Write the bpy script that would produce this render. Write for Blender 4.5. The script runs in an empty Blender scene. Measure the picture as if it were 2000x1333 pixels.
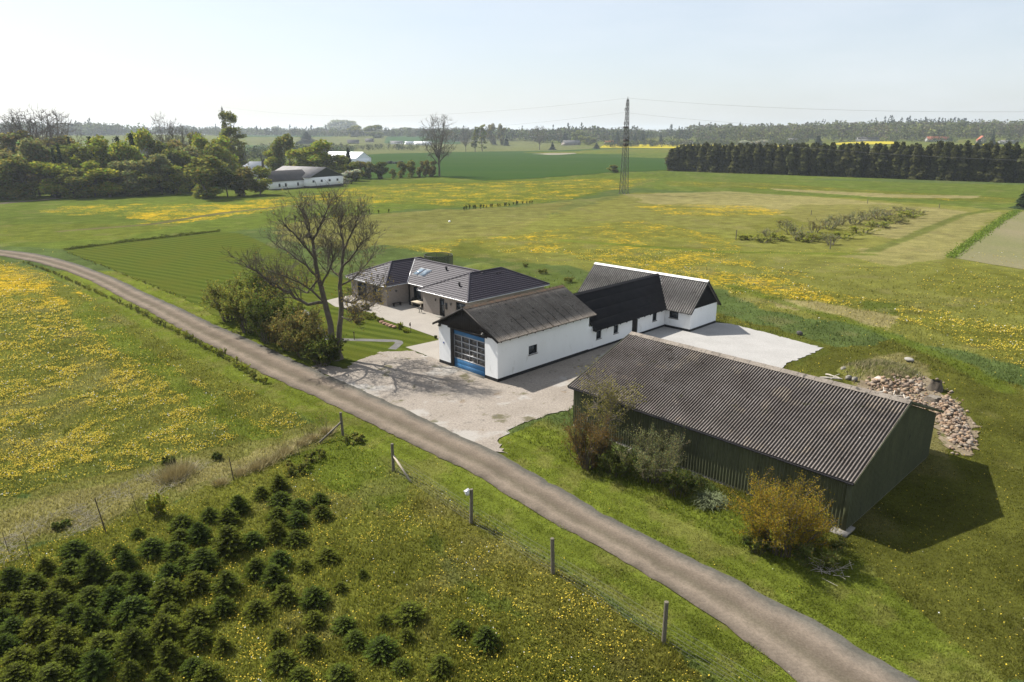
import bpy, math, random
import numpy as np
R = math.radians
scene = bpy.context.scene
COL = scene.collection

# ------------------------------------------------------------------ camera, sky, sun, exposure
CAM_H = 20.0
F_PX, CX, CY, HY = 1360.5, 1000.0, 666.5, 262.4
PITCH = math.atan((CY - HY) / F_PX)
cam_data = bpy.data.cameras.new('camera')
cam_data.sensor_width = 36.0
cam_data.lens = 36.0 * F_PX / 2000.0
cam_data.clip_start = 0.5
cam_data.clip_end = 20000
cam = bpy.data.objects.new('camera', cam_data)
COL.objects.link(cam)
cam.location = (0, 0, CAM_H)
cam.rotation_euler = (math.pi / 2 - PITCH, 0, 0)
scene.camera = cam

SUN_AZ, SUN_EL = 146.0, 47.0          # direction towards the sun, degrees from +X, and elevation
SUN_POWER, SKY_POWER, EXPOSURE = 5.0, 0.077, 0.90
HAZE_DENSITY = 0.00012
world = bpy.data.worlds.new('World')
scene.world = world
world.use_nodes = True
wn, wl = world.node_tree.nodes, world.node_tree.links
sky = wn.new('ShaderNodeTexSky')
sky.sky_type = 'NISHITA'
sky.sun_disc = False
sky.sun_elevation = R(SUN_EL)
sky.sun_rotation = R(90 - SUN_AZ)
sky.air_density = 1.0
sky.dust_density = 1.5
sky.ozone_density = 1.5
tc = wn.new('ShaderNodeTexCoord')
mp = wn.new('ShaderNodeMapping')
mp.inputs['Scale'].default_value = (1.0, 1.4, 5.0)
nz = wn.new('ShaderNodeTexNoise')
nz.inputs['Scale'].default_value = 1.7
nz.inputs['Detail'].default_value = 9
nz.inputs['Roughness'].default_value = 0.62
rp = wn.new('ShaderNodeValToRGB')
rp.color_ramp.elements[0].position = 0.44
rp.color_ramp.elements[0].color = (0.48, 0.48, 0.48, 1)
rp.color_ramp.elements[1].position = 0.74
rp.color_ramp.elements[1].color = (0.72, 0.72, 0.72, 1)
mx = wn.new('ShaderNodeMix')
mx.data_type = 'RGBA'
mx.inputs[7].default_value = (6.4, 6.75, 7.2, 1)     # thin veil of high cloud
wl.new(tc.outputs['Generated'], mp.inputs['Vector'])
wl.new(mp.outputs['Vector'], nz.inputs['Vector'])
wl.new(nz.outputs['Fac'], rp.inputs['Fac'])
wl.new(rp.outputs['Color'], mx.inputs[0])
wl.new(sky.outputs['Color'], mx.inputs[6])
bg = wn['Background']
wl.new(mx.outputs[2], bg.inputs['Color'])
bg.inputs['Strength'].default_value = SKY_POWER

sun_data = bpy.data.lights.new('sun', 'SUN')
sun_data.energy = SUN_POWER
sun_data.angle = R(0.55)
sun_data.color = (1.0, 0.955, 0.88)
sun = bpy.data.objects.new('sun', sun_data)
COL.objects.link(sun)
sun.rotation_euler = (R(90 - SUN_EL), 0, R(SUN_AZ + 90))
sun.location = (-40, 40, 80)
vs = scene.view_settings
vs.view_transform = 'Standard'
vs.look = 'None'
vs.exposure = EXPOSURE
vs.gamma = 1
vs.use_curve_mapping = False
scene.cycles.max_bounces = 6
scene.cycles.diffuse_bounces = 3
scene.cycles.glossy_bounces = 2
scene.cycles.transparent_max_bounces = 8
scene.cycles.volume_bounces = 1

# ------------------------------------------------------------------ numbers: noise, terrain, pixel -> place
def smooth(a, b, x):
    t = np.clip((np.asarray(x, float) - a) / (b - a), 0, 1)
    return t * t * (3 - 2 * t)

def _hash(ix, iy, seed):
    n = (ix.astype(np.int64) * 374761393 + iy.astype(np.int64) * 668265263 + seed * 1442695041) & 0x7fffffff
    n = ((n ^ (n >> 13)) * 1274126177) & 0x7fffffff
    return ((n ^ (n >> 16)) & 0xffff) / 65535.0

def vnoise(x, y, seed=0):
    x = np.asarray(x, float); y = np.asarray(y, float)
    ix = np.floor(x); iy = np.floor(y)
    fx = x - ix; fy = y - iy
    fx = fx * fx * (3 - 2 * fx); fy = fy * fy * (3 - 2 * fy)
    a = _hash(ix, iy, seed); b = _hash(ix + 1, iy, seed)
    c = _hash(ix, iy + 1, seed); d = _hash(ix + 1, iy + 1, seed)
    return (a * (1 - fx) + b * fx) * (1 - fy) + (c * (1 - fx) + d * fx) * fy

def fbm(x, y, seed=0, octaves=4):
    s = 0; a = 0.5; t = 0
    for k in range(octaves):
        s = s + a * vnoise(x * 2 ** k + 17.3 * k, y * 2 ** k - 9.1 * k, seed + k)
        t += a; a *= 0.55
    return s / t

def height(x, y):
    x = np.asarray(x, float); y = np.asarray(y, float)
    r = np.hypot(x, y)
    t = x / np.maximum(y, 1.0)
    top = 15 + 9 * smooth(0.1, 0.6, t) + 3 * smooth(0.2, 0.6, -t) + 7 * (fbm(x / 700, y / 700, 5, 2) - 0.5)
    h = smooth(850, 1750, r) * top
    return h + smooth(350, 600, r) * 1.2 * (fbm(x / 160, y / 160, 8, 2) - 0.5)

_c, _s = math.cos(PITCH), math.sin(PITCH)
def ray(px, py):
    u = (px - CX) / F_PX; v = (py - CY) / F_PX
    return np.array([u, _c - v * _s, -_s - v * _c])

def at(px, py, z=0.0):
    """the spot on level ground (or at height z) seen at that spot of the 2000 px photograph"""
    d = ray(px, py); t = (z - CAM_H) / d[2]
    return np.array([d[0] * t, d[1] * t, z])

def far(px, py):
    """the same on the rolling far ground"""
    d = ray(px, py)
    ts = np.geomspace(100, 6000, 1500)
    hz = height(d[0] * ts, d[1] * ts)
    k = np.argmax(CAM_H + d[2] * ts < hz)
    t = ts[k] if k else 2600.0
    return np.array([d[0] * t, d[1] * t, float(height(d[0] * t, d[1] * t))])

def rise(px, dist, py):
    """height above ground of something at distance dist seen at pixel row py"""
    d = ray(px, py)
    return CAM_H + d[2] * dist / d[1]

def inside(poly, x, y):
    poly = np.asarray(poly, float)
    res = np.zeros(np.shape(x), bool)
    n = len(poly); j = n - 1
    for i in range(n):
        xi, yi = poly[i][:2]; xj, yj = poly[j][:2]
        hit = ((yi > y) != (yj > y)) & (x < (xj - xi) * (y - yi) / (yj - yi + 1e-12) + xi)
        res ^= hit; j = i
    return res

def line_dist(pts, x, y):
    best = np.full(np.shape(x), 1e9)
    for a, b in zip(pts[:-1], pts[1:]):
        ax, ay = a[:2]; bx, by = b[:2]
        t = np.clip(((x - ax) * (bx - ax) + (y - ay) * (by - ay)) / ((bx - ax) ** 2 + (by - ay) ** 2 + 1e-9), 0, 1)
        best = np.minimum(best, np.hypot(x - ax - t * (bx - ax), y - ay - t * (by - ay)))
    return best

# ------------------------------------------------------------------ mesh helpers
def norm(v):
    v = np.asarray(v, float)
    return v / (np.linalg.norm(v) + 1e-12)

class MB:
    """collects geometry; build() links it as one mesh object"""
    def __init__(self):
        self.V = []; self.F = []; self.C = []; self.n = 0
    def add(self, V, F, col=None):
        V = np.asarray(V, float).reshape(-1, 3); F = np.asarray(F, np.int64)
        self.V.append(V); self.F.append(F + self.n); self.n += len(V)
        if col is not None:
            c = np.broadcast_to(np.asarray(col, float), (len(V), 3))
        else:
            c = np.ones((len(V), 3))
        self.C.append(c)
        return self
    def box(self, a, b, col=None):
        x0, y0, z0 = np.minimum(a, b); x1, y1, z1 = np.maximum(a, b)
        V = [(x0,y0,z0),(x1,y0,z0),(x1,y1,z0),(x0,y1,z0),(x0,y0,z1),(x1,y0,z1),(x1,y1,z1),(x0,y1,z1)]
        return self.add(V, [(0,3,2,1),(4,5,6,7),(0,1,5,4),(1,2,6,5),(2,3,7,6),(3,0,4,7)], col)
    def bar(self, p0, p1, w, h, up=(0,0,1), col=None):
        p0 = np.asarray(p0, float); p1 = np.asarray(p1, float)
        d = norm(p1 - p0); s = np.cross(d, up)
        if np.linalg.norm(s) < 1e-6: s = np.cross(d, (1,0,0))
        s = norm(s) * w / 2; t = norm(np.cross(s, d)) * h / 2
        V = [p0-s-t, p0+s-t, p0+s+t, p0-s+t, p1-s-t, p1+s-t, p1+s+t, p1-s+t]
        return self.add(V, [(0,1,2,3),(7,6,5,4),(0,4,5,1),(1,5,6,2),(2,6,7,3),(3,7,4,0)], col)
    def tubes(self, segs, sides=5, col=None):
        S = np.asarray(segs, float)
        if not len(S): return self
        p0, p1, r0, r1 = S[:, :3], S[:, 3:6], S[:, 6], S[:, 7]
        d = p1 - p0; d = d / (np.linalg.norm(d, axis=1, keepdims=True) + 1e-9)
        ref = np.where(np.abs(d[:, 2:3]) > 0.9, np.array([[1., 0, 0]]), np.array([[0, 0, 1.]]))
        a = np.cross(d, ref); a /= np.linalg.norm(a, axis=1, keepdims=True) + 1e-9
        b = np.cross(d, a)
        ang = np.arange(sides) * 2 * np.pi / sides
        ring = a[:, None] * np.cos(ang)[None, :, None] + b[:, None] * np.sin(ang)[None, :, None]
        V = np.concatenate([p0[:, None] + ring * r0[:, None, None], p1[:, None] + ring * r1[:, None, None]], 1)
        n = len(S); k = np.arange(sides); k2 = (k + 1) % sides
        F = np.stack([k, k2, k2 + sides, k + sides], 1)[None] + (np.arange(n) * 2 * sides)[:, None, None]
        return self.add(V.reshape(-1, 3), F.reshape(-1, 4), col)
    def rod(self, p0, p1, r0, r1=None, sides=10, col=None):
        r1 = r0 if r1 is None else r1
        self.tubes([list(p0) + list(p1) + [r0, r1]], sides, col)
        V = self.V[-1]; m = self.n
        self.add(V[sides:], [list(range(sides))[::-1]] if sides <= 4 else [[0, i + 1, i] for i in range(1, sides - 1)], col)
        return self
    def quads(self, c, size, rng, flat=0.0, col=None, aspect=1.0):
        """leaf-sized quads, randomly turned"""
        n = len(c); size = np.broadcast_to(size, (n,))
        nr = rng.normal(size=(n, 3)); nr[:, 2] += flat * 2
        nr /= np.linalg.norm(nr, axis=1, keepdims=True) + 1e-9
        a = np.cross(nr, rng.normal(size=(n, 3))); a /= np.linalg.norm(a, axis=1, keepdims=True) + 1e-9
        b = np.cross(nr, a)
        a = a * size[:, None] * 0.5; b = b * size[:, None] * 0.5 * aspect
        bend = nr * size[:, None] * 0.12
        V = np.stack([c - a, c - b * 0.9 + bend, c + a, c + b * 0.9 + bend], 1).reshape(-1, 3)
        F = np.arange(n * 4).reshape(-1, 4)
        cc = None if col is None else np.repeat(np.asarray(col, float), 4, 0)
        return self.add(V, F, cc)
    def build(self, name, mat, parent=None, smooth=False, colors=False):
        me = bpy.data.meshes.new(name)
        V = np.concatenate(self.V); me.vertices.add(len(V)); me.vertices.foreach_set('co', V.ravel())
        loops = np.concatenate([f.ravel() for f in self.F])
        sizes = np.concatenate([np.full(len(f), f.shape[1]) for f in self.F])
        starts = np.concatenate([[0], np.cumsum(sizes)[:-1]])
        me.loops.add(len(loops)); me.loops.foreach_set('vertex_index', loops.astype(np.int32))
        me.polygons.add(len(sizes)); me.polygons.foreach_set('loop_start', starts.astype(np.int32))
        me.polygons.foreach_set('loop_total', sizes.astype(np.int32))
        if smooth: me.polygons.foreach_set('use_smooth', np.ones(len(sizes), bool))
        if colors:
            at_ = me.attributes.new('col', 'FLOAT_COLOR', 'POINT')
            C = np.concatenate(self.C); at_.data.foreach_set('color', np.concatenate([C, np.ones((len(C), 1))], 1).astype(np.float32).ravel())
        me.update(calc_edges=True); me.validate()
        me.materials.append(mat)
        o = bpy.data.objects.new(name, me); COL.objects.link(o)
        if parent is not None: o.parent = parent
        return o

def tag(o, label=None, cat=None, group=None, kind=None):
    if label: o['label'] = label
    if cat: o['category'] = cat
    if group: o['group'] = group
    if kind: o['kind'] = kind
    return o

def thing(name, label, cat, loc=(0, 0, 0), rotz=0.0, group=None):
    o = bpy.data.objects.new(name, None); COL.objects.link(o)
    o.empty_display_size = 0.3
    o.location = loc; o.rotation_euler = (0, 0, rotz)
    return tag(o, label, cat, group)

def copy_tree(o, parent=None):
    c = o.copy(); COL.objects.link(c)
    if parent is not None: c.parent = parent
    for ch in list(o.children): copy_tree(ch, c)
    return c

# ------------------------------------------------------------------ materials
def nodes_of(name):
    m = bpy.data.materials.new(name); m.use_nodes = True
    return m, m.node_tree.nodes, m.node_tree.links, m.node_tree.nodes['Principled BSDF']

def N(nt, kind, **kw):
    n = nt.new(kind)
    for k, v in kw.items():
        if k in n.inputs: n.inputs[k].default_value = v
        else: setattr(n, k, v)
    return n

def mixrgb(n, l, fac, a, b, blend='MIX'):
    m = n.new('ShaderNodeMix'); m.data_type = 'RGBA'; m.blend_type = blend
    for sock, v in ((m.inputs[0], fac), (m.inputs[6], a), (m.inputs[7], b)):
        if isinstance(v, (int, float)): sock.default_value = v
        elif isinstance(v, tuple): sock.default_value = (*v, 1) if len(v) == 3 else v
        else: l.new(v, sock)
    return m.outputs[2]

def ramp(n, l, fac, p0, p1, c0=0.0, c1=1.0):
    r = n.new('ShaderNodeMapRange'); r.clamp = True
    r.inputs[1].default_value = p0; r.inputs[2].default_value = p1
    r.inputs[3].default_value = c0; r.inputs[4].default_value = c1
    l.new(fac, r.inputs[0]); return r.outputs[0]

def coords(n, l, scale=(1, 1, 1), world=False):
    if world:
        g = n.new('ShaderNodeNewGeometry'); src = g.outputs['Position']
    else:
        t = n.new('ShaderNodeTexCoord'); src = t.outputs['Object']
    m = n.new('ShaderNodeMapping'); m.inputs['Scale'].default_value = scale
    l.new(src, m.inputs['Vector']); return m.outputs['Vector']

def noise(n, l, vec, scale, detail=4, rough=0.55):
    t = N(n, 'ShaderNodeTexNoise', Scale=scale, Detail=detail, Roughness=rough)
    l.new(vec, t.inputs['Vector']); return t.outputs['Fac']

def surf(name, c1, c2=None, scale=1.5, rough=0.8, bump=0.0, bump_scale=20, fine=0.25, fine_scale=30, spots=None, world=False, metal=0.0, spec=0.3, stretch=(1,1,1), tint=False):
    """weathered matte surface: two tones in broad patches, fine grain, optional spots ((colour), scale, threshold)"""
    m, n, l, b = nodes_of(name)
    v = coords(n, l, stretch, world)
    c2 = c2 or tuple(x * 0.8 for x in c1)
    col = mixrgb(n, l, ramp(n, l, noise(n, l, v, scale, 5), 0.32, 0.68), c1, c2)
    if fine:
        g = ramp(n, l, noise(n, l, v, fine_scale, 3, 0.7), 0.3, 0.7, 1 - fine, 1 + fine)
        cm = n.new('ShaderNodeCombineColor')
        for i in range(3): l.new(g, cm.inputs[i])
        col = mixrgb(n, l, 1.0, col, cm.outputs[0], 'MULTIPLY')
    for sp in (spots or []):
        f = ramp(n, l, noise(n, l, v, sp[1], 4, 0.65), sp[2], sp[2] + 0.06, 0, sp[3] if len(sp) > 3 else 1)
        col = mixrgb(n, l, f, col, sp[0])
    if tint:
        ta = N(n, 'ShaderNodeAttribute', attribute_name='col'); col = mixrgb(n, l, 1.0, col, ta.outputs['Color'], 'MULTIPLY')
    l.new(col, b.inputs['Base Color'])
    b.inputs['Roughness'].default_value = rough
    b.inputs['Metallic'].default_value = metal
    b.inputs['Specular IOR Level'].default_value = 0.0 if world else spec
    if bump:
        bp = N(n, 'ShaderNodeBump', Strength=bump, Distance=0.03)
        l.new(noise(n, l, v, bump_scale, 4, 0.7), bp.inputs['Height']); l.new(bp.outputs[0], b.inputs['Normal'])
    return m

def leafmat(name, c, c2, translucent=0.5, vary=0.18, warm=(1.0, 1.0, 0.62)):
    """foliage: tint from the mesh's own per-leaf colour and a little per plant"""
    m = bpy.data.materials.new(name); m.use_nodes = True
    n, l = m.node_tree.nodes, m.node_tree.links; n.clear()
    out = n.new('ShaderNodeOutputMaterial')
    a = N(n, 'ShaderNodeAttribute', attribute_name='col')
    oi = n.new('ShaderNodeObjectInfo')
    base = mixrgb(n, l, oi.outputs['Random'], c, c2)
    col = mixrgb(n, l, 1.0, base, a.outputs['Color'], 'MULTIPLY')
    d = n.new('ShaderNodeBsdfDiffuse'); t = n.new('ShaderNodeBsdfTranslucent')
    l.new(col, d.inputs['Color'])
    tcol = mixrgb(n, l, 1.0, col, warm, 'MULTIPLY'); l.new(tcol, t.inputs['Color'])
    mx_ = n.new('ShaderNodeMixShader'); mx_.inputs[0].default_value = translucent
    l.new(d.outputs[0], mx_.inputs[1]); l.new(t.outputs[0], mx_.inputs[2]); l.new(mx_.outputs[0], out.inputs[0])
    return m

def glassmat(name, c=(0.02, 0.025, 0.03), rough=0.06):
    m, n, l, b = nodes_of(name)
    v = coords(n, l)
    col = mixrgb(n, l, ramp(n, l, noise(n, l, v, 1.1, 2), 0.4, 0.6), c, tuple(x * 1.8 for x in c))
    l.new(col, b.inputs['Base Color'])
    b.inputs['Roughness'].default_value = rough; b.inputs['Specular IOR Level'].default_value = 0.6
    return m

M = {}
M['white_wall'] = surf('whitewashed_render', (0.84, 0.84, 0.83), (0.79, 0.79, 0.775), 0.6, 0.85, 0.25, 25, 0.03, 18, spots=[((0.60, 0.585, 0.55), .9, .63, .5), ((0.68, 0.67, 0.64), 2.2, .62, .5)], stretch=(1, 1, .45))
M['black_plinth'] = surf('black_tar_plinth', (0.012, 0.012, 0.013), None, 2, 0.6, 0.2, 20)
M['black_wood'] = surf('black_stained_wood', (0.022, 0.017, 0.014), (0.012, 0.010, 0.009), 3, 0.65, 0.2, 30, 0.3, 12, stretch=(6, 6, 0.6))
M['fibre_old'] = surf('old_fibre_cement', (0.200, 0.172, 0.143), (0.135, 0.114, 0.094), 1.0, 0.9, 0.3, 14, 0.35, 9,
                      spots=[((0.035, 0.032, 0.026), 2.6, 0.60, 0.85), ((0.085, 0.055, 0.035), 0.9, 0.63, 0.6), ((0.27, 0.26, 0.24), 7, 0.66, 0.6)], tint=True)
M['rust_moss'] = surf('rusty_moss', (0.10, 0.058, 0.034), (0.05, 0.042, 0.03), 2, 0.95, 0.5, 14, 0.4, 14)
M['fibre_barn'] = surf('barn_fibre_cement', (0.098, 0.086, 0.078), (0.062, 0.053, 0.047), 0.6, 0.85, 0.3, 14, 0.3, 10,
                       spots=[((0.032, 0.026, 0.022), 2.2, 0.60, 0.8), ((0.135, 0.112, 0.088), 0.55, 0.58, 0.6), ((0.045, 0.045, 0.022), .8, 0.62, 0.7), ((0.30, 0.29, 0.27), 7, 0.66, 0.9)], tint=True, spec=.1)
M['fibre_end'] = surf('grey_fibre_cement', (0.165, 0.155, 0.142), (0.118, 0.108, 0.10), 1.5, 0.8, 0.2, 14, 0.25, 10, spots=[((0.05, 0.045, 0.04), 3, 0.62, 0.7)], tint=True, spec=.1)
M['ridge_white'] = surf('pale_ridge_cap', (0.68, 0.66, 0.63), (0.52, 0.50, 0.47), 2, 0.7)
M['zinc'] = surf('zinc_sheet', (0.60, 0.60, 0.61), (0.48, 0.48, 0.49), 2, 0.35, 0, 1, 0.05, 10, metal=0.5)
M['felt'] = surf('black_roof_felt', (0.013, 0.013, 0.015), (0.019, 0.018, 0.019), 1.2, 0.8, 0.3, 25, 0.25, 20, spec=.08)
M['tile'] = surf('black_glazed_tile', (0.030, 0.023, 0.031), (0.022, 0.017, 0.025), 1.5, 0.5, 0.05, 20, 0.2, 14, spec=0.28)
M['green_sheet'] = surf('dark_green_cladding', (0.070, 0.076, 0.036), (0.050, 0.054, 0.026), 0.9, 0.7, 0.1, 20, 0.2, 8, spots=[((0.025, 0.028, 0.018), 1.6, 0.64, 0.7)], stretch=(1, 1, 0.35))
M['concrete'] = surf('bare_concrete', (0.22, 0.205, 0.18), (0.15, 0.14, 0.12), 2, 0.9, 0.3, 20, 0.2, 25, spots=[((0.12, 0.12, 0.08), 3, 0.62, 0.7)])
M['blue'] = surf('blue_door_paint', (0.045, 0.17, 0.34), (0.04, 0.14, 0.29), 1.2, 0.45, 0.05, 10, 0.12, 8, stretch=(1, 1, 8))
M['alu'] = surf('grey_aluminium', (0.42, 0.42, 0.43), None, 3, 0.4, 0, 1, 0.06, 10, metal=0.3)
M['glass'] = glassmat('dark_window_glass')
M['glass_garage'] = glassmat('dusty_door_glass', (0.035, 0.032, 0.03), 0.15)
M['glass_sky'] = glassmat('skylight_glass', (0.10, 0.13, 0.16), 0.05)
M['black_frame'] = surf('black_window_frame', (0.018, 0.018, 0.02), None, 3, 0.45)
M['brick'] = None
M['white_paint'] = surf('white_paint', (0.78, 0.78, 0.77), None, 2, 0.6, 0, 1, 0.05)
M['pale_wood'] = surf('greyed_wood', (0.40, 0.34, 0.25), (0.30, 0.26, 0.20), 4, 0.8, 0.2, 25, 0.2, 12, stretch=(1, 8, 8))
M['post'] = surf('weathered_post', (0.16, 0.135, 0.10), (0.105, 0.095, 0.07), 3, 0.9, 0.4, 25, 0.35, 14, stretch=(4, 4, 0.6))
M['iron'] = surf('rusty_iron', (0.07, 0.045, 0.03), (0.035, 0.028, 0.022), 6, 0.8)
M['galv'] = surf('galvanised_steel', (0.10, 0.096, 0.09), (0.07, 0.066, 0.06), 2, 0.6, 0, 1, 0.15, 5, metal=0.35)
M['wire'] = surf('grey_wire', (0.20, 0.20, 0.20), None, 2, 0.5, metal=0.4)
M['dark_fabric'] = surf('dark_mesh', (0.02, 0.022, 0.022), None, 3, 0.8)
M['bark'] = surf('grey_brown_bark', (0.115, 0.095, 0.072), (0.066, 0.055, 0.042), 2.5, 0.9, 0.6, 12, 0.35, 10, stretch=(3, 3, 0.7))
M['bark_pale'] = surf('pale_bark', (0.20, 0.175, 0.14), (0.12, 0.10, 0.08), 2.5, 0.9, 0.4, 12, 0.3, 10, stretch=(3, 3, 0.7))
M['dead_wood'] = surf('bleached_dead_wood', (0.46, 0.42, 0.36), (0.30, 0.26, 0.21), 3, 0.9, 0.5, 12, 0.3, 10)
M['stone'] = None
M['straw'] = None

def colormat(name, rough=0.9, fine=0.2, fine_scale=8, bump=0.4, world=True, mul=1.0):
    """matte surface whose tint comes from the mesh's own colour attribute, with fine grain"""
    m, n, l, b = nodes_of(name)
    a = N(n, 'ShaderNodeAttribute', attribute_name='col')
    v = coords(n, l, (1, 1, 1), world)
    g = ramp(n, l, noise(n, l, v, fine_scale, 4, 0.7), 0.3, 0.7, mul * (1 - fine), mul * (1 + fine))
    cm = n.new('ShaderNodeCombineColor')
    for i in range(3): l.new(g, cm.inputs[i])
    l.new(mixrgb(n, l, 1.0, a.outputs['Color'], cm.outputs[0], 'MULTIPLY'), b.inputs['Base Color'])
    b.inputs['Roughness'].default_value = rough; b.inputs['Specular IOR Level'].default_value = 0.15
    if bump:
        bp = N(n, 'ShaderNodeBump', Strength=bump, Distance=0.05)
        l.new(noise(n, l, v, fine_scale, 4, 0.7), bp.inputs['Height']); l.new(bp.outputs[0], b.inputs['Normal'])
    return m
M['stone'] = colormat('field_stone', 0.85, 0.25, 14, 0.5)
M['straw'] = colormat('dry_straw', 0.9, 0.1, 20, 0)
M['bird'] = surf('white_plastic', (0.7, 0.7, 0.68), None, 2, 0.5)
M['far_wall'] = surf('far_pale_wall', (0.42, 0.41, 0.39), None, .5, .8, 0, 1, .1, 2)
M['tent'] = surf('white_tent_sheet', (0.86, 0.87, 0.89), (0.80, 0.81, 0.83), 0.3, 0.5, 0, 1, 0.03, 1)
M['roof_grey'] = surf('far_grey_roof', (0.21, 0.20, 0.20), (0.15, 0.14, 0.13), 0.5, 0.8, 0, 1, 0.15, 2)
M['roof_red'] = surf('far_red_roof', (0.38, 0.10, 0.05), (0.30, 0.09, 0.05), 0.5, 0.8, 0, 1, 0.15, 2)
M['roof_dark'] = surf('far_dark_roof', (0.06, 0.058, 0.06), (0.085, 0.075, 0.07), 0.6, 0.8, 0, 1, 0.2, 2)
M['green_gable'] = surf('black_green_boards', (0.014, 0.022, 0.018), None, 1, 0.7)

def brickmat():
    m, n, l, b = nodes_of('light_grey_brick')
    t = n.new('ShaderNodeTexCoord')
    sx = n.new('ShaderNodeSeparateXYZ'); l.new(t.outputs['Object'], sx.inputs[0])
    ad = N(n, 'ShaderNodeMath', operation='ADD'); l.new(sx.outputs[0], ad.inputs[0]); l.new(sx.outputs[1], ad.inputs[1])
    cb = n.new('ShaderNodeCombineXYZ'); l.new(ad.outputs[0], cb.inputs[0]); l.new(sx.outputs[2], cb.inputs[1])
    br = N(n, 'ShaderNodeTexBrick', Scale=1.0)
    br.inputs['Brick Width'].default_value = 0.24; br.inputs['Row Height'].default_value = 0.067; br.inputs['Mortar Size'].default_value = 0.008
    br.inputs['Color1'].default_value = (0.26, 0.215, 0.18, 1); br.inputs['Color2'].default_value = (0.21, 0.175, 0.147, 1); br.inputs['Mortar'].default_value = (0.24, 0.225, 0.205, 1)
    l.new(cb.outputs[0], br.inputs['Vector']); l.new(br.outputs['Color'], b.inputs['Base Color'])
    b.inputs['Roughness'].default_value = 0.9
    return m
M['brick'] = brickmat()
# ------------------------------------------------------------------ the land
def gp(*pts): return [at(*p)[:2] for p in pts]

ROAD_LOW = gp((-160,478),(-70,489),(0,500),(64,511),(128,529),(179,550),(240,583),(288,607),(352,644),(416,678),(512,729),(576,758),(640,786),(766,850),(930,928),(1067,1014),(1205,1087),(1360,1183),(1565,1333),(1800,1500))
ROAD_UP = gp((-160,468),(-70,478),(0,488),(64,494.5),(112,505),(160,519),(224,543),(288,574),(352,602),(416,633),(480,660),(544,690),(608,719),(732,773),(820,812),(900,852),(964,880),(1097,956),(1196,1014),(1360,1095),(1500,1165),(1640,1240),(1790,1333),(2060,1485))
ROAD_POLY = ROAD_LOW + ROAD_UP[::-1]
YARD = gp((604,715),(640,712),(672,722),(700,704),(745,688),(800,685),(850,700),(920,690),(1000,690),(1140,655),(1250,640),(1260,660),(1240,690),(1160,740),(1112,800),(1060,815),(1005,833),(982,850),(975,866),(990,888),(940,880),(760,800))
WHITE_YARD = gp((1236,652),(1250,640),(1293,625),(1346,636),(1399,630),(1430,634),(1458,641),(1528,659),(1606,680),(1590,690),(1570,698),(1548,705),(1530,716),(1524,730),(1480,790),(1350,740))
TERRACE = gp((636,588),(664,581),(700,575),(760,568),(800,560),(850,560),(940,590),(940,640),(880,690),(861,706),(792,679),(857,665),(851,659),(800,641),(743,622),(722,611),(700,606),(655,600))
LAWN = gp((124,489),(200,479),(300,467),(430,454),(468,456),(500,468),(545,490),(620,528),(700,556),(860,590),(862,662),(800,690),(760,693),(735,700),(700,712),(650,722),(560,690),(500,660),(455,635),(425,622),(400,603),(352,582),(250,538),(180,511))
LAWN_STRIPED = LAWN
BARN_FOOT = gp((1120,800),(1653,1046),(1811,896),(1300,700))
CROP = gp((690,352),(760,348),(839,346),(867,347),(958,353),(1035,350),(1105,345),(1189,338),(1296,334),(1420,336),(1420,292),(1346,291),(1175,292.5),(1070,295),(895,297.5),(748,301),(690,305))
PLOUGH = gp((1858,503),(1905,465),(1985,416),(2060,402),(2300,420),(2500,600),(2200,560),(2000,527),(1930,516))
PATHS = [(gp((655,664),(720,665),(785,667),(766,683)), 0.42), (gp((566,600),(590,607),(608,619),(613,636),(640,664)), 0.42)]

def jitter_in(poly, x, y, j, seed):
    jx = (fbm(x / (j * 2.2 + 1e-3), y / (j * 2.2 + 1e-3), seed, 3) - 0.5) * 2.6 * j
    jy = (fbm(x / (j * 2.2 + 1e-3), y / (j * 2.2 + 1e-3), seed + 50, 3) - 0.5) * 2.6 * j
    return inside(poly, x + jx, y + jy)

OLIVE = np.array((0.0840, 0.0854, 0.0138)); GREEN = np.array((0.0720, 0.0927, 0.0126)); LIME = np.array((0.0883, 0.1070, 0.0155))
DRY = np.array((0.185, 0.158, 0.072)); DULL = np.array((0.1140, 0.1074, 0.0299)); LUSH = np.array((0.060, 0.075, 0.014)); RIGHT = np.array((0.1200, 0.1171, 0.0253))
FIELD = np.array((0.0681, 0.0881, 0.0146)); BROWN = np.array((0.10, 0.08, 0.045)); FAR = np.array((0.055, 0.076, 0.024))
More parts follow.
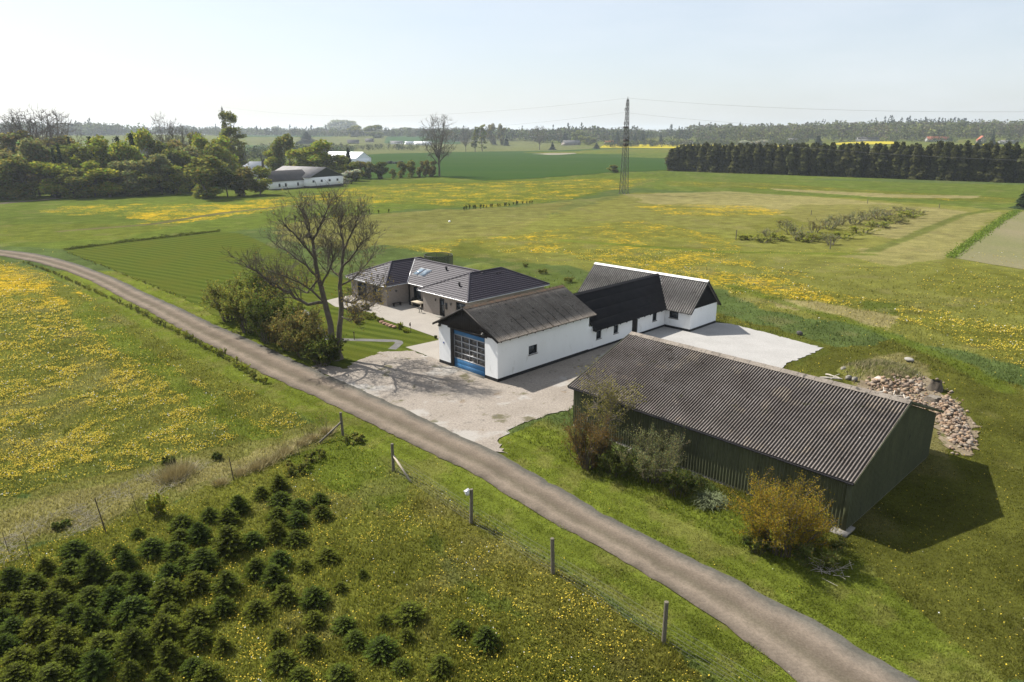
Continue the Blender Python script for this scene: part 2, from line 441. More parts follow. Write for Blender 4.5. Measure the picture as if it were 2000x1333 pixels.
# (outline in the photo, colour, strength, dandelions or None, raggedness in metres)
ZONES = [
    ([(-400,250),(2400,250),(2400,300),(-400,300)], FAR, .9, 0.0, 10),
    ([(-300,300),(2300,300),(2300,350),(-300,350)], FIELD, .8, 0.0, 6),
    ([(480,283),(800,281),(1000,283),(1100,288),(1180,291),(1000,299),(700,303),(480,300)], np.array((0.085,0.092,0.035)), .9, 0, 6),
    # flower meadow and field left of the tree
    ([(-200,392),(320,362),(540,372),(700,352),(1190,338),(1310,340),(1230,362),(1120,390),(980,404),(800,408),(560,440),(430,455),(126,490),(-200,470)], FIELD, .95, .10, 2.5),
    ([(66,412),(140,400),(300,398),(420,398),(560,384),(600,390),(510,414),(420,428),(300,432),(250,424),(120,420)], FIELD, .3, .70, 3.0),
    ([(250,424),(430,404),(520,397),(560,402),(420,428),(300,444)], FIELD, .2, .84, 2.5),
    ([(-100,440),(100,436),(300,440),(380,432),(260,462),(60,476),(-100,470)], OLIVE, .4, .32, 3),
    ([(560,394),(680,366),(800,359),(960,356),(1080,352),(1200,348),(1330,352),(1330,362),(1180,372),(1120,390),(960,404),(860,402),(780,398),(640,400)], OLIVE, .3, .66, 4.0),
    ([(1300,346),(1600,352),(2000,362),(2200,372),(2200,420),(2000,410),(1700,395),(1500,380),(1320,374),(1240,366)], FIELD, .85, .12, 3),
    ([(1300,354),(1480,357),(1700,372),(1990,388),(1980,398),(1720,386),(1480,369),(1300,363)], OLIVE, .55, .50, 2),
    ([(1500,368),(1760,380),(1920,383),(1900,388),(1720,386),(1520,372)], DRY, .8, 0, 1.2),
    # rough olive meadow beyond the houses
    ([(700,470),(1000,440),(1240,376),(1660,386),(1960,410),(2200,420),(2200,720),(1960,700),(1700,640),(1480,600),(1400,560),(1100,520),(900,500)], RIGHT, .8, .12, 3),
    ([(520,440),(640,425),(900,408),(1010,404),(1130,392),(1060,425),(1000,455),(860,470),(700,486),(600,480)], DULL, .8, .05, 3),
    ([(1010,402),(1230,378),(1420,374),(1650,388),(1860,408),(1930,412),(1800,440),(1760,500),(1560,470),(1460,450),(1300,440),(1150,430)], DULL, .5, .25, 3),
    ([(1230,380),(1420,374),(1660,389),(1850,410),(1900,415),(1760,470),(1600,440),(1500,412),(1340,404),(1260,398)], DRY, .55, .06, 3),
    ([(1240,404),(1330,398),(1480,402),(1560,416),(1450,424),(1300,420)], OLIVE, .4, .70, 2.5),
    ([(740,486),(900,470),(1050,452),(1250,430),(1450,470),(1440,520),(1200,505),(1000,490),(900,500)], OLIVE, .4, .62, 3),
    ([(1100,500),(1300,500),(1500,540),(1720,590),(2000,640),(2100,700),(2000,700),(1800,640),(1640,605),(1500,590),(1410,560)], OLIVE, .5, .66, 2.5),
    ([(1440,515),(1560,530),(1600,545),(1480,530)], OLIVE, .4, .75, 1.5),
    ([(1450,560),(1560,565),(1730,585),(1700,600),(1560,590)], OLIVE, .3, .80, 1.5),
    ([(1740,600),(2000,650),(2100,690),(2000,720),(1860,660)], OLIVE, .4, .66, 1.5),
    ([(1560,400),(1800,400),(1790,425),(1640,470),(1440,470),(1480,440)], OLIVE, .5, .30, 2),
    ([(1500,585),(1600,590),(1760,620),(1740,642),(1620,615),(1520,600)], DRY, .85, 0.05, 1.2),
    ([(1690,590),(1770,594),(1750,612),(1680,606)], LUSH, .9, 0, 1.0),
    ([(1640,500),(1720,480),(1880,422),(1960,412),(1900,460),(1850,505),(1760,520)], DRY, .5, 0.03, 1.5),
    ([(1850,505),(1900,515),(2000,535),(2200,560),(2200,700),(2000,620),(1800,560)], OLIVE, .5, .25, 2),
    # mown strip round the buildings and bank towards the stones
    ([(1380,600),(1480,630),(1620,675),(1760,660),(2000,760),(2100,900),(2100,1333),(1700,1333),(1560,1170),(1400,1040),(1400,800)], np.array((0.064,0.061,0.009)), .75, .05, 1.5),
    ([(1399,632),(1500,640),(1620,668),(1610,690),(1560,712),(1420,650)], LUSH, .4, .0, .8),
    ([(1660,735),(1690,700),(1740,690),(1800,700),(1820,740),(1750,760),(1680,760)], DRY, .55, .02, 1.0),
    ([(1720,790),(1840,800),(1870,900),(1800,890)], DRY, .45, .05, 1.0),
    ([(900,470),(1060,520),(1150,560),(1120,580),(980,530),(880,505)], LUSH, .5, .02, 1.2),
    # left dandelion meadow
    ([(-200,500),(0,506),(60,522),(150,560),(250,618),(400,697),(520,768),(590,800),(600,840),(480,875),(300,915),(0,985),(-250,1040)], OLIVE, .6, .74, 1.0),
    ([(-200,520),(0,528),(60,540),(180,610),(330,720),(420,820),(250,900),(0,950),(-200,980)], OLIVE, .3, .86, 2.0),
    ([(100,552),(220,600),(420,700),(610,800),(600,828),(470,780),(300,690),(140,610)], OLIVE, .5, .18, 1.2),
    ([(170,585),(300,690),(460,800),(560,850),(500,868),(400,800),(250,700),(140,615)], GREEN, .7, .26, .8),
    ([(380,740),(560,800),(600,830),(540,850),(420,800)], OLIVE, .2, .55, 1.0),
    # straw strip along the rods
    ([(-200,985),(0,975),(300,912),(560,845),(640,825),(690,855),(620,885),(480,935),(340,975),(200,1030),(0,1090),(-200,1120)], DULL, .75, .04, 1.0),
    ([(-200,1010),(60,985),(270,930),(330,950),(190,1015),(40,1065),(-200,1090)], DRY, .45, .02, .9),
    ([(330,935),(520,875),(600,850),(590,872),(440,930),(340,965)], DRY, .55, .02, .6),
    # fir plantation
    ([(-200,1090),(0,1080),(200,1030),(340,970),(480,930),(620,880),(690,850),(800,910),(940,1010),(1100,1115),(1310,1250),(1480,1400),(-300,1500)], OLIVE * 1.1, .85, .20, .8),
    ([(560,900),(690,850),(800,920),(760,1000),(640,960)], GREEN, .8, .08, .9),
    ([(830,1060),(850,1020),(865,1080),(900,1130),(1010,1180),(1080,1210),(1060,1225),(960,1190),(870,1140)], LUSH, .8, .05, .5),
    ([(800,960),(900,1000),(1050,1100),(1230,1210),(1380,1333),(1150,1300),(960,1160),(820,1030)], np.array((0.105,0.096,0.022)), .45, .20, .8),
]
ZG = [([at(*p)[:2] for p in z[0]],) + z[1:] for z in ZONES]
TRACKS = [(gp((1700,492),(1760,470),(1880,420),(1950,408)), 1.1, LUSH), (gp((1430,560),(1560,600),(1700,640),(1850,700),(1960,760)), 0.9, GREEN),
          (gp((1100,470),(1400,492),(1700,497)), 1.0, GREEN), (gp((120,452),(300,438),(430,417),(540,405),(620,398)), 1.2, BROWN * 0.9)]

def land(x, y):
    """albedo and dandelion density of the open ground"""
    x = np.asarray(x, float); y = np.asarray(y, float)
    n1 = fbm(x / 9, y / 9, 1); n2 = fbm(x / 2.2, y / 2.2, 2); n3 = fbm(x / 34, y / 34, 3)
    col = OLIVE + (GREEN - OLIVE) * smooth(.35, .65, n1)[:, None]
    dand = np.full(x.shape, .06)
    for k, (poly, c, w, d, j) in enumerate(ZG):
        m = jitter_in(poly, x, y, j, 100 + 3 * k)
        if not m.any(): continue
        ww = (m * w)[:, None]
        col = col * (1 - ww) + c * ww
        if d is not None: dand = np.where(m, d, dand)
    for pts, wd, c in TRACKS:
        dd = line_dist(pts, x, y) + (n2 - .5) * 1.0
        w = (1 - smooth(wd * .6, wd * 1.5, dd)) * .75
        col = col * (1 - w[:, None]) + c * w[:, None]; dand = dand * (1 - w)
    # mown verges of the road and the grass in front of the big shed
    rd = np.minimum(line_dist(ROAD_LOW, x, y), line_dist(ROAD_UP, x, y)) + (n2 - .5) * .7
    side = x + y * 0.75
    verge = np.maximum((1 - smooth(2.3, 3.1, rd)), 0) * (y < 105)
    front = inside(gp((975,860),(1120,790),(1653,1046),(1720,1130),(1960,1333),(1850,1400),(1640,1240),(1360,1095),(1097,956)), x, y)
    verge = np.maximum(verge, front * (1 - smooth(5.0, 7.0, rd)))
    stripes = .9 + .2 * smooth(.4, .6, (np.sin(line_dist(ROAD_LOW, x, y) * 5.2) + 1) / 2 + (n2 - .5) * .5)
    vc = (LIME * .92) * stripes[:, None]
    dryv = smooth(.50, .68, fbm(x / 1.6, y / 1.6, 41))[:, None]
    vc = vc * (1 - dryv * .45) + np.array((0.125, 0.115, 0.036)) * dryv * .45
    col = col * (1 - verge[:, None]) + vc * verge[:, None]; dand = dand * (1 - verge)
    # natural unevenness: tussocks, thin spots, taller dry stems
    col = col * (0.72 + 0.56 * n2)[:, None] * (0.82 + 0.36 * n3)[:, None]
    dryn = smooth(.60, .78, fbm(x / 5, y / 5, 21)) * .30 * (1 - verge)
    col = col * (1 - dryn[:, None]) + DRY * dryn[:, None] * .8
    return np.clip(col, .004, .8), np.clip(dand, 0, 1)

def bare_mask(x, y, ragged=0.0):
    """where no grass grows: road, yards, terrace, buildings"""
    jx = ragged * (fbm(x / .9, y / .9, 71, 3) - .5) * 2.4; jy = ragged * (fbm(x / .9, y / .9, 72, 3) - .5) * 2.4
    m = inside(ROAD_POLY, x + jx, y + jy) | inside(YARD, x + jx, y + jy) | inside(WHITE_YARD, x + jx * .6, y + jy * .6) | inside(TERRACE, x, y) | inside(BARN_FOOT, x, y)
    for pts, wd in PATHS: m |= line_dist(pts, x, y) < wd + .1
    m |= inside(gp((861,706),(971,746),(1150,689),(1400,628),(1300,590),(1000,620)), x, y)
    return m

def ground_sheet():
    rows = np.concatenate([np.linspace(-25, 14, 30), np.geomspace(14.2, 60, 330)[0:], np.geomspace(60.2, 330, 300), np.geomspace(332, 6200, 130)])
    cols = np.linspace(-1, 1, 560)
    cols = np.sign(cols) * (0.86 * np.abs(cols) + 0.5 * np.abs(cols) ** 3)
    Y, T = np.meshgrid(rows, cols, indexing='ij')
    X = T * (np.maximum(Y, 0) * .82 + 34)
    x, y = X.ravel(), Y.ravel()
    z = height(x, y)
    near = 1 - smooth(60, 140, y)
    ok = ~bare_mask(x, y)
    z = z - 0.015 + np.where(ok, near * .10 * (fbm(x / 1.1, y / 1.1, 77, 3) - .62), -0.03)
    V = np.stack([x, y, z], 1)
    nr, nc = X.shape
    i = np.arange(nr - 1)[:, None] * nc + np.arange(nc - 1)[None]
    F = np.stack([i, i + 1, i + nc + 1, i + nc], -1).reshape(-1, 4)
    col, dand = land(x, y)
    mb = MB(); mb.add(V, F, col)
    m, n, l, b = nodes_of('meadow_ground')
    a = N(n, 'ShaderNodeAttribute', attribute_name='col')
    d = N(n, 'ShaderNodeAttribute', attribute_name='dand')
    v = coords(n, l, (1, 1, 1), True)
    f1 = noise(n, l, v, 3.0, 6, 0.7); f2 = noise(n, l, v, 0.35, 5, 0.65); f3 = noise(n, l, v, 14.0, 3, 0.7)
    g = ramp(n, l, f1, .3, .7, .70, 1.30); g2 = ramp(n, l, f2, .3, .7, .78, 1.22); g3 = ramp(n, l, f3, .3, .7, .75, 1.25)
    mm = N(n, 'ShaderNodeMath', operation='MULTIPLY'); l.new(g, mm.inputs[0]); l.new(g2, mm.inputs[1])
    mm2 = N(n, 'ShaderNodeMath', operation='MULTIPLY'); l.new(mm.outputs[0], mm2.inputs[0]); l.new(g3, mm2.inputs[1])
    cm = n.new('ShaderNodeCombineColor')
    for k in range(3): l.new(mm2.outputs[0], cm.inputs[k])
    base = mixrgb(n, l, 1.0, a.outputs['Color'], cm.outputs[0], 'MULTIPLY')
    # flower clumps: patches inside patches, thinned by the density of each meadow
    p1 = noise(n, l, v, 0.11, 6, 0.78); p2 = noise(n, l, v, 1.0, 5, 0.8)
    s = N(n, 'ShaderNodeMath', operation='ADD'); l.new(p1, s.inputs[0]); l.new(p2, s.inputs[1])
    s2 = N(n, 'ShaderNodeMath', operation='MULTIPLY_ADD'); l.new(d.outputs['Fac'], s2.inputs[0]); s2.inputs[1].default_value = 0.46; l.new(s.outputs[0], s2.inputs[2])
    yel = ramp(n, l, s2.outputs[0], 1.32, 1.52, 0, 0.86)
    gate = ramp(n, l, d.outputs['Fac'], .02, .2)
    ym = N(n, 'ShaderNodeMath', operation='MULTIPLY'); l.new(yel, ym.inputs[0]); l.new(gate, ym.inputs[1])
    col_ = mixrgb(n, l, ym.outputs[0], base, (0.42, 0.27, 0.014))
    l.new(col_, b.inputs['Base Color']); b.inputs['Roughness'].default_value = 1.0; b.inputs['Specular IOR Level'].default_value = 0
    bp = N(n, 'ShaderNodeBump', Strength=0.8, Distance=0.12)
    l.new(f1, bp.inputs['Height']); l.new(bp.outputs[0], b.inputs['Normal'])
    o = mb.build('ground', m, None, True, True)
    o.data.attributes.new('dand', 'FLOAT', 'POINT').data.foreach_set('value', (dand * smooth(55, 95, y)).astype(np.float32))
    return tag(o, 'rolling grassland and meadows round the farmstead', 'ground', kind='structure')
ground_sheet()

from mathutils.geometry import tessellate_polygon
def densify(poly, step, jag, seed):
    rng = np.random.default_rng(seed); out = []
    P = [np.asarray(p[:2], float) for p in poly]
    for a, b in zip(P, P[1:] + P[:1]):
        n = max(1, int(np.linalg.norm(b - a) / step))
        for k in range(n):
            out.append(a + (b - a) * k / n + (rng.normal(size=2) * jag if jag else 0))
    return out
def sheet(name, poly, z, mat, label, cat, step=0.35, jag=0.08, seed=1, on_land=False, kind='structure'):
    P = densify(poly, step, jag, seed)
    tris = tessellate_polygon([[(p[0], p[1], 0) for p in P]])
    V = [(p[0], p[1], (float(height(p[0], p[1])) if on_land else 0) + z) for p in P]
    mb = MB(); mb.add(V, np.array(tris)[:, ::-1])
    o = mb.build(name, mat)
    if o.data.polygons[0].normal.z < 0: o.data.flip_normals()
    return tag(o, label, cat, kind=kind)

_a, _b = at(170, 497), at(500, 548)
LAWN_DIR = math.atan2(_b[1] - _a[1], _b[0] - _a[0])
def lawnmat():
    m, n, l, b = nodes_of('striped_lawn')
    v = coords(n, l, (1, 1, 1), True)
    # mower stripes run along the long side of the lawn
    mp_ = n.new('ShaderNodeMapping'); mp_.inputs['Rotation'].default_value = (0, 0, -LAWN_DIR)
    l.new(v, mp_.inputs['Vector'])
    w = N(n, 'ShaderNodeTexWave', Scale=0.20, Distortion=1.0, Detail=2); w.bands_direction = 'Y'; w.inputs['Detail Scale'].default_value = 0.4
    l.new(mp_.outputs[0], w.inputs['Vector'])
    st = ramp(n, l, w.outputs['Fac'], .3, .7)
    col = mixrgb(n, l, st, (0.041, 0.056, 0.0085), (0.064, 0.080, 0.0135))
    col = mixrgb(n, l, ramp(n, l, noise(n, l, v, .18, 4), .42, .65, 0, .7), col, (0.062, 0.069, 0.011))
    g = ramp(n, l, noise(n, l, v, 6, 5, .75), .3, .7, .72, 1.28)
    cm = n.new('ShaderNodeCombineColor')
    for k in range(3): l.new(g, cm.inputs[k])
    l.new(mixrgb(n, l, 1.0, col, cm.outputs[0], 'MULTIPLY'), b.inputs['Base Color'])
    b.inputs['Roughness'].default_value = 1; b.inputs['Specular IOR Level'].default_value = 0
    bp = N(n, 'ShaderNodeBump', Strength=.5, Distance=.05); l.new(noise(n, l, v, 8, 4, .7), bp.inputs['Height']); l.new(bp.outputs[0], b.inputs['Normal'])
    return m
sheet('lawn', LAWN, 0.012, lawnmat(), 'mown lawn with faint mower stripes beside the track', 'lawn', 0.6, 0.12, 2)
gravel = surf('pale_yard_gravel', (0.250, 0.220, 0.188), (0.200, 0.174, 0.146), .22, .95, .5, 9, .26, 7,
              spots=[((0.30, 0.285, 0.262), .21, .56, .7), ((0.075, 0.070, 0.032), .33, .60, .75), ((0.13, 0.088, 0.046), .6, .64, .45), ((0.105, 0.098, 0.09), 1.1, .62, .6), ((0.045, 0.055, 0.014), 1.4, .66, .8)], world=True)
sheet('gravel_yard', YARD, 0.020, gravel, 'stony gravel yard in front of the workshop door', 'yard', .3, .13, 3)
sheet('white_gravel_yard', WHITE_YARD, 0.026, surf('white_gravel', (0.31, 0.30, 0.285), (0.275, 0.266, 0.252), .5, .95, .4, 14, .16, 12, spots=[((0.16, 0.17, 0.11), .5, .69, .5)], world=True),
      'white gravel yard beside the end gable', 'yard', .3, .09, 4)
sheet('terrace', TERRACE, 0.032, surf('terrace_slabs', (0.275, 0.252, 0.22), (0.245, 0.223, 0.195), .5, .9, .1, 12, .08, 10, world=True),
      'pale concrete terrace along the brick bungalow', 'terrace', .6, 0.0, 5)
pathm = surf('grey_path_gravel', (0.138, 0.134, 0.126), (0.11, 0.106, 0.10), 1.5, .95, .3, 20, .2, 18, world=True)
def ribbon(name, pts, w, z, mat, label, cat, seed=1, jag=.04, crown=0.0):
    pts = [np.asarray(p[:2], float) for p in pts]; out = [pts[0]]
    for a, b in zip(pts[:-1], pts[1:]):
        n = max(1, int(np.linalg.norm(b - a) / .6)); out += [a + (b - a) * k / n for k in range(1, n + 1)]
    P = np.array(out)
    for _ in range(2): P[1:-1] = (P[:-2] + 2 * P[1:-1] + P[2:]) / 4
    T = np.gradient(P, axis=0); T /= np.linalg.norm(T, axis=1, keepdims=True) + 1e-9
    Nn = np.stack([-T[:, 1], T[:, 0]], 1); rng = np.random.default_rng(seed)
    a = P + Nn * (w + rng.normal(size=(len(P), 1)) * jag); b = P - Nn * (w + rng.normal(size=(len(P), 1)) * jag)
    V = np.concatenate([np.c_[a, np.full(len(P), z)], np.c_[b, np.full(len(P), z)]]); n = len(P); k = np.arange(n - 1)
    V[:, 2] += height(V[:, 0], V[:, 1])
    mb = MB(); mb.add(V, np.stack([k + n, k + n + 1, k + 1, k], 1)); return tag(mb.build(name, mat), label, cat, kind='structure')
ribbon('path', PATHS[0][0], PATHS[0][1], .024, pathm, 'grey gravel path bending through the lawn by the terrace', 'path')
ribbon('path', PATHS[1][0], PATHS[1][1], .024, pathm, 'grey gravel path curving behind the roadside shrubs', 'path', 2)

def road():
    low = np.array(densify(ROAD_LOW + [ROAD_LOW[-1] + np.array([.01, 0])], .5, 0, 1)); low = low[:np.argmin(np.linalg.norm(low - ROAD_LOW[-1], axis=1)) + 1]
    for _ in range(6): low[1:-1] = (low[:-2] + 2 * low[1:-1] + low[2:]) / 4
    up = np.array(densify(ROAD_UP, .12, 0, 1)); up = up[:np.argmin(np.linalg.norm(up - ROAD_UP[-1], axis=1)) + 1]
    pair = np.array([up[np.argmin(np.linalg.norm(up - p, axis=1))] for p in low])
    for _ in range(10): pair[1:-1] = (pair[:-2] + 2 * pair[1:-1] + pair[2:]) / 4
    rng = np.random.default_rng(6); nx = 17
    e0 = (fbm(np.arange(len(low)) / 2.2, np.zeros(len(low)), 3, 3) - .5) * .07 + rng.normal(size=len(low)) * .012
    e1 = (fbm(np.arange(len(low)) / 2.2, np.ones(len(low)) * 9, 4, 3) - .5) * .07 + rng.normal(size=len(low)) * .012
    t = np.linspace(0, 1, nx)
    tt = (0 + e0)[:, None] * (1 - t) + (1 + e1)[:, None] * t
    P = low[:, None] * (1 - tt[..., None]) + pair[:, None] * tt[..., None]
    prof = .05 + .05 * np.sin(np.pi * t) - .03 * np.exp(-((t - .27) / .10) ** 2) - .03 * np.exp(-((t - .73) / .10) ** 2)
    prof[0] = prof[-1] = .012
    V = np.concatenate([P, np.broadcast_to(prof[None, :, None], (len(low), nx, 1))], -1).reshape(-1, 3)
    i = np.arange(len(low) - 1)[:, None] * nx + np.arange(nx - 1)[None]
    F = np.stack([i, i + nx, i + nx + 1, i + 1], -1).reshape(-1, 4)
    C = np.zeros((len(low), nx, 3)); C[..., 0] = t
    mb = MB(); mb.add(V, F, C.reshape(-1, 3))
    m, n, l, b = nodes_of('gravel_track')
    a = N(n, 'ShaderNodeAttribute', attribute_name='col'); sp = n.new('ShaderNodeSeparateColor'); l.new(a.outputs['Color'], sp.inputs[0])
    v = coords(n, l, (1, 1, 1), True)
    wob = N(n, 'ShaderNodeMath', operation='MULTIPLY_ADD'); l.new(noise(n, l, v, .9, 4), wob.inputs[0]); wob.inputs[1].default_value = .22; l.new(sp.outputs[0], wob.inputs[2])
    cr = n.new('ShaderNodeValToRGB'); l.new(wob.outputs[0], cr.inputs[0])
    stops = [(.08, (0.064, 0.056, 0.041)), (.17, (0.113, 0.093, 0.073)), (.33, (0.168, 0.137, 0.106)), (.50, (0.099, 0.084, 0.061)), (.62, (0.113, 0.092, 0.070)), (.80, (0.166, 0.135, 0.106)), (.97, (0.110, 0.098, 0.080)), (1.0, (0.086, 0.081, 0.068))]
    while len(cr.color_ramp.elements) < len(stops): cr.color_ramp.elements.new(.5)
    for e, (p_, c_) in zip(cr.color_ramp.elements, stops): e.position = p_; e.color = (*c_, 1)
    g = ramp(n, l, noise(n, l, v, 9, 5, .75), .3, .7, .74, 1.26); g2 = ramp(n, l, noise(n, l, v, .5, 4, .6), .3, .7, .86, 1.14)
    mm = N(n, 'ShaderNodeMath', operation='MULTIPLY'); l.new(g, mm.inputs[0]); l.new(g2, mm.inputs[1])
    cm = n.new('ShaderNodeCombineColor')
    for k in range(3): l.new(mm.outputs[0], cm.inputs[k])
    col = mixrgb(n, l, 1.0, cr.outputs[0], cm.outputs[0], 'MULTIPLY')
    col = mixrgb(n, l, ramp(n, l, noise(n, l, v, 1.3, 4, .7), .68, .74, 0, .5), col, (.085, .07, .056))
    l.new(col, b.inputs['Base Color']); b.inputs['Roughness'].default_value = .95; b.inputs['Specular IOR Level'].default_value = 0
    bp = N(n, 'ShaderNodeBump', Strength=.6, Distance=.04); l.new(noise(n, l, v, 9, 5, .75), bp.inputs['Height']); l.new(bp.outputs[0], b.inputs['Normal'])
    tag(mb.build('road', m, None, True, True), 'unpaved gravel track running diagonally past the farm', 'road', kind='structure')
road()
cropm = surf('young_cereal', (0.025, 0.052, 0.0125), (0.031, 0.056, 0.0125), .02, 1, .2, 1, .10, .8, spots=[((0.044, 0.065, 0.022), .012, .58, .5)], world=True, spec=.05, stretch=(.35, 1, 1))
sheet('crop_field', CROP, .10, cropm, 'dark green field of young cereal beyond the flower meadow', 'field', 8, 1.2, 7, True)
sheet('bare_patch', gp((1032,302),(1070,300.5),(1122,300),(1126,301.5),(1090,303.5),(1040,303.5)), .22, surf('bare_sand', (.21, .19, .145), None, .05, 1, 0, 1, .1, .5, world=True), 'pale bare patch in the green field', 'bare patch', 4, 1, 8, True)
sheet('ploughed_field', PLOUGH, .02, surf('tilled_soil', (.160, .140, .084), (.115, .122, .050), .035, 1, .4, 3, .15, 2.5, spots=[((.07, .105, .03), .06, .60, .6)], world=True, stretch=(1, .5, 1)), 'bare tilled field with a first haze of green at its near edge', 'field', 2, .3, 9)
rape = surf('rapeseed_bloom', (.34, .28, .013), (.30, .255, .017), .05, 1, 0, 1, .1, .5, world=True, spec=.05)
def far_sheet(name, pts, mat, label, z=.35, seed=1):
    return sheet(name, [far(*p)[:2] for p in pts], z, mat, label, 'field', 12, 1.0, seed, True)
far_sheet('rapeseed_field', [(1172,289.5),(1350,291),(1560,290),(1560,284.5),(1350,283.5),(1180,283)], rape, 'strip of yellow rapeseed behind the green field', .4)
far_sheet('rapeseed_field', [(1620,284),(1745,283),(1745,277.5),(1690,277.5),(1640,280)], rape, 'yellow rapeseed field below the long white house', .6, 2)
far_sheet('rapeseed_field', [(1890,288),(1960,289),(1950,283),(1900,283)], rape, 'small yellow field below the red roofed houses', .6, 3)
far_sheet('rapeseed_field', [(-60,268),(8,266),(8,257),(-60,257)], rape, 'yellow field at the far left beyond the trees', .6, 4)
greenf = surf('far_winter_wheat', (.030, .064, .023), (.038, .067, .026), .01, 1, 0, 1, .08, .2, world=True, spec=.05)
far_sheet('wheat_field', [(480,268),(650,268),(645,258.5),(480,258.5)], greenf, 'pale green field between the far trees left of the white barns', .5, 5)
far_sheet('wheat_field', [(750,281),(900,282),(890,268),(760,266)], greenf, 'green field behind the bare lone tree', .5, 6)
far_sheet('wheat_field', [(470,300),(560,306),(690,304),(690,288),(480,284)], surf('far_pasture', (.06, .09, .03), (.046, .086, .026), .01, 1, 0, 1, .1, .2, world=True, spec=.05), 'green pasture beyond the white farm', .3, 7)
soil = surf('pale_earth', (.185, .150, .105), (.13, .105, .07), .7, .95, .5, 6, .25, 8, spots=[((.06, .068, .018), .8, .56, .8)], world=True)
sheet('bare_earth', gp((1676, 752), (1690, 730), (1716, 722), (1770, 730), (1818, 742), (1836, 772), (1868, 782), (1896, 818), (1912, 862), (1900, 892), (1862, 884), (1834, 852), (1812, 800), (1760, 790), (1700, 778)), .022, soil, 'pale bare earth under the stone heap', 'earth', .3, .22, 12)
trackm = surf('farm_track', (.12, .10, .08), (.09, .078, .06), .3, .95, .2, 3, .2, 2, world=True)
ribbon('farm_track', gp((-120,402),(0,398),(80,391),(160,383),(230,376),(310,371),(360,376)), 1.7, .03, trackm, 'straight farm track below the belt of trees', 'track', 3, .12)
# ------------------------------------------------------------------ grass, flowers, straw
def scatter(rng, n, y0, y1, power, wide=.80, side=6):
    """random spots, denser towards the viewer"""
    u = rng.random(n)
    y = (y0 ** (1 - power) + u * (y1 ** (1 - power) - y0 ** (1 - power))) ** (1 / (1 - power))
    x = (rng.random(n) * 2 - 1) * (y * wide + side)
    return x, y

def bed(poly, x, y): return inside(poly, x, y)
grass_leaf = leafmat('grass_blades', (1, 1, 1), (1, 1, 1), .45, warm=(1, 1, .8))
def grass():
    rng = np.random.default_rng(11)
    x, y = scatter(rng, 880000, 12, 118, 1.55, 1.05, 12)
    ok = (rng.random(len(x)) > smooth(46, 112, y)) & (rng.random(len(x)) > smooth(.80, 1.05, np.abs(x) / (y + 11))) & ~bare_mask(x, y, .45) & ~inside(LAWN, x, y)
    x, y = x[ok], y[ok]
    rd = np.minimum(line_dist(ROAD_LOW, x, y), line_dist(ROAD_UP, x, y))
    col, dand = land(x, y)
    tuss = smooth(.5, .75, fbm(x / 1.3, y / 1.3, 31)); 
    strip = np.zeros(x.shape)
    for k in (32, 33, 34, 31): pass
    dry = np.clip((col[:, 0] - col[:, 1]) * 14, 0, 1)
    mown = (rd < 2.6) | inside(gp((1400,640),(1660,690),(2000,760),(2000,1333),(1700,1333),(1560,1170)), x, y)
    far_ = smooth(30, 110, y)
    h = (.09 + .10 * rng.random(len(x)) + .14 * tuss + .18 * dry) * np.where(mown, .45, 1) * (1 + .25 * far_)
    w = (.018 + .020 * rng.random(len(x))) * (1 + 1.6 * far_) * np.where(mown, .8, 1)
    ang = rng.random(len(x)) * 2 * np.pi; lean = .35 * rng.normal(size=(len(x), 2)) * h[:, None]
    zz = .10 * (1 - smooth(60, 140, y)) * (fbm(x / 1.1, y / 1.1, 77, 3) - .62) - .02
    p = np.stack([x, y, zz], 1)
    a = np.stack([np.cos(ang) * w, np.sin(ang) * w, 0 * w], 1)
    tip = p + np.stack([lean[:, 0] + .05 * dry, lean[:, 1], h], 1)
    V = np.stack([p - a, p + a, tip], 1).reshape(-1, 3)
    c = col * 1.85 * (.70 + .60 * rng.random(len(x)))[:, None]
    c = c + (rng.random(len(x)) < .05 + .2 * dry)[:, None] * np.array((.08, .065, .025))
    mb = MB(); mb.add(V, np.arange(len(V)).reshape(-1, 3), np.repeat(c, 3, 0))
    tag(mb.build('grass', grass_leaf, None, False, True), 'rough grass blades over the meadow and verges', 'grass', kind='stuff')
grass()

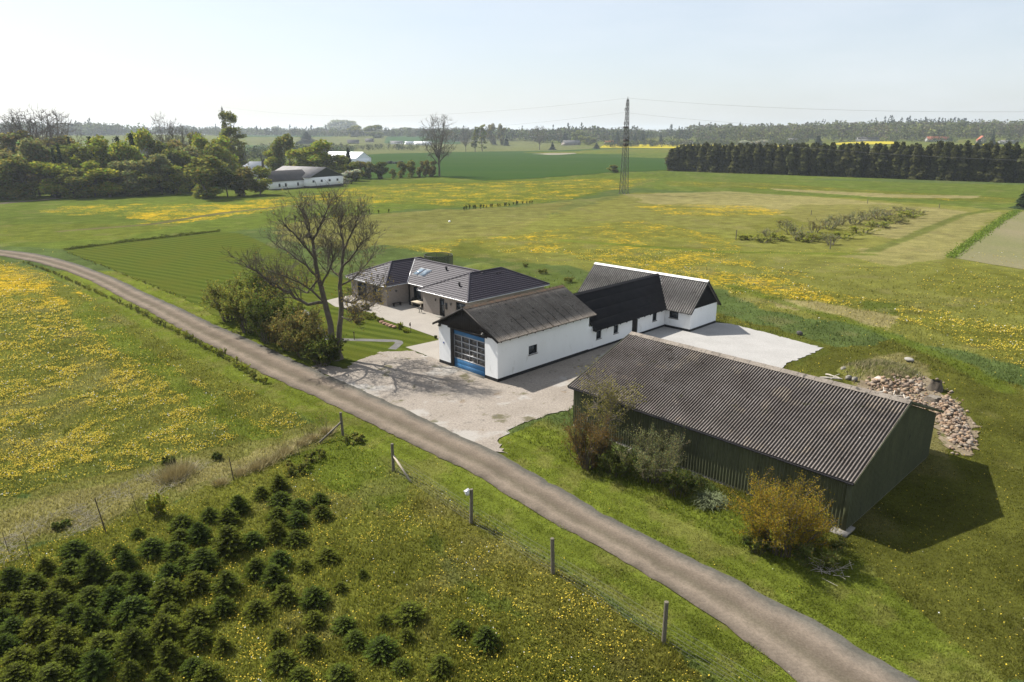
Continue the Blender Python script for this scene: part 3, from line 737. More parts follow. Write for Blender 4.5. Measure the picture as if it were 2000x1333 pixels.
def flowers():
    rng = np.random.default_rng(12)
    x, y = scatter(rng, 1700000, 12, 125, 1.01)
    ok = ~bare_mask(x, y, ) & ~inside(LAWN, x, y)
    x, y = x[ok], y[ok]
    _, dand = land(x, y)
    cl = fbm(x / 3.0, y / 3.0, 61, 4); cl2 = fbm(x / .8, y / .8, 63, 2)
    prob = dand ** 1.5 * smooth(.33, .62, cl) * smooth(.30, .7, cl2) * 1.0 + dand * .05 + .002
    near = 1 - smooth(45, 75, y)
    prob = prob * np.where(y > 60, .62, .9)
    keep = rng.random(len(x)) < prob
    x, y, dand, near = x[keep], y[keep], dand[keep], near[keep]
    n = len(x)
    r = (.014 + .018 * rng.random(n)) + (1 - near) * .034 * (.4 + rng.random(n)) + dand * .012
    z = .10 + .10 * rng.random(n) - .05
    tilt = rng.normal(size=(n, 2)) * .35
    ang = np.arange(6) * np.pi / 3
    ring = np.stack([np.cos(ang), np.sin(ang)], 1)
    V = np.zeros((n, 7, 3))
    V[:, 0] = np.stack([x, y, z + r * .5], 1)
    V[:, 1:, 0] = x[:, None] + r[:, None] * ring[None, :, 0]; V[:, 1:, 1] = y[:, None] + r[:, None] * ring[None, :, 1]
    V[:, 1:, 2] = z[:, None] + r[:, None] * (tilt[:, :1] * ring[None, :, 0] + tilt[:, 1:] * ring[None, :, 1])
    k = np.arange(6); F = np.stack([np.zeros(6, int), k + 1, (k + 1) % 6 + 1], 1)[None] + (np.arange(n) * 7)[:, None, None]
    base = np.array((.48, .37, .05)) * (.75 + .4 * rng.random(n))[:, None]
    white = (rng.random(n) < .035)[:, None]
    base = np.where(white, np.array((.5, .5, .49)), base)
    mb = MB(); mb.add(V.reshape(-1, 3), F.reshape(-1, 3), np.repeat(base, 7, 0))
    tag(mb.build('dandelions', leafmat('petals', (1, 1, 1), (1, 1, 1), .15), None, False, True), 'yellow dandelions scattered through the grass', 'dandelions', kind='stuff')
flowers()

def straw():
    """flattened dead stems along the line of rods"""
    rng = np.random.default_rng(13); mb = MB()
    strip = [at(*p)[:2] for p in [(-40,1060),(60,1020),(190,975),(260,935),(340,905),(420,905),(330,960),(190,1030),(60,1085),(-40,1120)]]
    lo, hi = np.min(strip, 0), np.max(strip, 0)
    P = rng.random((9000, 2)) * (hi - lo) + lo
    P = P[inside(strip, P[:, 0], P[:, 1]) & (fbm(P[:, 0] / 1.2, P[:, 1] / 1.2, 9) > .47)][:900]
    a = rng.random(len(P)) * np.pi * 2; L = .25 + .55 * rng.random(len(P)); el = rng.random(len(P)) * .5
    p0 = np.c_[P, np.full(len(P), .03)]
    p1 = p0 + np.c_[np.cos(a) * np.cos(el) * L, np.sin(a) * np.cos(el) * L, np.sin(el) * L]
    mb.tubes(np.c_[p0, p1, np.full(len(P), .009), np.full(len(P), .004)], 3, (.32, .29, .22))
    tag(mb.build('straw', M['straw'], None, False, True), 'flattened bleached stems beside the young firs', 'dead stems', kind='stuff')
    # standing tufts of dry grass
    spots = [((350,925), 1.0), ((335,935), .8), ((470,925), .5), ((520,905), .6), ((560,885), .6), ((610,858), .6), ((590,868), .5), ((430,945), .5), ((640,845), .6), ((545,895), .5), ((500,915), .6)]
    mb = MB()
    for (px, py), s in spots:
        c = at(px, py); n = int(900 * s)
        q = rng.normal(size=(n, 2)) * .42 * s
        h = (.35 + .4 * rng.random(n)) * s
        p = np.c_[c[0] + q[:, 0], c[1] + q[:, 1], np.zeros(n)]
        tip = p + np.c_[q * .5 + rng.normal(size=(n, 2)) * .12, h]
        w = rng.normal(size=(n, 2)); w = w / np.linalg.norm(w, axis=1, keepdims=True) * .014; w3 = np.c_[w, np.zeros(n)]
        mb.add(np.stack([p - w3, p + w3, tip], 1).reshape(-1, 3), np.arange(n * 3).reshape(-1, 3), np.repeat(np.array((.40, .335, .165)) * (.6 + .6 * rng.random(n))[:, None], 3, 0))
    tag(mb.build('dry_grass', M['straw'], None, False, True), 'tufts of tall tan dry grass along the rods', 'dry grass', kind='stuff')
straw()
# ------------------------------------------------------------------ buildings
def wall_mesh(mb, axis, at0, a0, a1, z0, z1, t, holes=()):
    """a wall of thickness t in the plane axis = at0 (its outer face; t points inwards), from a0 to a1, with rectangular holes (a, b, za, zb)"""
    xs = sorted({a0, a1, *[h[0] for h in holes], *[h[1] for h in holes]}); zs = sorted({z0, z1, *[h[2] for h in holes], *[h[3] for h in holes]})
    def P(d, a, z): return (at0 + d, a, z) if axis == 'u' else (a, at0 + d, z)
    def solid(i, j):
        if not (0 <= i < len(xs) - 1 and 0 <= j < len(zs) - 1): return False
        a = (xs[i] + xs[i + 1]) / 2; z = (zs[j] + zs[j + 1]) / 2
        return not any(h[0] < a < h[1] and h[2] < z < h[3] for h in holes)
    for i in range(len(xs) - 1):
        for j in range(len(zs) - 1):
            if not solid(i, j): continue
            x0, x1, y0, y1 = xs[i], xs[i + 1], zs[j], zs[j + 1]
            for d in (0, t): mb.add([P(d, x0, y0), P(d, x1, y0), P(d, x1, y1), P(d, x0, y1)], [(0, 1, 2, 3)])
            for (di, dj, q) in ((-1, 0, ((x0, y0), (x0, y1))), (1, 0, ((x1, y0), (x1, y1))), (0, -1, ((x0, y0), (x1, y0))), (0, 1, ((x0, y1), (x1, y1)))):
                if not solid(i + di, j + dj):
                    mb.add([P(0, *q[0]), P(t, *q[0]), P(t, *q[1]), P(0, *q[1])], [(0, 1, 2, 3)])
    return mb

def window(parent, axis, at0, a, b, z0, z1, inward, mat_frame, mullions=1, glass=None, depth=.10, bar=.06, name='window', sill=True, rows=0):
    """frame bars set back in the opening, a pane behind them, a sill below"""
    s = 1 if inward > 0 else -1
    d0, d1 = at0 + s * (depth - .05), at0 + s * depth
    def P(d, a_, z): return (d, a_, z) if axis == 'u' else (a_, d, z)
    f = MB()
    for (p, q) in (((a, z0), (b, z0 + bar)), ((a, z1 - bar), (b, z1)), ((a, z0 + bar), (a + bar, z1 - bar)), ((b - bar, z0 + bar), (b, z1 - bar))):
        f.box(P(d0, *p), P(d1, *q))
    for k in range(mullions):
        c = a + (b - a) * (k + 1) / (mullions + 1); f.box(P(d0 + s * .004, c - bar * .4, z0 + bar), P(d1, c + bar * .4, z1 - bar))
    for k in range(rows):
        c = z0 + (z1 - z0) * (k + 1) / (rows + 1); f.box(P(d0 + s * .007, a + bar, c - bar * .35), P(d1, b - bar, c + bar * .35))
    w = f.build(name, mat_frame, parent)
    g = MB(); g.box(P(d1 - s * .012, a + bar * .5, z0 + bar * .5), P(d1 + s * .02, b - bar * .5, z1 - bar * .5)); g.build('pane', glass or M['glass'], w)
    if sill:
        k = MB(); k.box(P(at0 - s * .05, a - .05, z0 - .06), P(at0 + s * .05, b + .05, z0 - .003)); k.build('sill', M['concrete'], w)
    return w

def sheet_roof(mb, E0, E1, R0, R1, pitch=.2, amp=.028, course=1.2, step=.018, per=6, tile=False, thick=.05, crest=(1, 1, 1)):
    """corrugated or tiled slope: eave E0->E1, top R0->R1 (the top edge may be shorter: hips)"""
    E0, E1, R0, R1 = [np.asarray(p, float) for p in (E0, E1, R0, R1)]
    uvec = norm(E1 - E0); up = R0 - E0; up = up - uvec * (up @ uvec); S = np.linalg.norm(up); up = up / S
    nrm = np.cross(uvec, up)
    if nrm[2] < 0: nrm = -nrm
    L = (E1 - E0) @ uvec; uL1 = (R0 - E0) @ uvec; uR1 = (R1 - E0) @ uvec
    lo, hi = min(0, uL1), max(L, uR1)
    us = np.arange(lo, hi + pitch / per, pitch / per)
    nc = max(1, int(round(S / course)))
    vs_ = np.concatenate([[k / nc + .0005, (k + 1) / nc - .0005] if not tile else [k / nc + .0005, k / nc + .06 / nc, k / nc + .5 / nc, (k + 1) / nc - .0005] for k in range(nc)])
    off = np.concatenate([[step, 0] if not tile else [step * .45, step, .1 * step, 0] for k in range(nc)])
    U, Vv = np.meshgrid(us, vs_); O = np.broadcast_to(off[:, None], U.shape)
    uL = uL1 * Vv; uR = L + (uR1 - L) * Vv
    Uc = np.clip(U, uL, uR)
    ph = 2 * np.pi * Uc / pitch
    w = amp * np.cos(ph) if not tile else amp * np.abs(np.cos(ph / 2)) ** .7 * 1.4
    P = E0 + Uc[..., None] * uvec + (Vv * S)[..., None] * up + (w + O + thick)[..., None] * nrm
    nr, nk = U.shape
    i = np.arange(nr - 1)[:, None] * nk + np.arange(nk - 1)[None]
    F = np.stack([i, i + 1, i + nk + 1, i + nk], -1).reshape(-1, 4)
    good = (Uc[:-1, 1:] - Uc[:-1, :-1] > 1e-6) | (Uc[1:, 1:] - Uc[1:, :-1] > 1e-6)
    crest_frac = np.clip(.5 + .5 * w / max(amp, 1e-6), 0, 1) if not tile else np.ones_like(w)
    crest_tone = crest[0] + (crest[1] - crest[0]) * crest_frac ** crest[2]  # vertex colour runs from darker in the valleys to lighter on the crests
    mb.add(P.reshape(-1, 3), F[good.ravel()], np.repeat(crest_tone.reshape(-1, 1), 3, 1))
    # deck under the sheets gives the roof its thickness
    lowoff = thick - amp - .02
    top = [E0 + nrm * lowoff, E1 + nrm * lowoff, R1 + nrm * lowoff, R0 + nrm * lowoff]; bot = [p - nrm * .05 for p in top]
    mb.add(top + bot, [(0, 1, 2, 3), (7, 6, 5, 4), (0, 4, 5, 1), (1, 5, 6, 2), (2, 6, 7, 3), (3, 7, 4, 0)])
    return mb

A45 = R(45)
# ---- workshop with the blue door: local x runs along the long side, y along the gable
def workshop():
    O = at(971, 746)
    t = thing('workshop', 'white rendered workshop with weathered grey roof and a large blue garage door', 'workshop', (-1.20, 55.12, 0), A45)
    L, W, H, RZ = 12.0, 7.65, 3.85, 5.80
    dr = (1.56, 5.66, .06, 3.55)
    w = MB()
    wall_mesh(w, 'u', 0, 0, W, .30, H, .30, [(dr[0] - .02, dr[1] + .42, .30, dr[3] + .05)])
    wall_mesh(w, 'v', 0, .3, L - .3, .30, H, .30, [(3.75, 4.85, 1.55, 2.35)])
    wall_mesh(w, 'v', W - .3, .3, L - .3, .30, H, .30); wall_mesh(w, 'u', L - .3, 0, W, .30, H, .30)
    w.build('wall', M['white_wall'], t)
    p = MB(); wall_mesh(p, 'u', -.02, -.02, W + .02, -.3, .297, .34, [(dr[0] - .02, dr[1] + .42, -.3, .297)]); wall_mesh(p, 'v', -.02, .32, L, -.3, .297, .34); wall_mesh(p, 'v', W - .32, .32, L, -.3, .297, .34)
    p.build('plinth', M['black_plinth'], t)
    for (n_, x0, zt) in (('gable_boards', -.04, 0),):
        g = MB(); nb = 52
        for k in range(nb):
            y0 = W * k / nb; y1 = W * (k + .86) / nb; ym = (y0 + y1) / 2
            top = H + (RZ - H - .02) * (1 - abs(ym - W / 2) / (W / 2)) - .06
            zb = H - .35 + .22
            if top > zb + .03: g.box((-.05 - .012 * (k % 2), y0, zb), (-.002, y1, top))
        g.add([(-.001, .0, H - .12), (-.001, W, H - .12), (-.001, W, H), (-.001, W / 2, RZ - .08), (-.001, 0, H)], [(0, 1, 2), (0, 2, 3), (0, 3, 4)])
        g.build(n_, M['black_wood'], t); g = MB()
        g.add([(L + .02, .0, H - .05), (L + .02, W, H - .05), (L + .02, W, H), (L + .02, W / 2, RZ - .08), (L + .02, 0, H)], [(0, 1, 2), (0, 2, 3), (0, 3, 4)])
        g.build(n_, M['black_wood'], t)
        g = MB(); g.box((-.09, 1.2, dr[3] + .06), (-.052, 6.3, dr[3] + .20)); g.build('lintel', M['black_wood'], t)
    r = MB(); ov, og, oe = .42, .34, .55
    ez = H - ov * (RZ - H) / (W / 2)
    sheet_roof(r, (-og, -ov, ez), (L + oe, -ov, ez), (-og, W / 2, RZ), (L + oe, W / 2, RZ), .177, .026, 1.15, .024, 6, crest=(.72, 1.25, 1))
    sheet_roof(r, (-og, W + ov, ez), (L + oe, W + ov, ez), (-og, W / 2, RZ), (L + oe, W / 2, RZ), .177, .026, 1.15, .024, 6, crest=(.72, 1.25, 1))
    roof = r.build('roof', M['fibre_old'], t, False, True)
    sm = MB()
    for k in range(11):                                   # open joints between the sheets
        x = -og + 1.05 * (k + .5) + .02 * (k % 3)
        for s in (-1, 1):
            e = np.array([x, W / 2 + s * (W / 2 + ov), ez + .085]); q = np.array([x, W / 2 + s * .2, RZ - .02 + .0])
            sm.bar(e, q, .016, .04)
    sm.build('sheet_joint', M['black_wood'], roof)
    rc = MB()
    for k in range(26):
        x0 = -og + (L + oe + og) * k / 26; x1 = -og + (L + oe + og) * (k + .97) / 26
        for s in (-1, 1):
            rc.add([(x0, W / 2, RZ + .13), (x1, W / 2, RZ + .13 - .012), (x1, W / 2 + s * .30, RZ - .035), (x0, W / 2 + s * .30, RZ - .02)], [(0, 1, 2, 3)])
    rc.build('ridge_cap', M['rust_moss'], roof)
    for s in (-1, 1):
        bb = MB(); bb.bar((-og - .02, W / 2 + s * (W / 2 + ov), ez - .02), (-og - .02, W / 2, RZ - .02), .035, .17); bb.build('bargeboard', M['black_wood'], t)
    for k in range(13):
        x = .1 + (L + .2) * k / 12
        b = MB(); b.bar((x, .15, H + .0), (x, -ov + .02, ez - .06), .07, .12); b.build('rafter_end', M['black_wood'], t)
    # sectional door
    d0, d1, dz0, dz1 = dr
    fr = MB(); fr.box((.02, d1, -.02), (.16, d1 + .40, dz1 + .04)); fr.box((.03, d0 - .015, -.02), (.14, d0 + .05, dz1)); fr.box((.025, d0 + .05, dz1 - .04), (.14, d1, dz1 + .04))
    door = fr.build('garage_door', M['black_wood'], t)
    a, b = d0 + .05, d1
    pn = MB(); zs = [dz0, .48, .93]
    for z0, z1 in zip(zs[:-1], zs[1:]): pn.box((.10, a, z0 + .005), (.15, b, z1 - .008))
    for q in range(9): pn.box((.096, a + .01, .10 + q * .092), (.104, b - .01, .10 + q * .092 + .03))
    pn.build('panel', M['blue'], door); pn = MB(); pn.box((.10, a, 3.08), (.15, b, dz1 - .04)); pn.build('panel', M['blue'], door)
    ff = MB(); gz = [.93, 1.47, 2.0, 2.54, 3.08]
    for z in gz: ff.box((.097, a, z - .045), (.15, b, z + .045))
    ny = 5
    ys = np.linspace(a, b, ny + 0)
    for y in ys: ff.box((.099, max(a, y - .04), .975), (.148, min(b, y + .04), 3.035))
    ff.build('glazing_frame', M['alu'], door)
    for i in range(4):
        for j in range(4):
            g = MB(); g.box((.125, ys[j] + .03, gz[i] + .03), (.14, ys[j + 1] - .03, gz[i + 1] - .03)); g.build('pane', M['glass_garage'], door)
    th = MB(); th.box((-.25, d0 - .05, -.05), (.30, d1 + .1, .055)); th.build('threshold', M['concrete'], t)
    window(t, 'v', 0, 3.75, 4.85, 1.55, 2.35, 1, M['black_frame'], 1, None, .12, .06)
    for (y, z, s) in ((W - .35, 3.62, 1), (1.55, 3.95, 1.3)):
        lm = MB(); lm.box((-.24, y - .10 * s, z - .10), (-.10, y + .10 * s, z + .12)); lm.bar((-.10, y, z), (-.03, y, z + .05), .05, .05); lm.rod((-.24, y, z), (-.30, y, z - .08), .09 * s, .11 * s)
        lm.build('floodlight', M['galv'], t)
    pl = MB(); pl.box((-.02, 6.9, 1.95), (-.005, 7.05, 2.08)); pl.build('wall_plate', surf('blue_plate', (.03, .05, .25), None, 3, .5), t)
workshop()

# ---- low black roofed wing
def wing():
    t = thing('low_wing', 'low white wing with smooth black roof joining the workshop to the end building', 'outbuilding', (-1.20, 55.12, 0), A45)
    x0, x1, W, H, RZ = 12.32, 25.06, 5.65, 2.42, 5.02
    w = MB(); holes = [(13.2, 13.98, 1.0, 1.82), (15.95, 16.72, 1.0, 1.82), (19.05, 20.05, .22, 2.2), (22.7, 23.5, 1.0, 1.86)]
    wall_mesh(w, 'v', 0.02, 12.02, x1 - .02, .24, H, .3, holes); wall_mesh(w, 'v', W - .3, 12.02, x1, .24, H, .3)
    w.build('wall', M['white_wall'], t)
    p = MB(); wall_mesh(p, 'v', 0.0, 12.04, x1 - .04, -.3, .237, .33, [(19.05, 20.05, -.05, .237)]); p.build('plinth', M['black_plinth'], t)
    r = MB(); ov = .45; ez = H - ov * (RZ - H) / (W / 2)
    a = x0 + .25
    def slope(s):
        y_e = -ov if s < 0 else W + ov
        for k in range(4):
            f0, f1 = k / 4, (k + 1) / 4
            def pt(f, up): return np.array([0, y_e + (W / 2 - y_e) * f, ez + (RZ - ez) * f + up])
            # right edge follows the valley with the end building
            def xr(f): return 25.0 + (27.75 - 25.0) * f - .1
            A, B = pt(f0, .09), pt(f1, .055)
            r.add([(a, A[1], A[2]), (xr(f0), A[1], A[2]), (xr(f1), B[1], B[2]), (a, B[1], B[2]), (a, A[1], A[2] - .05), (xr(f0), A[1], A[2] - .05), (xr(f1), B[1], B[2] - .09), (a, B[1], B[2] - .09)],
                  [(0, 1, 2, 3), (0, 4, 5, 1), (7, 6, 5, 4), (0, 3, 7, 4), (1, 5, 6, 2)])
    slope(-1); slope(1)
    roof = r.build('roof', M['felt'], t)
    rc = MB()
    for s in (-1, 1): rc.add([(a, W / 2, RZ + .12), (27.7, W / 2, RZ + .12), (27.7, W / 2 + s * .28, RZ - .06), (a, W / 2 + s * .28, RZ - .06)], [(0, 1, 2, 3)])
    for k in range(60): x = a + (27.6 - a) * k / 60; rc.box((x, W / 2 - .3, RZ - .10), (x + .07, W / 2 - .18, RZ - .02))
    rc.build('ridge_cap', M['felt'], roof)
    v = MB()
    v.bar((25.03, -ov + .02, ez + .10), (27.78, W / 2, RZ + .13), .16, .05); v.build('valley_flashing', M['ridge_white'], roof)
    e = MB(); e.bar((a + .02, -ov + .02, ez), (a + .02, W / 2, RZ - .05), .05, .2); e.add([(a + .05, -ov, ez - .05), (a + .05, 0, ez - .05), (a + .05, 0, H)], [(0, 1, 2)]); e.build('bargeboard', M['black_plinth'], t)
    for k in range(12):
        x = 13.4 + 11.4 * k / 11
        b = MB(); b.bar((x, .12, H + .02), (x, -ov + .03, ez - .03), .07, .11); b.build('rafter_end', M['black_wood'], t)
    for h in holes:
        if h[3] > 2: continue
        window(t, 'v', .02, *h, 1, M['black_frame'], 1, None, .12, .055)
    d = MB(); d.box((19.05, .10, -.02), (20.05, .15, 2.2))
    for k in range(7): d.box((19.07 + .14 * k, .092, .05), (19.07 + .14 * k + .12, .099, 2.16))
    dr = d.build('door', M['black_wood'], t); h = MB(); h.rod((19.2, .06, 1.1), (19.2, .10, 1.1), .03); h.build('handle', M['alu'], dr)
wing()

# ---- end building across the wing
def end_building():
    t = thing('end_building', 'white end building with corrugated grey roof, pale ridge and black triangular gable', 'outbuilding', (-1.20, 55.12, 0), A45)
    x0, x1, y0, y1, H, RZ = 25.06, 30.42, -3.10, 11.6, 2.42, 5.05
    xm = (x0 + x1) / 2
    w = MB(); holes = [(-1.62, -.50, 1.12, 1.98)]
    wall_mesh(w, 'u', x0, y0, .02, .27, H, .3, holes); wall_mesh(w, 'v', y0, x0 + .3, x1 - .3, .27, H, .3); wall_mesh(w, 'u', x1 - .3, y0, y1, .27, H, .3); wall_mesh(w, 'v', y1 - .3, x0, x1, .27, H, .3); wall_mesh(w, 'u', x0, 5.7, y1, .27, H, .3)
    w.build('wall', M['white_wall'], t)
    p = MB(); wall_mesh(p, 'u', x0 - .02, y0 - .02, -.01, -.3, .267, .33); wall_mesh(p, 'v', y0 - .02, x0 + .31, x1 + .02, -.3, .267, .33); wall_mesh(p, 'u', x1 - .31, y0 + .3, y1, -.3, .267, .33); p.build('plinth', M['black_plinth'], t)
    for (y, s) in ((y0 - .03, 1), (y1 + .03, -1)):
        g = MB(); g.add([(x0 - .02, y, H - .02), (x1 + .02, y, H - .02), (xm, y, RZ - .03)], [(0, 1, 2)]); g.add([(x0 - .02, y + s * .05, H - .02), (x1 + .02, y + s * .05, H - .02), (xm, y + s * .05, RZ - .03)], [(0, 1, 2)])
        nb = 26
        for k in range(nb):
            a = x0 + (x1 - x0) * k / nb; b = a + .19; m = (a + b) / 2; top = H + (RZ - H) * (1 - abs(m - xm) / (xm - x0)) - .08
            if top > H: g.box((a, y - s * .018, H - .02), (b, y - s * .001, top))
        g.build('gable_boards', M['felt'], t)
    r = MB(); ov, og = .42, .26; ez = H - ov * (RZ - H) / (xm - x0)
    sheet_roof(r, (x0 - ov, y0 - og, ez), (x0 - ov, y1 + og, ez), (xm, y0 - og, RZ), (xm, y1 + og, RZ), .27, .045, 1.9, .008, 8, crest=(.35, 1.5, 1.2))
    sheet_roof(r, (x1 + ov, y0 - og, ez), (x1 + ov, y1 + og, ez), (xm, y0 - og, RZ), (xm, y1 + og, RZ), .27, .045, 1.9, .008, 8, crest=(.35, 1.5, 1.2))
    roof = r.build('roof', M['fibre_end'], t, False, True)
    rc = MB()
    for s in (-1, 1): rc.add([(xm, y0 - og - .03, RZ + .17), (xm, y1 + og + .03, RZ + .17), (xm + s * .27, y1 + og + .03, RZ - .02), (xm + s * .27, y0 - og - .03, RZ - .02)], [(0, 1, 2, 3)])
    rc.build('ridge_cap', M['ridge_white'], roof)
    for y in (y0 - og - .02, y1 + og + .02):
        for s in (-1, 1): bb = MB(); bb.bar((xm + s * (xm - x0 + ov), y, ez - .02), (xm, y, RZ - .02), .035, .15); bb.build('bargeboard', M['black_plinth'], t)
    for k in range(4):
        y = y0 + .1 + 2.6 * k / 3
        b = MB(); b.bar((x0 + .1, y, H), (x0 - ov + .02, y, ez - .05), .08, .13); b.build('rafter_end', M['black_wood'], t)
    window(t, 'u', x0, *holes[0], 1, M['black_frame'], 1, None, .12, .06)
end_building()

# ---- brick bungalow: local x towards the back (45 deg), y along the front
def bungalow():
    t = thing('bungalow', 'low light brick bungalow with hipped black tile roofs and two roof windows', 'house', (-4.76, 73.33, 0), A45)
    ez, rz, ov = 2.55, 4.45, .45
    def hip(mb, u0, u1, v0, v1, along):
        """closed hip roof over the rectangle; returns the hip and ridge lines"""
        if along == 'u':
            h = (v1 - v0) / 2; m = (v0 + v1) / 2; a, b = (u0 + h * .96, m, rz), (u1 - h * .85, m, rz)
            sheet_roof(mb, (u0, v0, ez), (u1, v0, ez), a, b, .30, .018, .36, .075, 6, True, .06); sheet_roof(mb, (u0, v1, ez), (u1, v1, ez), a, b, .30, .018, .36, .075, 6, True, .06)
            sheet_roof(mb, (u0, v0, ez), (u0, v1, ez), a, a, .30, .018, .36, .075, 6, True, .06); sheet_roof(mb, (u1, v0, ez), (u1, v1, ez), b, b, .30, .018, .36, .075, 6, True, .06)
            return [((u0, v0, ez), a), ((u0, v1, ez), a), ((u1, v0, ez), b), ((u1, v1, ez), b), (a, b)]
    r = MB(); lines = []
    lines += hip(r, 0, 13.15, 0, 8.9, 'u'); lines += hip(r, -1.7, 10.6, 12.9, 21.5, 'u')
    # middle range between the two hipped blocks
    um = 6.05
    sheet_roof(r, (1.57, 4.0, ez), (1.57, 17.2, ez), (um, 4.0, rz), (um, 17.2, rz), .30, .018, .36, .075, 6, True, .058)
    sheet_roof(r, (10.53, 4.0, ez), (10.53, 17.2, ez), (um, 4.0, rz), (um, 17.2, rz), .30, .018, .36, .075, 6, True, .058)
    lines.append(((um, 4.45, rz), (um, 17.2, rz)))
    roof = r.build('roof', M['tile'], t)
    rc = MB()
    for a, b in lines:
        a, b = np.array(a), np.array(b); L = np.linalg.norm(b - a); n = max(1, int(L / .38)); up = np.array([0, 0, .10])
        for k in range(n):
            p, q = a + (b - a) * k / n + up, a + (b - a) * (k + .96) / n + up
            rc.tubes([list(p) + list(q) + [.13, .105]], 8)
    rc.build('ridge_tiles', M['tile'], roof)
    vf = MB()
    for a, b in (((1.57, 12.9, ez + .13), (um, 17.1, rz + .12)), ((1.57, 8.9, ez + .13), (um, 4.6, rz + .12))):
        vf.bar(a, b, .09, .03)
    vf.build('valley_flashing', M['zinc'], roof)
    gt = MB()
    for a, b in (((0, 0), (0, 8.9)), ((0, 0), (13.15, 0)), ((-1.7, 12.9), (-1.7, 21.5)), ((-1.7, 12.9), (1.57, 12.9)), ((1.57, 8.9), (1.57, 12.9)), ((0, 8.9), (1.5, 8.9))):
        gt.tubes([[a[0], a[1], ez, b[0], b[1], ez, .065, .065]], 8)
    gt.build('gutter', M['zinc'], roof)
    # roof windows and vents on the middle slope
    def on_mid(v, f, off): return np.array([1.57 + (um - 1.57) * f, v, ez + (rz - ez) * f + off])
    for v in (12.15, 13.35):
        f = MB()
        A, B = on_mid(v, .34, .10), on_mid(v, .66, .10)
        f.bar(A, B, 1.1, .10, up=(-.4, 0, .9)); w = f.build('roof_window', M['alu'], roof)
        g = MB(); g.bar(A + (B - A) * .06 + np.array((-.03, 0, .055)), A + (B - A) * .94 + np.array((-.03, 0, .055)), .96, .02, up=(-.4, 0, .9)); g.build('pane', M['glass_sky'], w)
    for (p) in (on_mid(9.6, .78, .08), np.array((1.95, 3.6, ez + .85 + .10))):
        v = MB(); v.rod(p, p + (0, 0, .28), .10, .10); v.rod(p + (0, 0, .28), p + (-.12, 0, .36), .17, .15); v.build('vent', M['felt'], roof)
    for v in (3.2, 2.7): pass
    sk = MB()
    for u in (7.6, 8.1): sk.box((u, 3.4, rz - .40), (u + .22, 3.75, rz - .2))
    sk.build('ridge_vent', M['felt'], roof)
    # walls
    H = ez + .10
    w = MB()
    front = [(4.55, 5.45, .06, 2.12), (.95, 2.55, 1.25, 2.15)]
    mid = [(10.9, 12.35, .65, 2.2)]
    left = [(14.4, 16.3, .35, 2.2), (17.6, 19.6, .35, 2.2)]
    wall_mesh(w, 'u', .45, .45, 8.45, -.2, H, .3, front); wall_mesh(w, 'u', 2.02, 8.75, 13.05, -.2, H, .3, mid); wall_mesh(w, 'u', -1.25, 13.35, 21.05, -.2, H, .3, left)
    wall_mesh(w, 'v', 13.35, -.95, 2.02, -.2, H, .3); wall_mesh(w, 'v', 8.15, .75, 2.3, -.2, H, .3)
    wall_mesh(w, 'v', .45, .75, 12.7, -.2, H, .3, [(3.2, 4.4, 1.1, 2.1), (7.5, 8.7, 1.1, 2.1)]); wall_mesh(w, 'u', 12.4, .75, 8.45, -.2, H, .3); wall_mesh(w, 'v', 20.75, -.95, 10.1, -.2, H, .3); wall_mesh(w, 'u', 10.1, 8.4, 20.75, -.2, H, .3)
    w.build('wall', M['brick'], t)
    so = MB(); so.box((.06, .06, ez - .06), (13.1, 8.85, ez - .01)); so.box((-1.64, 12.96, ez - .062), (10.55, 21.45, ez - .012)); so.box((1.62, 8.86, ez - .064), (10.5, 12.95, ez - .014)); so.build('soffit', M['white_paint'], t)
    window(t, 'u', .45, *front[1], 1, M['black_frame'], 0); window(t, 'u', 2.02, *mid[0], 1, M['black_frame'], 1)
    for h in left: window(t, 'u', -1.25, *h, 1, M['black_frame'], 1)
    for h in ((3.2, 4.4, 1.1, 2.1), (7.5, 8.7, 1.1, 2.1)): window(t, 'v', .45, *h, 1, M['black_frame'], 1)
    a, b, z0, z1 = front[0]
    d = MB(); d.box((.53, a + .02, z0), (.58, b - .02, z1)); d.box((.50, a, z0), (.585, a + .06, z1 + 0)); d.box((.50, b - .06, z0), (.585, b, z1)); dr = d.build('door', M['black_frame'], t)
    g = MB(); g.box((.515, a + .25, .5), (.545, a + .62, 1.9)); g.build('pane', M['glass'], dr)
    h = MB(); h.rod((.46, a + .14, .75), (.46, a + .14, 1.45), .018); h.build('handle', M['alu'], dr)
    st = MB(); st.box((-.25, a - .1, -.02), (.45, b + .1, .06)); st.build('doorstep', M['concrete'], t)
    for (x, y, z, s, axis) in ((.36, 3.35, 1.75, .10, 'u'), (.36, 6.05, 1.8, .08, 'u'), (.15, 13.27, 1.75, .13, 'v')):
        lm = MB()
        if axis == 'u': lm.rod((x, y, z - .14), (x, y, z + .14), s * .8); lm.bar((x, y, z), (.46, y, z), .05, .05)
        else: lm.rod((x, y, z), (x, y + .07, z), s, s, 12)
        lm.build('wall_lamp', M['galv'] if s > .08 else M['black_frame'], t)
    mbx = MB(); mbx.box((.36, 4.05, 1.0), (.448, 4.33, 1.75)); mbx.build('letterbox', M['black_frame'], t)
bungalow()

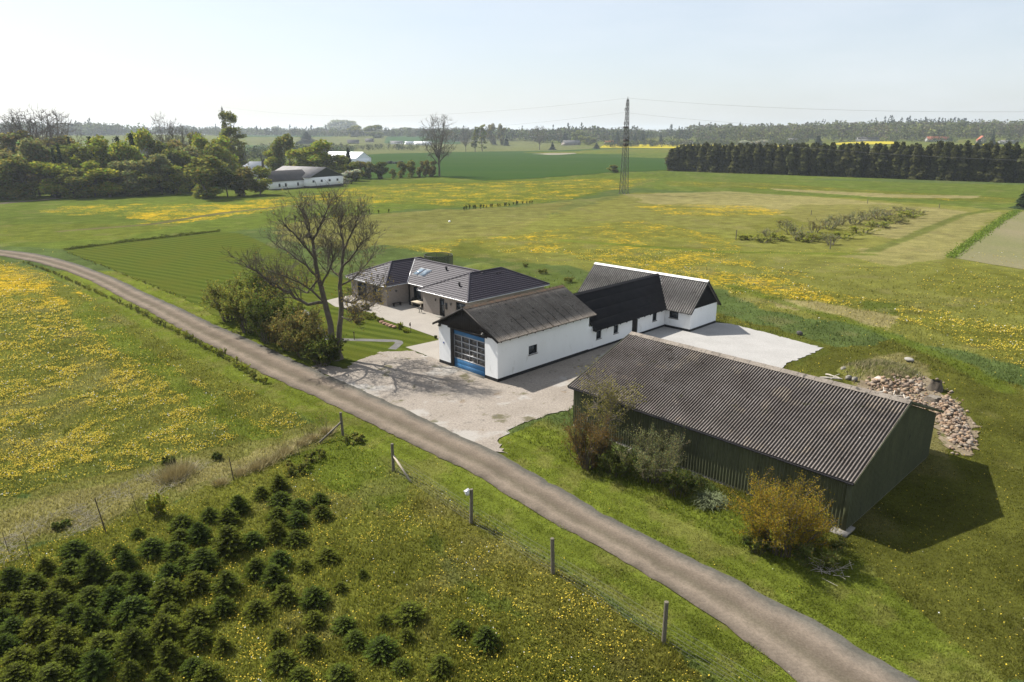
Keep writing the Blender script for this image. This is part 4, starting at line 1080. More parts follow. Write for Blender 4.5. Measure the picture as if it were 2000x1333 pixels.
# ---- big green shed
def shed():
    ang = R(133.3)
    c, s = math.cos(ang), math.sin(ang)
    t = thing('shed', 'long dark green corrugated shed with weathered grey corrugated roof', 'shed', (17.40, 31.90, 0), ang)
    # local x along the length (towards the yard), local y negative towards the back
    L, W1, H, RZ = 19.45, 6.93, 2.98, 5.50
    x0, y0, x1, y1 = .15, -.21, L - .2, -13.25
    def clad(mb, p0, p1, z0, ztop, pitch=.20, amp=.022):
        p0, p1 = np.array(p0, float), np.array(p1, float); d = p1 - p0; Ln = np.linalg.norm(d); d /= Ln; nrm = np.array([d[1], -d[0]])
        u = np.arange(0, Ln + .01, pitch / 8); prof = amp * np.clip(np.sin(2 * np.pi * u / pitch) * 1.8, -1, 1)
        P = p0 + u[:, None] * d + prof[:, None] * nrm
        zt = np.array([ztop(q) for q in u / Ln])
        V = np.concatenate([np.c_[P, np.full(len(u), z0)], np.c_[P, zt]]); n = len(u); k = np.arange(n - 1)
        mb.add(V, np.stack([k, k + 1, k + n + 1, k + n], 1))
    w = MB()
    flat = lambda q: H + .05
    gab = lambda q: H + .05 + (RZ - H - .08) * (1 - abs(2 * q - 1))
    clad(w, (x0, y0), (x1, y0), .10, flat); clad(w, (x1, y1), (x0, y1), .10, flat); clad(w, (x0, y1), (x0, y0), .07, gab); clad(w, (x1, y0), (x1, y1), .07, gab)
    wall = w.build('wall', M['green_sheet'], t)
    cr = MB(); cr.box((x0 - .05, y0 + .035, .1), (x0 + .22, y0 + .06, H - .05)); cr.build('corner_trim', M['green_sheet'], wall)
    p = MB(); p.box((x0 + .03, y0 - .05, -.3), (x1 - .03, y0 - .15 + .14, .14)); p.box((x0 + .10, y1 + .02, -.3), (x0 + .04, y0 - .06, .10)); p.box((x0 + .05, y1 - .02, -.3), (x1, y1 + .1, .28)); p.box((x1 - .1, y1 + .12, -.3), (x1 - .02, y0 - .16, .27)); p.build('plinth', M['concrete'], t)
    r = MB(); ya = 0.07; yb = -13.98
    ym = (ya + yb) / 2
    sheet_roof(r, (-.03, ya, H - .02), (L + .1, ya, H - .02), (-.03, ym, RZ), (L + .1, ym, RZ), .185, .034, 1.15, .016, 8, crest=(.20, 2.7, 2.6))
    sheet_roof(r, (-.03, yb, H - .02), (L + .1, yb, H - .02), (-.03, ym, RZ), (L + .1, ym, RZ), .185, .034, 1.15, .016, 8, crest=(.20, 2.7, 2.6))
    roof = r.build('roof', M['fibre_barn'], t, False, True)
    rc = MB()
    for k in range(18):
        a, b = -.05 + (L + .15) * k / 18, -.05 + (L + .15) * (k + .985) / 18
        for sgn in (-1, 1): rc.add([(a, ym, RZ + .17), (b, ym, RZ + .16), (b, ym + sgn * .33, RZ - .01), (a, ym + sgn * .33, RZ + .0)], [(0, 1, 2, 3)])
    rc.build('ridge_cap', M['fibre_old'], roof, False, True)
    for x in (-.06, L + .13):
        for y in (ya, yb): bb = MB(); bb.bar((x, y, H - .03), (x, ym, RZ - .01), .05, .16); bb.build('bargeboard', M['green_sheet'], t)
    gu = MB(); gu.tubes([[-.02, ya + .05, H - .05, L, ya + .05, H - .05, .05, .05]], 8); gu.build('gutter', M['felt'], roof)
    sl = MB(); sl.box((-.10, -.9, -.1), (.75, .30, .10)); tag(sl.build('concrete_slab', M['concrete']), 'concrete slab at the front corner of the green shed', 'slab').matrix_world = t.matrix_basis
    # grey blocks leaning at the foot of the long wall
    for (px, py, sx, sy, sz, rz, lab) in ((1232, 893, .85, .55, .42, .7, 'rough concrete block between the two bare shrubs at the shed'), (1347, 942, .95, .5, .38, .5, 'rough concrete block beside the spiky grass clump')):
        q = at(px, py); b = MB(); b.box((-sx / 2, -sy / 2, -.05), (sx / 2, sy / 2, sz)); b.box((-sx / 2 + .08, -sy / 2 + .08, sz), (sx / 2 - .1, sy / 2 - .06, sz + .05))
        o = b.build('concrete_block', M['concrete']); o.location = q; o.rotation_euler = (.06, -.05, rz); tag(o, lab, 'block')
shed()
# ------------------------------------------------------------------ trees and shrubs: generators
def grow(rng, p, d, length, r, level, last, segs, tips, up=.12, wig=.16, spread=.75, kids=(2, 3), ratio=.72, side=.5, nseg=3, rr=.68):
    p = np.asarray(p, float); d = norm(d)
    for i in range(nseg):
        d = norm(d + rng.normal(size=3) * wig + np.array([0, 0, up]))
        q = p + d * length / nseg; r2 = r * (1 - (1 - rr) * .55 / nseg * 1.6)
        segs.append([*p, *q, r, r2, level]); p, r = q, r2
        if level < last and (i < nseg - 1) and rng.random() < side:
            e = norm(d + rng.normal(size=3) * spread); grow(rng, p, e, length * ratio * (.6 + .4 * rng.random()), r * .5, level + 1, last, segs, tips, up, wig, spread, kids, ratio, side, nseg, rr)
    if level < last:
        for _ in range(rng.integers(kids[0], kids[1] + 1)):
            e = norm(d + rng.normal(size=3) * spread)
            grow(rng, p, e, length * ratio * (.75 + .4 * rng.random()), r * rr, level + 1, last, segs, tips, up, wig, spread, kids, ratio, side, nseg, rr)
    else: tips.append(p)

def wood(segs, split):
    """thick wood and fine twigs as two builders"""
    S = np.array(segs); a, b = MB(), MB()
    thick = S[:, 8] < split
    for lv in np.unique(S[:, 8]):
        sel = S[S[:, 8] == lv][:, :8]
        (a if lv < split else b).tubes(sel, 8 if lv < 1 else 6 if lv < 2 else 4 if lv < 4 else 3)
    return a, b

TWIG = surf('grey_twigs', (0.165, 0.138, 0.112), (0.125, 0.105, 0.086), 1, .95, 0, 1, .2, 6)
LEAF = {
    'spring': leafmat('fresh_spring_leaves', (.275, .285, .045), (.225, .255, .046)),
    'olive': leafmat('olive_leaves', (.205, .208, .056), (.168, .188, .048)),
    'dark': leafmat('dark_leaves', (.088, .110, .030), (.104, .118, .034)),
    'bronze': leafmat('bronze_buds', (.190, .165, .066), (.165, .152, .055)),
    'needle': leafmat('dark_needles', (.032, .050, .022), (.042, .058, .026), .15),
    'spruce': leafmat('spruce_belt_needles', (.058, .064, .024), (.074, .074, .028), .2),
    'fir': leafmat('young_fir_needles', (.056, .078, .022), (.088, .096, .022), .28),
    'orange': leafmat('orange_buds', (.27, .20, .028), (.25, .19, .028)),
    'red': leafmat('reddish_twigs', (.155, .105, .036), (.15, .10, .036)),
    'blossom': leafmat('white_blossom', (.42, .42, .38), (.36, .37, .33)),
    'grey': leafmat('grey_green_buds', (.215, .215, .105), (.19, .198, .092)),
    'haze': leafmat('bare_twig_mass', (.085, .072, .056), (.075, .066, .054)),
}

def crown_points(rng, n, lobes, shell=.55):
    """leaf spots in uneven lobes (x, y, z, rx, rz)"""
    w = np.array([l[3] ** 2 * l[4] for l in lobes]); k = rng.choice(len(lobes), n, p=w / w.sum())
    d = rng.normal(size=(n, 3)); d /= np.linalg.norm(d, axis=1, keepdims=True)
    rad = rng.random(n) ** shell
    L = np.array(lobes)[k]
    return L[:, :3] + d * rad[:, None] * L[:, 3:5][:, [0, 0, 1]], k

def leafy(seed, H, Wd, leaf, n, size, trunk_h=.22, nl=14, bark='bark', bottom=.15, columnar=False, gaps=.18):
    """one broadleaf prototype: (trunk mesh builder, crown builder)"""
    rng = np.random.default_rng(seed)
    segs, tips = [], []
    tr = H * .014 + .05
    grow(rng, (0, 0, -.2), (rng.normal() * .06, rng.normal() * .06, 1), H * (.34 if not columnar else .55), tr, 0, 3, segs, tips, up=.22, spread=.60 if not columnar else .35, ratio=.66, nseg=3)
    S_ = np.array(segs); k_ = H * .90 / S_[:, 5].max(); S_[:, [2, 5]] *= min(1, k_); rr_ = np.percentile(np.hypot(S_[:, 3], S_[:, 4]), 96); f_ = min(1, Wd * .40 / rr_); S_[:, [0, 1, 3, 4]] *= f_
    a, b = wood(S_, 9)
    lobes = []
    for k in range(nl):
        z = bottom + (1 - bottom) * (rng.random() ** (.9 if not columnar else 1))
        f = math.sin(math.pi * min(1, max(.08, (z - bottom * .4) / (1.06 - bottom * .4)))) ** .6 if not columnar else (1 - abs(z - .5)) ** .5
        th = rng.random() * 2 * math.pi; q = Wd / 2 * f * (.15 + .72 * rng.random())
        s = Wd * (.14 + .10 * rng.random()) * (1 if not columnar else .82)
        lobes.append((q * math.cos(th), q * math.sin(th), min(H * z, H - s * .55), s, s * (.75 + .4 * rng.random())))
    P, k = crown_points(rng, n, lobes)
    keep = vnoise(P[:, 0] / (Wd * .09) + 31, P[:, 2] / (Wd * .09) + P[:, 1] / (Wd * .12), seed) > gaps
    P, k = P[keep], k[keep]; P[:, 2] = np.maximum(P[:, 2], .12)
    tint = (.62 + .62 * rng.random(nl))[k] * (.75 + .5 * rng.random(len(P)))
    hue = np.stack([tint * (1 + .18 * rng.normal(size=len(P))), tint, tint * (1 + .1 * rng.normal(size=len(P)))], 1)
    c = MB(); c.quads(P, size * (.6 + .8 * rng.random(len(P))), rng, .25, np.clip(hue, .2, 2.2))
    return a, c

def bare(seed, H, spread=.62, up=.13, last=5, trunk=.30, r=None, ratio=.72, lean=(0, 0), side=.55, kids=(2, 3), thin=.0006):
    rng = np.random.default_rng(seed); segs, tips = [], []
    grow(rng, (0, 0, -.2), (lean[0], lean[1], 1), H * trunk, r or H * .017, 0, last, segs, tips, up=up, spread=spread, ratio=ratio, wig=.13, side=side, kids=kids)
    z = max(s[5] for s in segs); S = np.array(segs); S[:, :6] *= H / z; S[:, 6:8] = np.maximum(S[:, 6:8], H * thin)
    return wood(S, last - 1), np.array(tips) * H / z

def conifer(seed, H, Wd, n=420, full=False, lay=26):
    rng = np.random.default_rng(seed); a = MB(); a.tubes([[0, 0, -.2, 0, 0, H * .97, H * .013, H * .002]], 6); c = MB()
    z = np.repeat(np.linspace(.03, .985, lay), n // lay); m = len(z); z = z + rng.normal(size=m) * .012
    prof = (np.clip(1 - np.clip(z, 0, 1) ** 7, .12, 1) if full else np.clip(1 - z, .03, 1)) * (1 if full else 1)
    if full: prof = np.minimum(prof, .80 + .2 * np.sin(z * 9 + seed))
    prof = prof * np.interp(z, np.linspace(0, 1.05, lay + 4), .72 + .5 * rng.random(lay + 4))
    L = Wd / 2 * prof * (.72 + .38 * rng.random(m)); th = rng.random(m) * 2 * np.pi
    dx, dy = np.cos(th), np.sin(th); droop = (.22 + .25 * (1 - z)) * L
    z0 = np.clip(z, .01, .99) * H; wd = L * (.20 + .12 * rng.random(m)) + .06 * Wd
    base = np.stack([dx * L * .12, dy * L * .12, z0], 1); tip = np.stack([dx * L, dy * L, np.maximum(z0 - droop, .05)], 1)
    mid = (base + tip) / 2 + np.stack([0 * dx, 0 * dx, .10 * L], 1); s = np.stack([-dy * wd, dx * wd, -.10 * L], 1)
    V = np.stack([base, mid - s, tip, mid + s], 1).reshape(-1, 3); F = np.arange(m * 4).reshape(-1, 4)
    F3 = np.concatenate([F[:, [0, 1, 2]], F[:, [0, 2, 3]]])
    col = np.repeat((.55 + .8 * rng.random(m))[:, None] * np.array((1.0, 1, 1)), 4, 0)
    c.add(V, F3, col)
    k = int(m * 1.1); t = rng.random(k); idx = rng.integers(0, m, k)      # ragged sprays along the boughs
    P = base[idx] + (tip - base)[idx] * (.35 + .7 * t)[:, None] + rng.normal(size=(k, 3)) * .03 * Wd
    c.quads(P, Wd * (.06 + .07 * rng.random(k)), rng, .2, (.6 + .8 * rng.random(k))[:, None] * np.ones(3))
    return a, c

def young_fir(seed, H, Wd):
    rng = np.random.default_rng(seed); a = MB(); a.tubes([[0, 0, -.1, 0, 0, H * .98, .03, .006]], 6); c = MB()
    tri, cols = [], []
    nw = 12
    for w in range(nw):
        f = w / (nw - .3); zc = H * (.05 + .90 * f)
        Lw = Wd / 2 * (1 - f ** 1.7) ** .85 * (1.02 if w else .92) + .04
        nb = int(15 - 7 * f); off = rng.random() * 6
        for b in range(nb):
            th = off + 2 * math.pi * b / nb + rng.normal() * .15; L = Lw * (.78 + .34 * rng.random())
            d = np.array([math.cos(th), math.sin(th), .10 + .35 * f + rng.normal() * .07]); sidev = np.array([-math.sin(th), math.cos(th), 0])
            p0 = np.array([0, 0, zc + rng.normal() * .02]); tint = .60 + .75 * rng.random()
            nt = max(3, int(L / .075))
            for k in range(nt + 1):
                u = (k + .6) / (nt + .6); q = p0 + d * L * u + np.array([0, 0, -.07 * L * math.sin(u * 2.2)])
                tl = (.24 * L * (1.05 - u) + .055) * (.8 + .4 * rng.random())
                tc_ = tint * (.8 + .4 * rng.random()); tipc = np.array((1.5, 1.55, .95)) if u > .75 else np.ones(3)
                dirs = (d + sidev * 1.0, d - sidev * 1.0) if k < nt else (d,)
                for e in dirs:
                    e = norm(e + np.array([0, 0, .10 + rng.normal() * .18])); g = norm(np.cross(e, (0, 0, 1)) + np.array([0, 0, rng.normal() * .5])) * (.036 + .014 * rng.random())
                    tri += [q - g, q + g, q + e * tl]; cols += [tc_ * tipc] * 3
                    g2 = norm(np.cross(e, g)) * .03
                    tri += [q - g2, q + g2, q + e * tl * .9]; cols += [tc_ * tipc * .85] * 3
    c.add(np.array(tri), np.arange(len(tri)).reshape(-1, 3), np.array(cols))
    return a, c

def shrub(seed, H, Wd, n, size, stems=9, lean=.55, buds=True, low=.05, last=3):
    """many-stemmed shrub: stems from the ground, small leaves along the outer shoots"""
    rng = np.random.default_rng(seed); segs, tips = [], []
    for k in range(stems):
        th = 2 * math.pi * (k + rng.random() * .7) / stems; l = lean * (.25 + .9 * rng.random())
        grow(rng, (math.cos(th) * Wd * .17, math.sin(th) * Wd * .17, -.05), (math.cos(th) * l, math.sin(th) * l, 1), H * (.30 + .12 * rng.random()), .012 * H + .008, 0, last, segs, tips, up=.10, spread=.42, ratio=.74, side=.55, nseg=3, kids=(2, 2))
    S = np.array(segs); z = S[:, 5].max(); S[:, [2, 5]] *= H / z
    sx = Wd / 2 / np.percentile(np.hypot(S[:, 3], S[:, 4]), 97); S[:, [0, 1, 3, 4]] *= sx; S[:, 6:8] = np.maximum(S[:, 6:8], .004)
    a = MB(); a.tubes(S[:, :8], 3)
    sh = S[(S[:, 8] >= last - 1) | ((S[:, 8] >= last - 2) & (rng.random(len(S)) < .75)) | (rng.random(len(S)) < .35)]; i = rng.integers(0, len(sh), n); t = rng.random(n)
    P = sh[i, :3] + (sh[i, 3:6] - sh[i, :3]) * t[:, None] + rng.normal(size=(n, 3)) * .05 * np.array([1, 1, .8]) * Wd / 2.5
    P[:, 2] = np.maximum(P[:, 2], low)
    th = np.arctan2(P[:, 1], P[:, 0]); lump = .72 + .55 * vnoise(P[:, 0] / (.22 * Wd) + 9, P[:, 2] / (.22 * Wd) + P[:, 1] / (.25 * Wd), seed)
    tint = lump * (.65 + .6 * rng.random(n))
    hue = np.stack([tint * (1 + .15 * rng.normal(size=n)), tint, tint * (1 + .1 * rng.normal(size=n))], 1)
    c = MB(); c.quads(P, size * (.6 + .8 * rng.random(n)), rng, .2, np.clip(hue, .2, 2.2))
    return a, c

def plant(name, label, cat, parts, mats, loc=(0, 0, 0), group=None, names=('trunk', 'crown'), rotz=0.0, scale=(1, 1, 1)):
    t = thing(name, label, cat, loc, rotz, group); t.scale = scale
    parts[0].build(names[0], mats[0], t)
    parts[1].build(names[1], mats[1], t, False, True)
    return t

# ------------------------------------------------------------------ the old tree by the track
def old_tree():
    rng = np.random.default_rng(5)
    base = at(655, 703)
    t = thing('old_tree', 'big bare forked tree with two trunks standing at the edge of the yard', 'tree', base, 0)
    D = base[1]; s = D / math.cos(PITCH) / F_PX * 1.0
    sc = np.linalg.norm(np.array([base[0], base[1], CAM_H])) / F_PX * 1.0
    def pt(px, py, depth=0.0):
        """spot in the tree's plane (facing the viewer), pushed back by depth metres"""
        d = ray(px, py); y = D + depth; k = y / d[1]; q = np.array([d[0] * k, y, CAM_H + d[2] * k]); return q - base
    segs, tips = [], []
    def limb(pts, r0, r1, lv=0):
        P = [np.asarray(p, float) for p in pts]; n = len(P) - 1; out = []
        for i in range(n):
            for k in range(3):
                a = P[i] + (P[i + 1] - P[i]) * k / 3; b = P[i] + (P[i + 1] - P[i]) * (k + 1) / 3
                ra = r0 + (r1 - r0) * (i + k / 3) / n; rb = r0 + (r1 - r0) * (i + (k + 1) / 3) / n
                j = rng.normal(size=3) * .04
                segs.append([*(a if not out else out[-1]), *(b + j), ra, rb, lv]); out.append(b + j)
        return out, r1
    def fringe(path, r, dens, length, last=5, up=.10, spread=.55, start=.2):
        n = len(path)
        for i in range(int(n * start), n):
            for _ in range(dens):
                d = norm(np.array([rng.normal(), rng.normal(), .35 + .5 * rng.random()]) + norm(path[i] - path[max(0, i - 2)]) * .9)
                grow(rng, path[i], d, length * (.6 + .6 * rng.random()) * (1.15 - .4 * i / n), r * .42 * (1.2 - .5 * i / n), 2, last, segs, tips, up, .17, spread, (2, 2), .74, .42)
    L, _ = limb([pt(656, 706), pt(648, 655), pt(636, 590, .3), pt(622, 545, .4), pt(616, 505, .2), pt(612, 470, 0)], .33, .13)
    Rr, _ = limb([pt(660, 706, .2), pt(663, 655, .4), pt(666, 600, .6), pt(664, 560, .6), pt(668, 520, .5), pt(672, 488, .6)], .29, .12)
    for pth, r0, ln in (
        ([L[-1], pt(604, 452, .2), pt(594, 428, .6), pt(585, 405, .9)], .13, 1.5), ([L[-1], pt(622, 448, -.4), pt(634, 425, -.8), pt(640, 402, -1.0)], .12, 1.5),
        ([L[-4], pt(600, 488, -.8), pt(578, 462, -1.5), pt(556, 440, -2.0)], .12, 1.5), ([L[-7], pt(598, 520, .8), pt(566, 494, 1.8), pt(540, 478, 2.6)], .11, 1.5),
        ([L[-8], pt(648, 518, -1.2), pt(650, 500, -1.6), pt(646, 470, -1.8)], .10, 1.3), ([L[-10], pt(598, 560, -1.0), pt(560, 540, -1.8), pt(520, 528, -2.2)], .11, 1.4),
        ([L[5], pt(600, 596, -.6), pt(566, 574, -1.0), pt(530, 556, -1.2), pt(500, 530, -1.0), pt(478, 518, -.8)], .16, 1.6), ([L[8], pt(600, 572, 1.2), pt(570, 560, 2.0), pt(545, 552, 2.4)], .09, 1.2),
        ([Rr[-1], pt(668, 460, .8), pt(664, 440, 1.0), pt(670, 418, 1.2)], .11, 1.4), ([Rr[-1], pt(684, 462, 0), pt(694, 440, -.4), pt(700, 425, -.6)], .10, 1.4),
        ([Rr[-4], pt(688, 500, -1.0), pt(704, 478, -1.8), pt(722, 462, -2.2)], .10, 1.4), ([Rr[-7], pt(690, 545, 1.2), pt(712, 520, 2.0), pt(730, 500, 2.4)], .09, 1.3),
        ([Rr[6], pt(690, 592, -.8), pt(718, 575, -1.4), pt(744, 556, -1.8)], .10, 1.2), ([Rr[5], pt(690, 610, 1.0), pt(716, 604, 1.6), pt(738, 590, 1.8)], .08, 1.1),
        ([Rr[-6], pt(650, 530, 1.6), pt(642, 510, 2.6), pt(640, 480, 3.2)], .09, 1.3), ([Rr[4], pt(684, 628, -1.2), pt(702, 614, -2.0)], .07, 1.0)):
        path, r1 = limb(pth, r0, r0 * .35, 1)
        fringe(path, r0 * .60, 3, ln * .82)
    fl = [[*pt(656, 708), *pt(655, 690), .62, .36, 0], [*pt(662, 707, .2), *pt(661, 690, .3), .56, .34, 0]]
    S = np.array(segs + fl); S[:, 6:8] = np.maximum(S[:, 6:8], .009)
    a, b = wood(S, 2)
    a.build('trunk', M['bark'], t, True); b.build('twigs', M['bark'], t)
    T = np.array(tips); low = T[T[:, 2] < 8.0]; P = np.repeat(low, 3, 0) + rng.normal(size=(len(low) * 3, 3)) * .22
    P = P[rng.random(len(P)) < .16]; hi = T[rng.random(len(T)) < .04]; P = np.concatenate([P, hi])
    c = MB(); c.quads(P, .10 + .10 * rng.random(len(P)), rng, .1, (.7 + .9 * rng.random(len(P)))[:, None] * np.array((1.15, 1, .8))); c.build('leaves', LEAF['bronze'], t, False, True)
    nst = MB(); q = pt(603, 461, .1); ns = []
    for k in range(130):
        th = rng.random() * 6.3; e = rng.random() * 6.3; p = q + np.array([math.cos(th) * .22, math.sin(th) * .22, rng.normal() * .10]); ns.append([*p, *(p + np.array([math.cos(e), math.sin(e), rng.normal() * .3]) * .35), .012, .008])
    nst.tubes(ns, 3); o = nst.build('nest', M['bark']); o.location = base; tag(o, 'stick nest in the upper fork of the big bare tree', 'nest')
old_tree()

def roadside_shrubs():
    spec = [((448, 626), 530, 84, 'olive', 'tall spreading olive shrub at the upper end of the roadside group', 31, 9000), ((486, 648), 545, 92, 'olive', 'broad olive shrub second from the lawn in the roadside group', 32, 10000),
            ((516, 622), 510, 92, 'dark', 'tallest dark shrub standing behind the others beside the bare tree', 33, 10000), ((528, 668), 572, 88, 'dark', 'dark shrub in front of the tallest one, at the track side', 39, 9000), ((566, 684), 600, 86, 'bronze', 'low bronze leaved shrub in the middle of the roadside group', 34, 8000),
            ((600, 698), 622, 80, 'bronze', 'rounded brownish shrub third from the foot of the big tree', 35, 7000), ((632, 714), 652, 72, 'dark', 'small glossy dark shrub at the foot of the big bare tree', 36, 7000),
            ((596, 650), 592, 72, 'bronze', 'open twiggy shrub behind the bronze shrubs by the garden path', 37, 4500), ((552, 644), 575, 84, 'olive', 'dense olive shrub between the tall dark ones and the bare tree', 38, 8000)]
    for (px, py), top, wpx, kind, lab, sd, n in spec:
        b = at(px, py); D = b[1]; H = rise(px, D, top) * .98; W = wpx * np.linalg.norm([b[0], b[1], CAM_H]) / F_PX
        plant('shrub', lab, 'shrub', shrub(sd, H, W, n, .15, 16, .55, low=.15), (M['bark'], LEAF[kind]), b, 'shrubs along the track below the big tree', ('stems', 'foliage'))
roadside_shrubs()

def shed_shrubs():
    def put(px, py, top, wpx, kind, lab, sd, n, size, name='shrub', stems=14, lean=.6, last=3, bark='bark'):
        b = at(px, py); H = rise(px, b[1], top); W = wpx * np.linalg.norm([b[0], b[1], CAM_H]) / F_PX
        return plant(name, lab, 'shrub', shrub(sd, H, W, n, size, stems, lean, last=last), (M[bark], LEAF[kind]), b, 'shrubs in front of the green shed', ('stems', 'foliage'))
    put(1525, 1072, 930, 178, 'orange', 'round golden orange budding shrub at the front corner of the green shed', 41, 24000, .060, stems=34)
    put(1148, 912, 800, 100, 'red', 'reddish twiggy shrub at the yard end of the green shed', 42, 11000, .06, stems=26)
    put(1275, 935, 835, 128, 'grey', 'grey green loose shrub in the middle of the long shed wall', 43, 13000, .06, stems=28)
    put(1205, 925, 868, 90, 'dark', 'low dark undergrowth shrub between the two taller bare shrubs', 44, 5000, .09)
    put(1325, 965, 905, 90, 'dark', 'low dark shrub next to the spiky grass clump', 45, 5000, .09)
    put(1590, 1092, 1048, 110, 'dark', 'low dark green shrub under the orange one', 46, 5000, .09)
    put(1480, 1075, 1035, 60, 'dark', 'small dark shrub left of the orange one', 47, 2600, .08)
    # young sparse tree
    b = at(1182, 892); H = rise(1182, b[1], 712)
    (a, tw), tips = bare(48, H, .62, .08, 5, .24, .085, .78, thin=.0022)
    rng = np.random.default_rng(48)
    P = np.repeat(tips, 5, 0) + rng.normal(size=(len(tips) * 5, 3)) * .15; tw_ = MB(); 
    t = thing('young_tree', 'slender young tree with few leaves in front of the green shed', 'tree', b); a.build('trunk', M['bark_pale'], t); tw.build('twigs', TWIG, t)
    c = MB(); c.quads(P, .07 + .06 * rng.random(len(P)), rng, .1, (.7 + .9 * rng.random(len(P)))[:, None] * np.ones(3)); c.build('leaves', LEAF['bronze'], t, False, True)
    # spiky clump
    b = at(1388, 985); rng = np.random.default_rng(49); n = 420; mb = MB()
    th = rng.random(n) * 6.283; el = .25 + rng.random(n) * 1.1; L = .55 + .45 * rng.random(n)
    q = rng.normal(size=(n, 2)) * .28; p = np.c_[q, np.zeros(n)]; mid = p + np.c_[np.cos(th) * np.cos(el), np.sin(th) * np.cos(el), np.sin(el)] * (L * .6)[:, None]; tip = mid + np.c_[np.cos(th) * .5, np.sin(th) * .5, np.sin(el) * .1 - .12] * L[:, None]
    w = np.c_[-np.sin(th), np.cos(th), 0 * th] * .022
    V = np.stack([p - w, p + w, mid + w, mid - w, tip], 1).reshape(-1, 3); k = np.arange(n)[:, None] * 5
    mb.add(V, np.concatenate([k + [0, 1, 2], k + [0, 2, 3], k + [3, 2, 4]]), np.repeat((.6 + .8 * rng.random(n))[:, None] * np.array((.09, .105, .05)), 5, 0))
    o = mb.build('grass_clump', M['straw'], None, False, True); o.location = b; tag(o, 'spiky grey green grass clump at the foot of the shed wall', 'plant')
    # brushwood
    mb = MB(); rng = np.random.default_rng(50); S = []
    for k in range(46):
        th = rng.random() * 6.3; p = rng.normal(size=2) * .45; S.append([p[0], p[1], .03 + .1 * rng.random(), p[0] + math.cos(th) * .7, p[1] + math.sin(th) * .7, .10 + .35 * rng.random(), .016, .006])
    mb.tubes(S, 4); o = mb.build('brushwood_heap', M['dead_wood']); o.location = at(1618, 1112); tag(o, 'small heap of cut branches beside the orange shrub', 'branches')
shed_shrubs()

# ------------------------------------------------------------------ the young fir plantation
def firs():
    A = [(355,690,120),(340,780,110),(455,790,150),(60,840,110),(160,850,100),(220,780,80),(30,940,90),(130,940,120),(250,940,130),(300,870,110),(430,910,130),(560,840,110),(600,760,90),(660,860,120),(720,680,120),(650,620,60),(745,635,70),(830,700,110),(860,560,110),(850,630,90),(990,530,90),(940,620,110),(1075,545,100),(1125,490,100),(1080,650,160),(1190,640,110),(1230,430,80),(1315,390,90),(1320,450,110),(1410,480,100),(1505,455,90),(1310,530,100),(1400,545,100),(1515,520,90),(1515,580,110),(1300,610,110),(1395,630,110),(1540,715,110),(1435,770,80),(1320,740,110),(1210,785,110),(1290,815,120),(960,740,140),(800,800,110),(790,890,150),(930,840,130),(1070,850,130),(540,930,120),(630,970,160),(800,985,100),(930,1010,140),(1050,960,110),(1210,970,120),(1340,900,120),(1480,915,130),(1600,870,70),(1480,1020,100),(1620,1040,110),(1310,1110,90),(1460,1140,100),(1050,1150,80),(940,1110,110),(800,1190,120),(780,1070,150),(665,1050,100),(490,1130,150),(640,1150,170),(310,1120,140),(180,1060,130),(350,1010,120),(70,1065,110),(30,1150,100),(90,1210,130),(320,1220,120),(460,1250,140),(90,1300,150),(250,1290,160),(620,1280,90),(910,1240,100),(980,1290,120),(750,1300,90),(1325,1210,130),(1410,1280,100),(1600,1270,120),(440,1040,110),(20,1020,80),(870,760,90),(560,700,80),(1010,760,90),(690,940,90),(380,950,90),(210,1180,90),(560,1040,80)]
    B = [(345,835,50),(235,885,60),(255,1050,100),(310,1120,100),(440,1040,80),(555,990,140),(430,1150,140),(545,1110,80),(785,1065,90),(905,1120,120),(230,1270,130),(700,1240,110),(520,1240,90)]
    L = [(x / 2.41, 780 + y / 2.41, w / 2.41) for x, y, w in A] + [(560 + x / 2.326, 760 + y / 2.326, w / 2.326) for x, y, w in B]
    kept = []
    for x, y, w in L:
        if all((x - a) ** 2 + (y - b) ** 2 > (.30 * (w + c)) ** 2 for a, b, c in kept): kept.append((x, y, w))
    protos = []
    rng = np.random.default_rng(60)
    for k in range(7):
        t = thing('young_fir', None, None, (0, 0, -50)); a, c = young_fir(70 + k, 1.0 + .22 * (k % 3) * .5, 1.12); a.build('trunk', M['bark'], t); c.build('branches', LEAF['fir'], t, False, True); protos.append(t)
    special = {  # the ones that stand out
        (785, 1065): 'small young fir on the left of the pair standing alone in the grass', (905, 1120): 'small young fir on the right of the pair standing alone in the grass',
        (345, 835): 'tiny fir seedling apart from the others in the open grass', (555, 990): 'dense round young fir with dandelions to its right, largest of the open grass group'}
    used = set()
    for i, (x, y, w) in enumerate(kept):
        b = at(x, y + .40 * w); wm = w * np.linalg.norm([b[0], b[1], CAM_H]) / F_PX * .96
        k = i % 7; o = protos[k] if k not in used else copy_tree(protos[k]); used.add(k)
        o.location = b; s = wm / 1.12; o.scale = (s, s, s * (.60 + .28 * rng.random() ** 2)); o.rotation_euler = (0, 0, rng.random() * 6.28)
        lab = 'dark green bushy young fir in the crowded planting' if x < 540 else 'scattered young fir in the dandelion grass beside the planting'
        for (sx, sy), l2 in special.items():
            if abs(560 + sx / 2.326 - x) < 1 and abs(760 + sy / 2.326 - y) < 1: lab = l2
        tag(o, lab, 'young fir', 'young firs in the planting')
firs()
